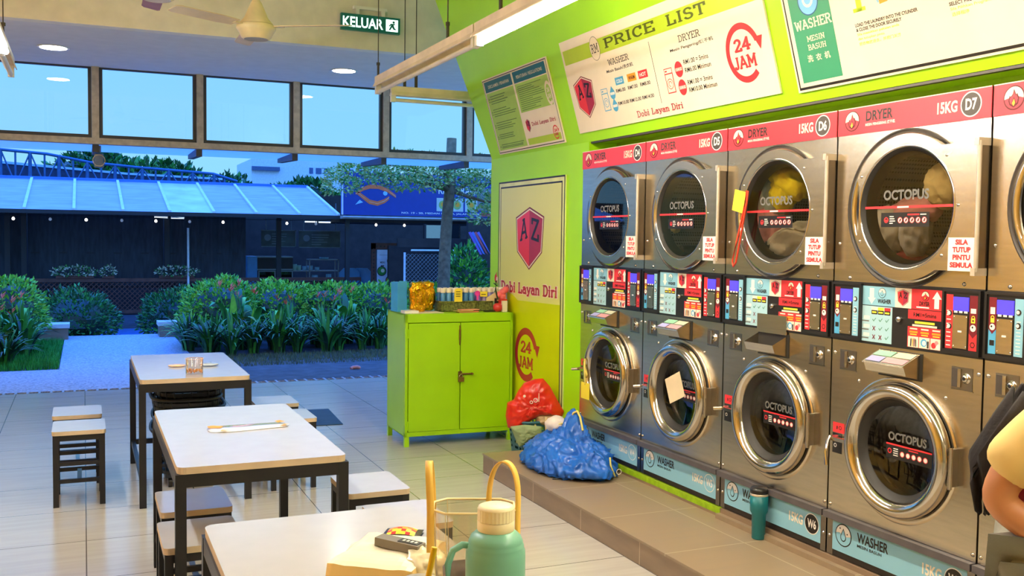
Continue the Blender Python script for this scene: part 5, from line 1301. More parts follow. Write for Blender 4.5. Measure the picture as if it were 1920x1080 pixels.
# ---- tumbler on the step
t = empty('tumbler', (3.0 - .012, 3.80, .1262), label='dark teal tumbler with a black lid standing on the step before W6', cat='tumbler')
b = MB(); b.lathe([(.001, 0), (.030, 0), (.032, .004), (.034, .12), (.043, .135), (.044, .215), (.001, .215)], (0, 0, 0), mat('teal_enamel', (20, 112, 118), .35), 32); b.lathe([(.0445, .213), (.0445, .222), (.043, .224)], (0, 0, 0), STEELW, 32); b.build('tumbler_body', t)
b = MB(); b.lathe([(.043, .222), (.045, .226), (.045, .240), (.040, .250), (.001, .250)], (0, 0, 0), BLACK, 28); b.tube([(.03, -.02, .248), (.055, -.035, .245), (.062, -.05, .22), (.060, -.055, .19)], .009, BLACK, 8, flat=.7); b.build('lid', t)

# ---- tags and notes on the machines
t = empty('yellow_tag', (2.952, 5.535, .60), (0, 0, -pi / 2), 'yellow tag hanging on a band from the latch of W4', 'tag')
b = MB(); b.box(-.055, .055, -.003, 0, -.06, .045, YEL); b.disc(0, .035, .004, -.004, INK, 8); b.build('card', t)
b = MB(); b.tube([(.0, 0, .035), (-.02, .002, .14), (-.05, .02, .19), (-.075, .03, .165), (-.05, .02, .14), (.015, .0, .10), (.0, 0, .035)], .006, mat('gold_band', (220, 200, 90), .5), 6); b.build('band', t)
t = empty('yellow_tag', (2.975, 3.995, 1.765), (0, radians(12), -pi / 2), 'yellow tag on a red lanyard hanging from the door of D6', 'tag')
b = MB(); b.box(-.045, .045, -.003, 0, -.055, .05, YEL); b.build('card', t)
LAN = mat('red_lanyard', (230, 70, 40), .5)
b = MB(); b.tube([(.05, -.004, .06), (.052, -.006, -.05), (.035, -.006, -.20), (.025, -.006, -.30), (.04, -.006, -.325), (.055, -.006, -.30), (.06, -.006, -.18), (.065, -.005, 0), (.06, -.004, .06)], .005, LAN, 6); b.build('lanyard', t)
t = empty('paper_note', (2.972, 4.53, .757), (0, radians(-24), -pi / 2), 'tilted beige paper note taped on the door glass of W5', 'note')
b = MB(); b.box(-.078, .078, -.002, 0, -.07, .07, mat('beige_note', (226, 206, 168), .6, var=.04)); b.build('paper', t)

# ---- laundry seen through the dryer doors
def cloth(mach, x, y, z, r, m, seed, label, amp=.35, rot=0):
    yl = 2.5884 + .8 * (8 - mach); x -= {5: .15, 6: .12, 7: .10}[mach]
    r = tuple(q * {5: 1.0, 6: 1.28, 7: 1.22}[mach] for q in r)
    o = crumple('laundry_item', r, min(r) * amp, 2.0, 4, m, seed=seed, label=label, cat='laundry', group='laundry inside dryer D%d' % mach)
    o.location = (3.041 + y - .05, yl - x, z); o.rotation_euler = (rot, 0, 0)
CT = lambda n, c: mat(n, c, .85, var=.08, bump=.3, bscale=40)
cloth(6, .46, .17, 1.86, (.05, .10, .05), CT('yellow_cotton', (255, 220, 10)), 1, 'bright yellow cloth inside dryer D6', rot=.5)
cloth(6, .43, .16, 1.80, (.04, .05, .06), CT('yellow_cotton', (255, 220, 10)), 9, 'second fold of yellow cloth inside dryer D6, lower')
cloth(6, .34, .20, 1.80, (.06, .06, .11), CT('mint_cotton', (176, 190, 170)), 2, 'pale mint cloth inside dryer D6', rot=.3)
cloth(6, .30, .19, 1.66, (.05, .07, .09), CT('pink_cotton', (222, 150, 140)), 3, 'pink striped cloth inside dryer D6')
cloth(6, .50, .18, 1.56, (.06, .14, .06), CT('white_cotton2', (216, 206, 180)), 4, 'white cloth inside dryer D6, at lower right', rot=-.3)
cloth(6, .38, .19, 1.51, (.06, .09, .05), CT('charcoal_cotton', (60, 58, 58)), 5, 'dark grey cloth at the bottom of dryer D6')
cloth(6, .58, .22, 1.86, (.04, .08, .05), CT('brown_cotton', (130, 90, 70)), 6, 'brown cloth inside dryer D6, upper right')
cloth(7, .60, .17, 1.80, (.05, .07, .07), CT('cream_cotton', (226, 200, 130)), 7, 'cream cloth inside dryer D7, upper right')
cloth(7, .26, .17, 1.56, (.05, .07, .13), CT('white_cotton2', (216, 206, 180)), 8, 'white towel inside dryer D7, lower left', rot=.25)
cloth(7, .43, .18, 1.62, (.04, .05, .09), CT('grey_cotton', (190, 184, 170)), 10, 'pale grey cloth inside dryer D7, centre')
cloth(7, .36, .20, 1.49, (.05, .10, .03), CT('red_cotton', (150, 40, 40)), 11, 'dark red cloth at the bottom of dryer D7')
cloth(7, .42, .19, 1.70, (.04, .10, .04), CT('pink_cotton', (222, 150, 140)), 12, 'pink cloth inside dryer D7, behind the red line')
cloth(5, .27, .17, 1.64, (.03, .05, .03), CT('cream_cotton', (226, 200, 130)), 13, 'small cream cloth inside dryer D5')
# ================================================================ outdoors
PEB = mat('pebble_wash', (168, 170, 182), .7, var=.22, scale=46, bump=.5, bscale=120)
sb('ground', -30, 40, 10.72, 120, -.55, -.50, GROUNDM)
b = MB()
b.box(-2.09, 8, 10.72, 12.42, -.30, -.012, PEB); b.box(-.27, 1.28, 12.42, 16.45, -.30, -.012, PEB)
o = b.build('path', kind='structure')
b = MB(); b.box(-2.09, -.27, 12.42, 24, -.30, -.02, GROUNDM); b.box(1.28, 12, 12.42, 16.6, -.30, -.02, GROUNDM); b.box(1.4, 8, 10.73, 12.42, -.02, -.008, GROUNDM); b.box(-.27, 12, 16.45, 24, -.50, -.34, GROUNDM); b.build('garden_soil', kind='structure')
STEPB = mat('blue_step', (60, 110, 170), .5, var=.08)
b = MB(); b.box(.2, 1.5, 16.45, 17.3, -.34, -.15, STEPB); b.box(.2, 1.5, 17.3, 19.6, -.34, -.20, STEPB); b.build('trim_8', kind='structure')
# low seat walls flanking the path end
for (x0, x1, lb) in ((-1.9, -.22, 'low stone kerb wall left of the path end'), (1.06, 2.4, 'low stone kerb wall right of the path end')):
    b = MB(); b.box(x0, x1, 15.9, 16.25, -.02, .16, RISERM); b.box(x0 - .02, x1 + .02, 15.88, 16.27, .16, .22, mat('kerb_cap', (206, 200, 190), .6)); b.build('kerb_wall', label=lb, cat='wall')

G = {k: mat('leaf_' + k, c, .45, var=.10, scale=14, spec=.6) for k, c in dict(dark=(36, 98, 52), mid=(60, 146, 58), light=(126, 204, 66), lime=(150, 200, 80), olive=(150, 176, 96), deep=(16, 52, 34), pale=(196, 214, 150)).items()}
BARK = mat('bark', (112, 98, 80), .85, var=.2, scale=12, bump=.5, bscale=40)
FLW = mat('orange_flower', (236, 96, 66), .5)
def leaf_blob(b, n, c, r, size, mats, seed, lump=.25, top=None, core=None):
    rnd = random.Random(seed)
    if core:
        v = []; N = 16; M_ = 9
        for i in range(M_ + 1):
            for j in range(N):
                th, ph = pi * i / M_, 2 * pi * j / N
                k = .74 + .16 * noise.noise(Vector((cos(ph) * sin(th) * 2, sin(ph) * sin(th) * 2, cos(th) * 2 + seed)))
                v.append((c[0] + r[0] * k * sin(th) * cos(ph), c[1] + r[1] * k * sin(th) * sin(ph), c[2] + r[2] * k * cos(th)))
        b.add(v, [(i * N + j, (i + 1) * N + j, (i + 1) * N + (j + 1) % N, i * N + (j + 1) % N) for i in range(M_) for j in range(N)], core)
    for i in range(n):
        while True:
            d = Vector((rnd.gauss(0, 1), rnd.gauss(0, 1), rnd.gauss(0, 1))).normalized()
            if d.z > -.75: break
        k = 1 + lump * noise.noise(d * 2.3 + Vector((seed, 0, 0))) + rnd.uniform(-.16, .05)
        p = Vector((c[0] + d.x * r[0] * k, c[1] + d.y * r[1] * k, c[2] + d.z * r[2] * k))
        s = size * rnd.uniform(.6, 1.3)
        a = (d + Vector((rnd.uniform(-1, 1), rnd.uniform(-1, 1), rnd.uniform(-.4, 1.0))) * .8).normalized()
        q = a.cross(Vector((rnd.uniform(-1, 1), rnd.uniform(-1, 1), rnd.uniform(-1, 1)))).normalized()
        nn = a.cross(q) * s * .12
        if mats is None: m = G['mid']
        else:
            m = mats[min(len(mats) - 1, int(rnd.random() ** 1.1 * len(mats)))]
        b.add([tuple(p), tuple(p + a * s * .5 + q * s * .26 + nn), tuple(p + a * s), tuple(p + a * s * .5 - q * s * .26 + nn)], [(0, 1, 2, 3)], m)
def shrub(name, loc, r, n, size, mats, seed, label, cat='shrub', group=None, stem=True):
    t = empty(name, loc, label=label, cat=cat, group=group)
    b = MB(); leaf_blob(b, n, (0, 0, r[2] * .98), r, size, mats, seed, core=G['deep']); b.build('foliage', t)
    if stem:
        b = MB()
        for k in range(4): b.cyl((0, 0, -.02), (r[0] * .35 * cos(k * 1.6 + seed), r[1] * .35 * sin(k * 1.6 + seed), r[2] * .8), .018, BARK, 6, r1=.008)
        b.build('stem', t)
    return t
# dark rounded shrubs at the steps
shrub('shrub', (-.15, 17.0, -.34), (.62, .5, .50), 2600, .075, [G['dark'], G['mid'], G['dark']], 3, 'dark rounded shrub left of the blue steps', group=None)
shrub('shrub', (1.42, 17.3, -.34), (.56, .5, .48), 2400, .075, [G['dark'], G['mid'], G['dark']], 5, 'dark rounded shrub right of the blue steps')
# clipped bright hedge, one bush after another
hed = [(1.9, 15.2, .58, .47), (2.75, 15.3, .62, .44), (3.55, 15.3, .60, .43), (4.35, 15.3, .62, .42), (5.1, 15.4, .60, .41)]
for i, (x, y, rx, rz) in enumerate(hed):
    shrub('hedge_bush', (x, y, -.02), (rx, .45, rz), 2300, .07, [G['light'], G['mid'], G['light'], G['lime']], 20 + i,
          ['bright green hedge bush nearest the path, right side', 'second bright hedge bush from the path, right side', 'middle bright hedge bush on the right side of the garden', 'bright hedge bush in front of the food banner', 'bright hedge bush behind the green cabinet, at its far right'][i], 'hedge', 'clipped hedge bushes right of the path')
shrub('hedge_bush', (-1.0, 15.1, -.02), (.50, .45, .50), 2300, .07, [G['light'], G['mid'], G['light'], G['lime']], 31, 'bright green hedge bush left of the path', 'hedge')
shrub('hedge_bush', (-1.9, 15.1, -.02), (.60, .45, .50), 1500, .07, [G['light'], G['mid'], G['light']], 32, 'bright green hedge bush at the left picture edge', 'hedge')
# strap leaved lilies
def lily_mesh(seed, n, h, spread, wid, mats, flowers=0):
    b = MB(); rnd = random.Random(seed)
    for i in range(n):
        a = rnd.uniform(0, 2 * pi); L = h * rnd.uniform(.65, 1.15); lean = rnd.uniform(.15, 1.0) * spread
        w = wid * rnd.uniform(.7, 1.2); base_r = rnd.uniform(0, .07); m = rnd.choice(mats)
        pts = []; K = 6
        for k in range(K + 1):
            s = k / K
            rr_ = base_r + lean * (s ** 1.7) * .9; z = L * (s - .38 * lean / max(.2, spread) * s * s * s * 1.6)
            pts.append((rr_, z))
        ca, sa = cos(a), sin(a); v = []
        tw = rnd.uniform(-.4, .4)
        for k, (r_, z) in enumerate(pts):
            s = k / K; ww = w * (sin(pi * min(1, s * .8 + .18)) ** .8) * (1 if k < K else .05)
            px, py = -sin(a + tw * s), cos(a + tw * s)
            v += [(r_ * ca + px * ww, r_ * sa + py * ww, z + ww * .35), (r_ * ca, r_ * sa, z), (r_ * ca - px * ww, r_ * sa - py * ww, z + ww * .35)]
        fs = []
        for k in range(K): fs += [(3 * k, 3 * k + 1, 3 * k + 4, 3 * k + 3), (3 * k + 1, 3 * k + 2, 3 * k + 5, 3 * k + 4)]
        b.add(v, fs, m, True)
    return b
def lily_bed(spots, kinds, group):
    protos = {}
    for i, (x, y, s, kind, lb) in enumerate(spots):
        if kind not in protos:
            t = empty('strap_leaf_lily' if kind < 3 else 'heliconia_plant', (0, 0, 0), cat='plant')
            kinds[kind](t); protos[kind] = t; c = t
        else: c = copy_tree(protos[kind])
        c.location = (x, y, -.02); c.scale = (s * 1.12, s * 1.12, s * 1.12); c.rotation_euler = (0, 0, i * 1.7); c['label'] = lb; c['group'] = group
DK = [G['dark'], G['deep'], G['mid'], G['dark']]; LT = [G['light'], G['mid'], G['lime']]
def kA(t): lily_mesh(1, 74, .52, .50, .018, DK).build('leaves', t)
def kB(t): lily_mesh(2, 66, .58, .46, .020, DK + [G['mid']]).build('leaves', t)
def kL(t): lily_mesh(3, 50, .50, .5, .018, LT).build('leaves', t)
def kH(t):
    lily_mesh(5, 12, .92, .34, .055, [G['mid'], G['light'], G['dark'], G['olive']]).build('leaves', t)
    b = MB(); rnd = random.Random(8)
    for k in range(3):
        x, y, z = rnd.uniform(-.16, .16), rnd.uniform(-.16, .16), rnd.uniform(.62, .8)
        b.tube([(x * .3, y * .3, .1), (x, y, z)], .005, G['mid'], 5)
        for j in range(5):
            a = rnd.uniform(0, 6.3); b.add([(x, y, z - .03 + j * .014), (x + .028 * cos(a), y + .028 * sin(a), z - .01 + j * .014), (x + .055 * cos(a), y + .055 * sin(a), z + .03 + j * .014), (x + .02 * cos(a + .7), y + .02 * sin(a + .7), z + j * .014)], [(0, 1, 2, 3)], FLW)
    b.build('flowers', t, label='orange flowers')
kinds = {0: kA, 1: kB, 2: kL, 3: kH}
rnd = random.Random(12); spots = []
rowsR = [(13.35, 1.52, 3.9, 9), (13.85, 1.35, 4.8, 11), (14.35, 1.45, 5.3, 10)]
ordn = ['front', 'middle', 'rear']
for r_, (y, x0, x1, n) in enumerate(rowsR):
    for k in range(n):
        x = x0 + (x1 - x0) * k / (n - 1) + rnd.uniform(-.06, .06)
        spots.append((x, y + rnd.uniform(-.12, .12), rnd.uniform(.85, 1.1), k % 2, 'dark strap leaved lily in the bed right of the path, among its like'))
for x, y in ((1.42, 15.0), (1.36, 14.55), (1.6, 14.75)): spots.append((x, y, .95, 2, 'light green strap leaved lily spilling over the right edge of the path'))
for x, y, s in ((1.95, 14.25, 1.12), (2.2, 14.3, 1.0), (2.62, 14.35, .85), (3.25, 14.3, .9), (3.6, 14.25, 1.0), (4.3, 14.3, .85)): spots.append((x, y, s, 3, 'tall broad leaved plant with orange flowers rising from the right lily bed'))
lily_bed(spots, kinds, 'lilies in the bed right of the path')
spots = []
for r_, (y, x0, x1, n) in enumerate([(12.95, -1.45, -.85, 3), (13.8, -1.5, -.7, 4), (14.3, -1.5, -.75, 4)]):
    for k in range(n): spots.append((x0 + (x1 - x0) * k / (n - 1), y + rnd.uniform(-.1, .1), rnd.uniform(.9, 1.1), k % 2, 'dark strap leaved lily in the bed left of the path, among its like'))
for x, y, s in ((-.80, 14.2, .95), (-1.15, 14.0, .95), (-1.55, 14.1, 1.0), (-.95, 13.7, .8)): spots.append((x, y, s, 3, 'tall broad leaved plant with orange flowers in the left lily bed'))
lily_bed(spots, kinds, 'lilies in the bed left of the path')
# lawn patches
GRS = mat('grass_blade', (40, 150, 50), .6, var=.2); GRS2 = mat('grass_blade_dull', (84, 104, 74), .7, var=.2)
def lawn(name, regions, n, m, h, label):
    b = MB(); rnd = random.Random(5)
    for (x0, x1, y0, y1) in regions:
        for i in range(n):
            x, y = rnd.uniform(x0, x1), rnd.uniform(y0, y1); a = rnd.uniform(0, 6.3); hh = h * rnd.uniform(.5, 1.2); l = rnd.uniform(-.5, .5) * hh
            b.add([(x - .005 * cos(a), y - .005 * sin(a), -.02), (x + .005 * cos(a), y + .005 * sin(a), -.02), (x + l * sin(a), y + l * cos(a), hh - .02)], [(0, 1, 2)], m)
    b.build(name, label=label, cat='grass', kind='stuff')
lawn('grass', [(-2.05, -.28, 12.46, 15.6)], 16000, GRS, .09, 'green grass in the bed left of the pebble path')
lawn('lawn', [(1.4, 5.0, 12.0, 13.2)], 9000, GRS2, .05, 'thin dull grass in front of the right lily bed')
b = MB(); b.tube([(2.9, 11.35, .0), (2.93, 11.36, .012), (2.97, 11.33, .02), (3.0, 11.35, .008)], .022, mat('crumpled_wrapper', (220, 140, 130), .5, bump=.4), 8); b.build('litter', label='small crumpled wrapper lying on the soil beyond the drain', cat='litter')

# tree with spreading light foliage
t = empty('tree', (5.36, 15.0, -.02), label='slim tree trunk with light drooping foliage in front of the blue billboard', cat='tree')
b = MB(); b.tube([(0, 0, 0), (.0, 0, .7), (.015, 0, 1.3), (.05, 0, 1.9), (.10, 0, 2.45), (.12, 0, 3.2)], .1, BARK, 12, rs=[.115, .105, .098, .092, .088, .08]); b.build('trunk', t)
b = MB()
for (x, y, z) in ((-1.5, -.3, 2.55), (-.9, .4, 2.75), (-1.0, -.8, 2.62), (.9, .1, 2.5), (1.3, -.4, 2.2), (.6, .7, 2.8), (-.4, -.7, 2.85)): b.tube([(.12, 0, 2.35), (x * .5, y * .5, z - .02), (x, y, z)], .03, BARK, 6, rs=[.04, .024, .012])
b.build('branches', t)
b = MB(); tl = [G['olive'], G['pale'], G['olive'], G['mid']]
for i, (x, y, z, rx, rz, n) in enumerate(((-1.45, -.3, 2.55, .50, .17, 900), (-1.75, -.2, 2.36, .26, .14, 420), (-.95, -.5, 2.62, .50, .26, 1100), (-.45, -.4, 2.62, .45, .24, 900), (-.6, -.3, 2.42, .4, .12, 500), (.35, -.2, 2.70, .50, .20, 900), (.75, -.2, 2.50, .45, .3, 1100), (1.0, -.3, 2.15, .34, .30, 900), (.62, -.3, 1.95, .25, .16, 350), (.5, .2, 2.35, .25, .2, 350), (1.3, -.2, 2.6, .5, .3, 900))):
    leaf_blob(b, n, (x, y, z), (rx, .45, rz), .062, tl, 40 + i, lump=.5)
b.build('foliage', t)

# ---------------------------------------------------------------- food court across the garden
FD = dict(dark=mat('stall_dark_timber', (44, 36, 36), .7, var=.2, scale=5), brown=mat('stall_brown_timber', (96, 58, 48), .7, var=.12), tarp=mat('dark_roller_tarp', (44, 50, 62), .75, var=.18, scale=3, stretch=(6, 1, 1)),
          post=mat('stall_post', (30, 30, 36), .6), pipe=mat('white_pipe', (214, 220, 226), .5), metal=mat('stall_metal', (140, 146, 150), .5, var=.1))
b = MB(); b.box(-8, 10, 16.6 + 2.7, 30, -.36, -.30, GROUNDM); b.build('floor_stall', kind='structure')
b = MB(); b.box(-8, 10, 24.2, 24.4, -.3, 2.6, FD['dark']); b.build('wall_stall_back', kind='structure')
# translucent roof
ROOF = mat('roof_panel', (150, 152, 192), .45, var=.10, scale=2.2, stretch=(1, 3, 1), bump=.04); RIB = mat('roof_rib', (210, 214, 226), .5); ROOF2 = mat('roof_panel_clear', (190, 198, 214), .4, var=.12, scale=2)
t = empty('stall_roof', (0, 0, 0), label='long sloping roof of pale blue sheets with white ribs over the food stalls', cat='roof')
zE, zR, yE, yR = 1.96, 2.64, 19.0, 22.0
segs = [-5.0, -4.2, -3.35, -2.55, -1.74, -.94, -.15, .66, 1.46, 2.24, 3.02, 3.84, 4.60]
b = MB()
for i in range(len(segs) - 1):
    m = ROOF2 if i == 8 else ROOF
    a, c = segs[i], segs[i + 1]
    b.add([(a, yE, zE), (c, yE, zE), (c, yR, zR), (a, yR, zR), (a, yE, zE + .02), (c, yE, zE + .02), (c, yR, zR + .02), (a, yR, zR + .02)], [(0, 3, 2, 1), (4, 5, 6, 7), (0, 1, 5, 4), (2, 3, 7, 6)], m)
b.build('roof_sheets', t)
for x in segs:
    b = MB(); b.add([(x - .025, yE, zE + .02), (x + .025, yE, zE + .02), (x + .025, yR, zR + .02), (x - .025, yR, zR + .02), (x - .025, yE, zE + .055), (x + .025, yE, zE + .055), (x + .025, yR, zR + .055), (x - .025, yR, zR + .055)],
                    [(0, 3, 2, 1), (4, 5, 6, 7), (0, 1, 5, 4), (1, 2, 6, 5), (2, 3, 7, 6), (3, 0, 4, 7)], RIB); b.build('rib', t)
b = MB(); b.box(-5, 4.62, yE - .06, yE, zE - .05, zE + .02, FD['post']); b.box(-5, 4.62, yR - .02, yR + .1, zR - .02, zR + .07, mat('ridge_blue', (60, 120, 190), .5)); b.build('gutter', t)
# posts
for (x, lb) in ((-1.27, 'outermost black timber post of the food stall at the left edge'), (-1.0, 'second black timber post of the food stall from the left'), (1.48, 'black timber post above the white flower pots'), (3.62, 'black timber post between the two dark stall signs')):
    b = MB(); b.box(x - .045, x + .045, 20.0, 20.09, -.3, 2.17, FD['post']); b.build('timber_post', label=lb, cat='post', group='black posts of the food stall')
for (x, z0, z1, lb) in ((1.86, .75, 1.7, 'thin white pipe post beside the right flower pots'), (4.98, .66, 1.55, 'thin white pipe post below the billboard corner')):
    b = MB(); b.cyl((x, 19.9, -.3), (x, 19.9, z1), .022, FD['pipe'], 8); b.build('pipe_post', label=lb, cat='post')
# roller tarps
for (a, c, lb) in ((-4.0, -1.05, 'dark roller tarp at the far left of the stall'), (-.95, 1.43, 'widest dark roller tarp between two posts of the stall'), (1.53, 3.0, 'dark roller tarp right of the middle post of the stall')):
    t = empty('roller_tarp', ((a + c) / 2, 20.25, 0), label=lb, cat='tarp', group='dark roller tarps'); w = (c - a) / 2
    b = MB(); n = 24; v = []
    for i in range(n + 1):
        x = -w + 2 * w * i / n; dy = .02 * sin(i * 1.3)
        for z in (.55, 1.2, 2.22): v.append((x, dy, z))
    b.add(v, [(3 * i + j, 3 * i + 3 + j, 3 * i + 4 + j, 3 * i + 1 + j) for i in range(n) for j in (0, 1)], FD['tarp'], True); b.box(-w, w, .01, .04, 1.19, 1.21, FD['post']); b.build('sheet', t)
    b = MB(); b.cyl((-w, 0, .55), (w, 0, .55), .025, FD['post'], 8); b.build('bottom_bar', t)
# lattice balustrade
t = empty('lattice_fence', (0, 19.95, 0), label='reddish brown timber lattice balustrade below the dark tarps', cat='fence')
b = MB(); b.box(-4, 5.3, -.03, .03, .66, .73, FD['brown']); b.box(-4, 5.3, -.03, .03, .06, .12, FD['brown']); b.build('rail', t)
b = MB()
x = -4.6
while x < 5.3:
    for sgn in (1, -1):
        xa, xb = (x, x + .54) if sgn > 0 else (x + .54, x)
        za, zb = .12, .66
        if max(xa, xb) < 5.3 and min(xa, xb) > -4:
            d = .012; b.add([(xa - d, -.01 * sgn, za), (xa + d, -.01 * sgn, za), (xb + d, -.01 * sgn, zb), (xb - d, -.01 * sgn, zb), (xa - d, .004 - .01 * sgn, za), (xa + d, .004 - .01 * sgn, za), (xb + d, .004 - .01 * sgn, zb), (xb - d, .004 - .01 * sgn, zb)], [(0, 1, 2, 3), (7, 6, 5, 4), (0, 3, 7, 4), (1, 5, 6, 2)], FD['brown'])
    x += .09
b.build('lattice', t)
# flower troughs
PET = mat('pale_flowers', (206, 210, 190), .6)
for (x, lb) in ((-.15, 'row of pale potted plants on the left of the balustrade'), (.42, 'small pale potted plant between the two flower rows'), (1.65, 'row of pale potted plants on the right of the balustrade')):
    t = empty('potted_plant', (x, 19.93, .73), label=lb, cat='plant'); w = .12 if x == .42 else .36
    b = MB(); b.box(-w * .9, w * .9, -.03, .03, 0.001, .05, FD['brown']); b.build('pot', t)
    b = MB(); leaf_blob(b, 420 if w > .2 else 140, (0, 0, .12), (w, .08, .10), .05, [G['dark'], PET, G['mid'], PET], int(x * 10) + 60); b.build('flowers', t)
# string of bulbs
BULB = mat('bulb_glow', (255, 250, 240), .3, emit=(255, 248, 236), estr=2.2); BULB2 = mat('bulb_dim', (190, 200, 210), .3, emit=(160, 180, 200), estr=.25)
bl = [(-1.15, 1), (-.55, 0), (.05, 1), (.66, 0), (1.26, 1), (1.87, 0), (2.49, 1), (3.72, 1), (4.3, 0), (4.93, 1), (5.55, 1), (6.16, 1)]
names_ = ['first', 'second', 'third', 'fourth', 'fifth', 'sixth', 'seventh', 'eighth', 'ninth', 'tenth', 'eleventh', 'twelfth']
for i, (x, on) in enumerate(bl):
    t = empty('hanging_bulb', (x, 19.7, 1.83), label='%s bulb from the left of the string under the eave' % names_[i], cat='light', group='string of bulbs under the eave')
    b = MB(); b.lathe([(.001, -.04), (.022, -.03), (.028, -.008), (.018, .012), (.012, .02)], (0, 0, 0), BULB if on else BULB2, 12); b.build('bulb', t)
    b = MB(); b.cyl((0, 0, .02), (0, 0, .06), .008, FD['post'], 6); b.build('cord', t)
b = MB(); b.tube([(x, 19.7, 1.893 - .012 * abs(sin(x * 5.15 + 1.2))) for x in [-3 + .1 * k for k in range(120)]], .005, FD['post'], 4)
for x in (-1.27, 1.48, 3.62): b.cyl((x, 19.7, 1.89), (x, 20.0, 1.92), .005, FD['post'], 4)
b.build('bulb_cable', label='thin sagging cable carrying the bulbs along the eave', cat='cable')
TL = mat('stall_tube_glow', (240, 250, 255), .3, emit=(220, 240, 255), estr=1.6)
for (x, z, lb) in ((1.36, 1.89, 'short lit tube under the eave left of the middle post'), (1.66, 1.885, 'short lit tube under the eave right of the middle post'), (4.22, 1.86, 'left one of two lit tubes above the dark stall signs'), (4.50, 1.855, 'right one of two lit tubes above the dark stall signs')):
    b = MB(); b.cyl((x - .12, 19.8, z), (x + .12, 19.8, z), .012, TL, 8); b.box(x - .125, x + .125, 19.79, 19.81, z + .012, z + .03, WHITE); b.build('stall_tube', label=lb, cat='light')
# stall fittings: signs, fridge, racks
DS = mat('faded_sign', (66, 84, 84), .6, var=.2, scale=4); DSF = mat('faded_sign_frame', (110, 130, 140), .6)
for (a, c, z0, z1, lb) in ((3.35, 4.06, 1.34, 1.69, 'left dark menu board inside the stall'), (4.12, 5.0, 1.33, 1.69, 'right dark menu board inside the stall')):
    t = empty('menu_board', (a, 20.5, z0), label=lb, cat='sign'); w, h = c - a, z1 - z0
    b = MB(); b.box(0, w, 0, .03, 0, h, DS); rnd = random.Random(3)
    for k in range(5): b.rect(w * .3, w * .3 + rnd.uniform(.1, w * .6), .06 + k * .05, .075 + k * .05, -.002, DSF)
    b.disc(w * .18, h * .55, .07, -.002, DSF, 16); b.build('face', t)
    b = MB(); b.box(0, w, -.01, 0, 0, .015, DSF); b.box(0, w, -.01, 0, h - .015, h, DSF); b.box(w - .015, w, -.01, 0, 0, h, DSF); b.cyl((.1, .015, h), (.1, .015, 2.27 - z0), .008, DSF, 6); b.cyl((w - .1, .015, h), (w - .1, .015, 2.27 - z0), .008, DSF, 6); b.build('frame', t)
t = empty('display_fridge', (3.12, 20.7, -.3), label='glass door display fridge with a blue side behind the hedge', cat='fridge')
FB = mat('fridge_blue', (70, 150, 210), .4); FG = mat('fridge_grey', (120, 134, 140), .4)
b = MB(); b.box(-.02, .18, 0, .5, 0, 1.44, FB); b.box(.18, .92, .02, .5, 0, 1.44, FD['post']); b.box(.18, .92, 0, .02, 1.15, 1.18, FG); b.box(.18, .92, 0, .02, 1.41, 1.44, FG); b.build('body', t)
for a in (.20, .56):
    b = MB(); b.box(a, a + .35, -.02, 0, .1, .12, FG); b.box(a, a + .35, -.02, 0, 1.12, 1.14, FG); b.box(a, a + .02, -.02, 0, .12, 1.12, FG); b.box(a + .33, a + .35, -.02, 0, .12, 1.12, FG); b.box(a + .02, a + .33, -.012, -.008, .12, 1.12, PGLASS); b.build('door', t)
t = empty('stall_rack', (4.05, 20.8, -.3), label='metal rack with bowls and containers inside the stall', cat='rack')
b = MB()
for x in (.35, .97): b.box(x, x + .02, 0, .02, 0, 1.38, FD['metal']); b.box(x, x + .02, .3, .32, 0, 1.38, FD['metal'])
for z in (.5, .92, 1.12, 1.36): b.box(0 if z == 1.12 else .35, .99, 0, .32, z, z + .02, FD['metal'])
b.box(-.4, 1.0, .1, .5, .5, .9, FD['dark']); b.build('frame', t)
rnd = random.Random(9); CB = mat('pale_blue_ware', (130, 180, 210), .4); CG = mat('pale_green_ware', (150, 190, 170), .4)
for k, (x, z, w, h, m) in enumerate(((.05, 1.141, .07, .13, CG), (.16, 1.141, .05, .11, CG), (.28, 1.141, .045, .09, CB), (.40, 1.141, .06, .10, CB), (.55, 1.141, .05, .07, CB), (.70, 1.381, .10, .04, CB), (.5, .941, .07, .1, CB), (.8, .941, .06, .12, CB))):
    b = MB(); b.lathe([(w * .8, 0), (w, h * .3), (w, h), (w * .9, h)], (0, 0, 0), m, 14); b.lathe([(w * .8, 0), (.001, 0)], (0, 0, 0), m, 14)
    o = b.build('container', label='pale bowl or tub standing on the stall rack, among its like', cat='container', group='tubs on the stall rack'); o.location = (4.05 + x, 20.95, -.3 + z)
for (x, lb) in ((5.15, 'blue plastic chair left inside the stall'), (5.42, 'blue plastic chair beside the banner frame')):
    t = empty('plastic_chair', (x, 20.4, -.3), (0, 0, radians(-20)), lb, 'chair', 'blue plastic chairs in the stall'); PC = mat('blue_plastic', (60, 140, 200), .4)
    b = MB(); b.box(-.2, .2, -.2, .2, .42, .45, PC); b.build('seat', t)
    b = MB(); b.prism([(-.2, .45), (.2, .45), (.22, 1.1), (.12, 1.2), (-.12, 1.2), (-.22, 1.1)], .17, .2, PC); b.build('backrest', t)
    for sx in (-.17, .17):
        for sy in (-.17, .17): b = MB(); b.cyl((sx, sy, 0), (sx, sy, .42), .02, PC, 8); b.build('leg', t)
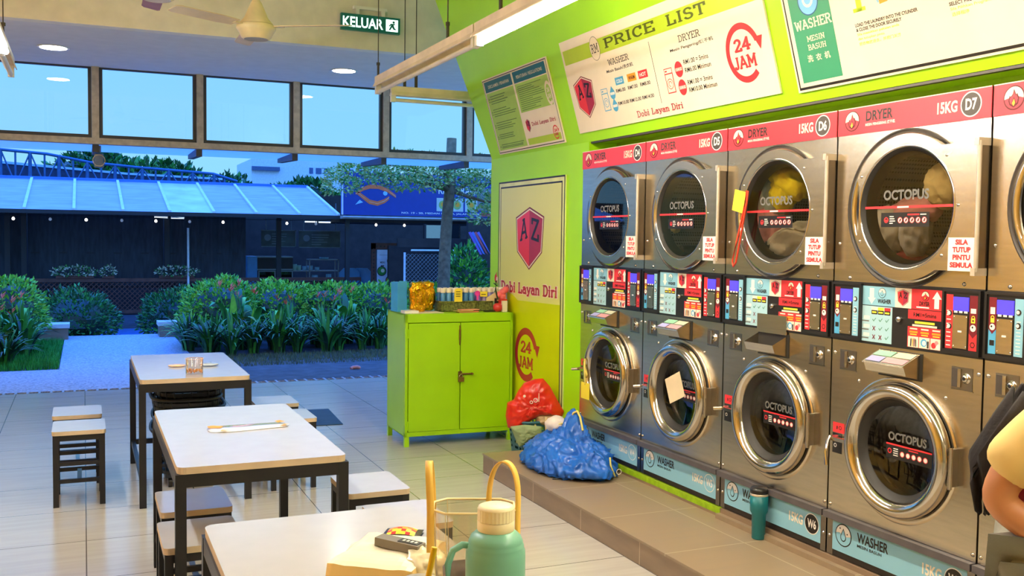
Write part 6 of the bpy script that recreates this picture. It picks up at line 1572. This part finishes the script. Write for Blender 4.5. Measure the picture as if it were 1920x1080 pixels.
# framed food banner
t = empty('food_banner', (5.72, 19.55, -.3), label='white food banner hanging in a studded dark timber frame', cat='banner')
b = MB(); b.box(-.31, -.22, -.02, .03, 0, 1.74, FD['brown']); b.box(.22, .31, -.02, .03, 0, 1.74, FD['brown']); b.box(-.31, .31, -.02, .03, 1.62, 1.75, FD['brown'])
for k in range(16): b.cyl((-.265, -.025, .5 + k * .075), (-.265, -.019, .5 + k * .075), .014, BLACK, 8); b.cyl((.265, -.025, .5 + k * .075), (.265, -.019, .5 + k * .075), .014, BLACK, 8)
for k in range(6): b.cyl((-.2 + k * .08, -.025, 1.68), (-.2 + k * .08, -.019, 1.68), .014, BLACK, 8)
b.build('timber_frame', t)
b = MB(); b.box(-.20, .19, -.045, -.04, .75, 1.61, mat('banner_white', (206, 212, 226), .5)); y = -.047
b.text('MENU', -.13, 1.33, .10, .04, y, DKGREY); b.rect(-.12, -.05, 1.27, 1.29, y, DKGREY); b.rect(-.15, .15, 1.50, 1.505, y, DKGREY)
for (x, z, r, m) in ((.09, 1.38, .08, ORANGE), (-.1, 1.17, .10, G['mid']), (.08, .98, .10, ORANGE)): b.disc(x, z, r, y - .001, DKGREY, 20); b.disc(x, z, r * .82, y - .002, m, 20); b.disc(x + .02, z + .01, r * .4, y - .003, CREAM, 14)
b.build('print', t)
# billboard
t = empty('billboard', (4.63, 18.9, 2.0), label='deep blue billboard with a fish emblem behind the tree', cat='billboard')
NAVY = mat('billboard_blue', (14, 52, 140), .4, var=.03)
b = MB(); W = 4.3; H = .84; y = -.002
b.box(0, W, 0, .06, 0, H, NAVY); b.box(0, .03, -.01, 0, 0, H, RIB)
b.text('NO. 19 - 20, MEDAN SELERA, JALAN SELERA', 1.22, .035, 1.75, .045, y, WHITE, bold=.01)
FO = mat('billboard_orange', (240, 110, 60), .4)
def ribbon(b, pts, w, m, y):
    v = []
    for i, p in enumerate(pts):
        a = pts[max(0, i - 1)]; c = pts[min(len(pts) - 1, i + 1)]; dx, dz = c[0] - a[0], c[1] - a[1]; l = sqrt(dx * dx + dz * dz); ww = w * (.3 + .7 * sin(pi * (i + .3) / (len(pts) - .4)))
        v += [(p[0] - dz / l * ww, y, p[1] + dx / l * ww), (p[0] + dz / l * ww, y, p[1] - dx / l * ww)]
    b.add(v, [(2 * i, 2 * i + 1, 2 * i + 3, 2 * i + 2) for i in range(len(pts) - 1)], m)
low = [(.28, .44), (.42, .34), (.56, .24), (.72, .21), (.86, .26), (.96, .33)]; up_ = [(.28, .44), (.42, .53), (.56, .58), (.74, .58), (.92, .52), (1.10, .40)]
for k, (dz, m) in enumerate(((0, FO), (.028, WHITE), (.045, FO))):
    ribbon(b, [(x, z + dz) for x, z in low], .022 if m is FO else .008, m, y - .001 * k); ribbon(b, [(x, z - dz * .8) for x, z in up_], .022 if m is FO else .008, m, y - .001 * k)
b.poly([(.27, .20), (.36, .30), (.43, .25), (.33, .22)], y, LBLUE); b.disc(.88, .44, .045, y, LBLUE, 18)
for k in range(3):
    x = 1.96 + k * .31; b.rect(x, x + .27, .11, .38, y, mat('photo_tile', (190, 200, 190), .5)); b.disc(x + .135, .24, .09, y - .001, G['olive'], 16); b.disc(x + .14, .25, .05, y - .002, ORANGE, 12)
b.text('RESTORAN', 2.0, .46, .8, .16, y, WHITE); b.rect(2.9, W, .02, .10, y, mat('billboard_red_strip', (190, 60, 70), .5)); b.rect(2.85, W, .14, .60, y, mat('billboard_side', (120, 126, 130), .5))
b.build('board', t)
b = MB(); b.box(-.02, W, -.10, .10, -.08, -.02, FD['metal']); b.box(0, W, -.14, -.10, -.05, -.04, RIB)
for x in (.1, 4.2): b.box(x, x + .08, .06, .14, -2.3, .8, FD['post'])
b.build('support', t)
b = MB(); b.box(4.62, 9.5, 19.05, 22, 1.86, 1.92, FD['dark']); b.build('stall_canopy', label='dark flat canopy under the blue billboard', cat='roof')
# right hand structure: dark counter, net and white pipe rail, painted wall
t = empty('netted_enclosure', (5.62, 18.1, -.3), label='netted enclosure with a white pipe rail right of the food banner', cat='fence')
b = MB(); b.cyl((.05, 0, 0), (.05, 0, 1.58), .022, FD['pipe'], 8); b.cyl((.18, 0, 1.62), (1.3, 0, 1.62), .018, FD['pipe'], 8); b.cyl((1.3, 0, 0), (1.3, 0, 1.6), .014, FD['pipe'], 8); b.build('pipe_rail', t)
b = MB(); n = 20
for k in range(-12, n):
    x0 = .05 + k * .08
    for sg in (1, -1):
        pts = [(x0, .6), (x0 + .95, 1.55)] if sg > 0 else [(x0 + .95, .6), (x0, 1.55)]
        pts = [p for p in pts]
        (xa, za), (xb, zb) = pts
        f0 = max(0, min(1, (.05 - xa) / (xb - xa))); f1 = max(0, min(1, (1.3 - xa) / (xb - xa)))
        lo, hi = min(f0, f1), max(f0, f1)
        if hi - lo > .02: b.cyl((xa + (xb - xa) * lo, 0, za + (zb - za) * lo), (xa + (xb - xa) * hi, 0, za + (zb - za) * hi), .004, FD['metal'], 4, caps=False)
b.build('net', t)
b = MB(); b.box(0, 2.3, .3, .36, 1.68, 1.85, FD['dark']); b.box(0, 2.3, .9, 1.0, 0, 1.7, FD['dark']); b.build('back_panel', t)
b = MB(); b.box(.62, 1.35, .42, .46, 1.86, 2.12, glass('enclosure_window', (170, 200, 210), .25)); b.box(.58, .62, .40, .48, 1.85, 2.14, FD['post']); b.build('window', t)
b = MB(); b.box(6.9, 8.4, 17.9, 18.0, -.3, 1.95, FD['dark'])
o = b.build('painted_wall', label='dark wall with purple and red painted streaks beside the green pier', cat='wall'); mm = MB()
b2 = MB()
for k, c in enumerate(((120, 90, 180), (90, 110, 190), (200, 80, 90), (110, 100, 190))): b2.poly([(.0 + k * .06, .5 + k * .02), (.05 + k * .06, .5), (-.2 + k * .06, .95), (-.25 + k * .06, .93)], -.003, mat('streak_%s' % 'abcd'[k], c, .5))
o2 = b2.build('painted_streaks', o); o2.location = (7.15, 17.9, .75)
shrub('garden_bush', (6.35, 16.6, -.34), (.42, .4, .86), 1700, .11, [G['mid'], G['dark'], G['light']], 71, 'leafy bush growing next to the green pier')
shrub('garden_bush', (6.0, 15.6, -.02), (.45, .35, .36), 1300, .09, [G['mid'], G['dark'], G['light']], 72, 'low bush right of the tree trunk')
for i, (x, y, lb) in enumerate(((4.6, 15.9, 'spiky pale plant left of the tree trunk'), (5.75, 15.2, 'spiky pale plant right of the tree trunk'))):
    t = empty('spiky_plant', (x, y, -.02), label=lb, cat='plant'); lily_mesh(80 + i, 34, .9, .5, .016, [G['pale'], G['mid'], G['dark']]).build('leaves', t)

# ---------------------------------------------------------------- beyond the roofs
TB = mat('truss_blue', (40, 96, 150), .5, var=.08); TARP = mat('pale_sheet', (170, 210, 230), .4)
t = empty('roof_truss', (0, 30, 0), label='long blue steel roof truss sloping down behind the stall roof', cat='truss')
chord = [(-4.5, 3.98), (-2.05, 3.82), (-.9, 3.75), (.2, 3.56), (1.46, 3.47), (2.5, 3.42), (3.52, 3.37), (4.2, 3.17)]
def cz_(x):
    for (a, c), (d, e_) in zip(chord, chord[1:]):
        if a <= x <= d: return c + (e_ - c) * (x - a) / (d - a)
    return chord[-1][1]
b = MB(); b.tube([(x, 0, z) for x, z in chord], .045, TB, 6); b.tube([(-4.5, 0, 2.85), (4.3, 0, 2.92)], .045, TB, 6); b.build('chord', t)
b = MB(); x = -4.2; k = 0
while x < 4.1:
    b.cyl((x, 0, 2.87), (x, 0, cz_(x)), .028 if k % 2 else .05, TB, 5)
    if k % 2 == 0: b.cyl((x, 0, cz_(x)), (x - .36, 0, 2.87), .022, TB, 5); b.cyl((x, 0, cz_(x)), (x + .36, 0, 2.87), .022, TB, 5)
    x += .36 if x < 2.6 else .3; k += 1
b.build('web', t)
b = MB(); b.add([(-4.6, 31, 2.6), (4.0, 31, 2.6), (4.0, 31, 3.28), (1.2, 31, 3.36), (-2, 31, 3.55), (-4.6, 31, 3.7), (-4.6, 33, 2.6), (4.0, 33, 2.6), (4.0, 33, 3.28), (1.2, 33, 3.36), (-2, 33, 3.55), (-4.6, 33, 3.7)], [(0, 1, 2, 3, 4, 5), (5, 4, 10, 11), (4, 3, 9, 10), (3, 2, 8, 9), (1, 7, 8, 2)], mat('shed_dark', (34, 54, 84), .7, var=.15))
b.add([(-4.6, 30.95, 3.58), (-2, 30.95, 3.50), (1.2, 30.95, 3.31), (3.9, 30.95, 3.25), (3.9, 30.95, 3.31), (1.2, 30.95, 3.37), (-2, 30.95, 3.57), (-4.6, 30.95, 3.66)], [(0, 1, 6, 7), (1, 2, 5, 6), (2, 3, 4, 5)], TARP)
b.build('shed_roof', label='dark shed roof with a pale edge strip behind the blue truss', cat='roof')
def ftree(loc, r, h, n, seed, label):
    t = empty('distant_tree', loc, label=label, cat='tree', group=None)
    b = MB(); rnd = random.Random(seed)
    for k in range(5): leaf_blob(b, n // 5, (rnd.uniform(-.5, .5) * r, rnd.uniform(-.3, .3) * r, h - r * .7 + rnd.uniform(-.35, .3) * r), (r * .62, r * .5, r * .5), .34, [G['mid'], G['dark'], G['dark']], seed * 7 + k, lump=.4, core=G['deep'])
    b.build('foliage', t); b = MB(); b.cyl((0, 0, 0), (0, 0, h - r * .8), .22, BARK, 8, r1=.14); b.build('trunk', t)
ftree((1.6, 45, -.5), 1.9, 5.5, 2200, 1, 'dark tree behind the shed roof, left of centre'); ftree((3.6, 46, -.5), 1.9, 5.35, 2200, 2, 'dark tree behind the blue truss, beside the pale building')
ftree((5.3, 44, -.5), 1.5, 4.75, 2000, 3, 'round dark tree at the right end of the truss'); ftree((.2, 46, -.5), 1.6, 5.6, 1600, 6, 'dark tree farthest left behind the truss')
ftree((8.6, 43, -.5), 1.5, 4.55, 2200, 4, 'rounded dark tree in front of the white flats'); ftree((10.2, 44, -.5), 1.1, 3.9, 1200, 5, 'small tree right of the white flats')
ftree((16, 48, -.5), 2.8, 5.6, 2400, 8, 'distant tree line behind the billboard')
BWH = mat('far_building_white', (206, 218, 232), .7, var=.04); BWN = mat('far_window_dark', (60, 90, 130), .4)
t = empty('apartment_block', (12.3, 80, -.5), label='pale distant block with a blank end wall', cat='building')
b = MB(); b.box(0, 4.6, 0, 8, 0, 8.2, BWH); b.build('wall', t); b = MB(); b.box(.0, 2.2, -.3, 0, 7.3, 7.6, BWN); b.build('ledge', t)
t = empty('apartment_block', (17.3, 84, -.5), label='white distant block with rows of dark windows', cat='building')
b = MB(); b.box(0, 7.0, 0, 8, 0, 8.6, BWH); b.build('wall', t)
for j in range(3):
    for k in range(9):
        if (k == 3): continue
        b = MB(); b.box(.3 + k * .72, .78 + k * .72, -.05, 0, 5.55 + j * .95, 6.05 + j * .95, BWN); b.build('window', t)
# ================================================================ the person at the right edge, seen from the side
SKIN = mat('skin', (206, 140, 92), .5, var=.03); SHIRT = mat('maroon_shirt', (168, 20, 44), .75, var=.08, bump=.1, bscale=30); SLEEVE = mat('pale_yellow_sleeve', (238, 206, 130), .75, var=.04)
JEAN = mat('grey_jeans', (142, 140, 128), .85, var=.08, bump=.2, bscale=200); SCARF = mat('black_headscarf', (30, 24, 26), .8, var=.15, bump=.2, bscale=50); SHOE = mat('dark_shoe', (40, 38, 40), .6)
def make_skin(name, verts, edges, rad, m, parent, **k):
    import bmesh
    bm = bmesh.new(); L = bm.verts.layers.skin.verify(); bv = [bm.verts.new(v) for v in verts]
    for a, c in edges: bm.edges.new((bv[a], bv[c]))
    for i, v in enumerate(bv):
        r_ = rad[i]; v[L].radius = r_ if isinstance(r_, tuple) else (r_, r_); v[L].use_root = (i == 0)
    me = bpy.data.meshes.new(name); bm.to_mesh(me); bm.free(); me.materials.append(m)
    o = bpy.data.objects.new(name, me); COL.objects.link(o); o.parent = parent
    md = o.modifiers.new('skin', 'SKIN'); md.use_smooth_shade = True
    ss = o.modifiers.new('sub', 'SUBSURF'); ss.levels = 2; ss.render_levels = 2
    return o
P = empty('person', (1.942, 1.438, 0.0), (0, 0, radians(-52.7)), 'person at the right edge in a maroon and yellow top and black headscarf', 'person')
# local frame: faces +x, left is +y
def LX(z): return max(0.0, z - 1.0) * .5
V = [(0, 0, .92), (.0, 0, 1.06), (.0, 0, 1.20), (.0, 0, 1.31), (.01, 0, 1.38), (.03, 0, 1.43), (.03, 0, 1.52), (.025, 0, 1.60),
     (-.01, -.10, 1.33), (-.03, -.165, 1.31), (-.095, -.19, 1.18), (-.130, -.20, 1.04), (-.02, -.20, .975), (.105, -.19, .93),
     (-.01, .10, 1.33), (-.0, .165, 1.31), (-.06, .20, 1.18), (-.08, .20, 1.04), (.05, .18, 1.0), (.17, .14, .98),
     (.0, -.09, .86), (.01, -.095, .66), (.01, -.095, .47), (-.02, -.10, .26), (-.03, -.10, .07), (.06, -.105, .035), (.13, -.11, .025),
     (.0, .09, .86), (.01, .095, .66), (.01, .095, .47), (-.02, .10, .26), (-.03, .10, .07), (.06, .105, .035), (.13, .11, .025)]
AK = {10: .5, 11: 0, 12: 0, 13: 0, 16: .6, 17: .4, 18: .4, 19: .4}
V = [(x + LX(z) * AK.get(i, 1.0), y, z) for i, (x, y, z) in enumerate(V)]
Ed = [(0, 1), (1, 2), (2, 3), (3, 4), (4, 5), (5, 6), (6, 7), (3, 8), (8, 9), (9, 10), (10, 11), (11, 12), (12, 13), (3, 14), (14, 15), (15, 16), (16, 17), (17, 18), (18, 19),
      (0, 20), (20, 21), (21, 22), (22, 23), (23, 24), (24, 25), (25, 26), (0, 27), (27, 28), (28, 29), (29, 30), (30, 31), (31, 32), (32, 33)]
Rd = [(.11, .14), (.10, .12), (.11, .14), (.09, .12), .052, .055, .092, .07, .06, .054, .046, .040, .036, .026, .06, .054, .046, .040, .036, .026,
      .085, .075, .055, .05, .032, .035, .026, .085, .075, .055, .05, .032, .035, .026]
def hand(base, s, kd=0):
    n = len(V); side = s
    bx_, by_, bz_ = base
    V.append((bx_ + .045, by_, bz_ - .012)); Rd.append((.026, .017)); Ed.append((kd, n))
    for k in range(4):
        off = (-.024 + .016 * k); L = (.030, .036, .034, .026)[k]
        a = len(V); V.extend([(bx_ + .075, by_ + side * .004 + off * .25, bz_ - .012 - off), (bx_ + .075 + L, by_ + side * .012 + off * .25, bz_ - .020 - off), (bx_ + .075 + L * 1.6, by_ + side * .03 + off * .2, bz_ - .030 - off)])
        Rd.extend([.0085, .008, .0065]); Ed.extend([(n, a), (a, a + 1), (a + 1, a + 2)])
    a = len(V); V.extend([(bx_ + .035, by_ + side * .022, bz_ + .012), (bx_ + .065, by_ + side * .035, bz_ + .014)]); Rd.extend([.0095, .008]); Ed.extend([(n, a), (a, a + 1)])
hand(V[13], 1, 13); hand(V[19], -1, 19)
body = make_skin('body', V, Ed, Rd, SKIN, P)
# face features on the head
b = MB(); hx = .125 + LX(1.5)
b.add([(hx - .01, -.012, 1.505), (hx + .018, 0, 1.497), (hx - .01, .012, 1.505), (hx - .004, 0, 1.545)], [(0, 1, 3), (1, 2, 3), (0, 2, 1)], SKIN, True); b.build('nose', body)
for s in (-1, 1):
    b = MB(); b.lathe([(.001, -.011), (.011, 0), (.001, .011)], (hx - .022, s * .032, 1.548), WHITE, 10); b.lathe([(.001, -.005), (.006, 0), (.001, .005)], (hx - .012, s * .033, 1.548), INK, 8); b.build('eye', body)
    b = MB(); b.tube([(.27, s * .094, 1.50), (.265, s * .104, 1.53), (.29, s * .098, 1.56)], .010, SKIN, 6); b.build('ear', body)
b = MB(); b.tube([(hx - .025, -.024, 1.468), (hx - .008, 0, 1.466), (hx - .025, .024, 1.468)], .005, mat('lips', (170, 80, 80), .5), 6, flat=.6); b.build('mouth', body)
# shirt with sleeves
SV = [(-.01, 0, .935), (.0, 0, 1.08), (.0, 0, 1.21), (.0, 0, 1.31), (.01, 0, 1.37)]
SV = [(x + LX(z), y, z) for x, y, z in SV]
SE = [(0, 1), (1, 2), (2, 3), (3, 4)]
SR = [(.150, .175), (.122, .15), (.128, .16), (.105, .135), .07]
make_skin('shirt', SV, SE, SR, SHIRT, P)
for s in (-1, 1):
    q = [(-.01, s * .09, 1.325), (-.03, s * .17, 1.31), (-.085, s * .192, 1.20), (-.118 if s < 0 else -.075, s * .20, 1.085)]
    q = [(x + LX(z) * k, y, z) for (x, y, z), k in zip(q, (1, 1, .6, 0 if s < 0 else .4))]
    make_skin('sleeve', q, [(0, 1), (1, 2), (2, 3)], [.074, .070, .066, .064], SLEEVE, P, )
# printed yellow shapes on the maroon back and side
b = MB(); rnd = random.Random(3)
for k in range(16):
    a = radians(150 + rnd.uniform(0, 130)); z = rnd.uniform(1.08, 1.33); r_ = .138
    t1 = Vector((-sin(a), cos(a), 0)); c_ = Vector((LX(z) + r_ * cos(a), 1.22 * r_ * sin(a), z)); s_ = rnd.uniform(.012, .03)
    b.add([tuple(c_ + t1 * s_), tuple(c_ + Vector((0, 0, s_ * 1.5))), tuple(c_ - t1 * s_), tuple(c_ - Vector((0, 0, s_)))], [(0, 1, 2, 3)], SLEEVE)
b.build('shirt_print', P)
# trousers
TV = [(-.01, 0, .92), (.0, -.095, .86), (.01, -.10, .66), (.01, -.10, .47), (-.02, -.105, .26), (-.03, -.105, .10), (.0, .095, .86), (.01, .10, .66), (.01, .10, .47), (-.02, .105, .26), (-.03, .105, .10)]
make_skin('trousers', TV, [(0, 1), (1, 2), (2, 3), (3, 4), (4, 5), (0, 6), (6, 7), (7, 8), (8, 9), (9, 10)], [(.146, .165), .122, .094, .076, .068, .062, .112, .094, .076, .068, .062], JEAN, P)
b = MB(); b.tube([(-.085, -.105, .95), (-.115, -.10, .86), (-.105, -.115, .74)], .002, INK, 5); b.build('trouser_seam', P)
for s in (-1, 1):
    make_skin('shoe', [(-.06, s * .105, .045), (.03, s * .105, .045), (.12, s * .11, .035)], [(0, 1), (1, 2)], [.043, .044, .034], SHOE, P)
# headscarf: hood, shoulder drape and a tail down the back
def drape(rows, m, parent, name, th=.006, a0=0, a1=360, N=48, seed=0, lean=True):
    b = MB(); v = []
    for (z, rx, ry, cx_, cy_, fold) in rows:
        for k in range(N + 1):
            a = radians(a0 + (a1 - a0) * k / N)
            f = 1 + fold * (sin(a * 7 + seed + z * 9) * .6 + sin(a * 13 + z * 17) * .4)
            v.append((cx_ + (LX(z) if lean else 0) + rx * f * cos(a), cy_ + ry * f * sin(a), z - fold * .25 * (1 + sin(a * 5 + 1))))
    R = len(rows); W_ = N + 1
    b.add(v, [(i * W_ + k, i * W_ + k + 1, (i + 1) * W_ + k + 1, (i + 1) * W_ + k) for i in range(R - 1) for k in range(N)], m, True)
    o = b.build(name, parent); s = o.modifiers.new('thick', 'SOLIDIFY'); s.thickness = th; s.offset = 1; return o
drape([(1.655, .01, .01, .01, 0, 0), (1.65, .05, .05, .01, 0, 0), (1.62, .095, .085, .01, 0, 0), (1.56, .122, .105, .005, 0, .01), (1.50, .122, .108, .0, 0, .02), (1.44, .112, .105, -.005, 0, .03)], SCARF, P, 'headscarf_hood', a0=38, a1=322)
drape([(1.47, .095, .095, .0, 0, .02), (1.42, .105, .115, -.002, 0, .03), (1.37, .135, .17, -.008, 0, .04), (1.31, .155, .225, -.018, 0, .05), (1.25, .165, .24, -.022, 0, .06), (1.19, .170, .235, -.026, 0, .07)], SCARF, P, 'headscarf_drape', seed=1.0)
drape([(1.26, .030, .07, -.075, -.06, .10), (1.20, .030, .075, -.110, -.07, .12), (1.12, .026, .06, -.155, -.08, .14), (1.06, .020, .035, -.150, -.09, .14), (1.03, .010, .01, -.148, -.10, .1)], SCARF, P, 'headscarf_tail', seed=2.0, lean=False)
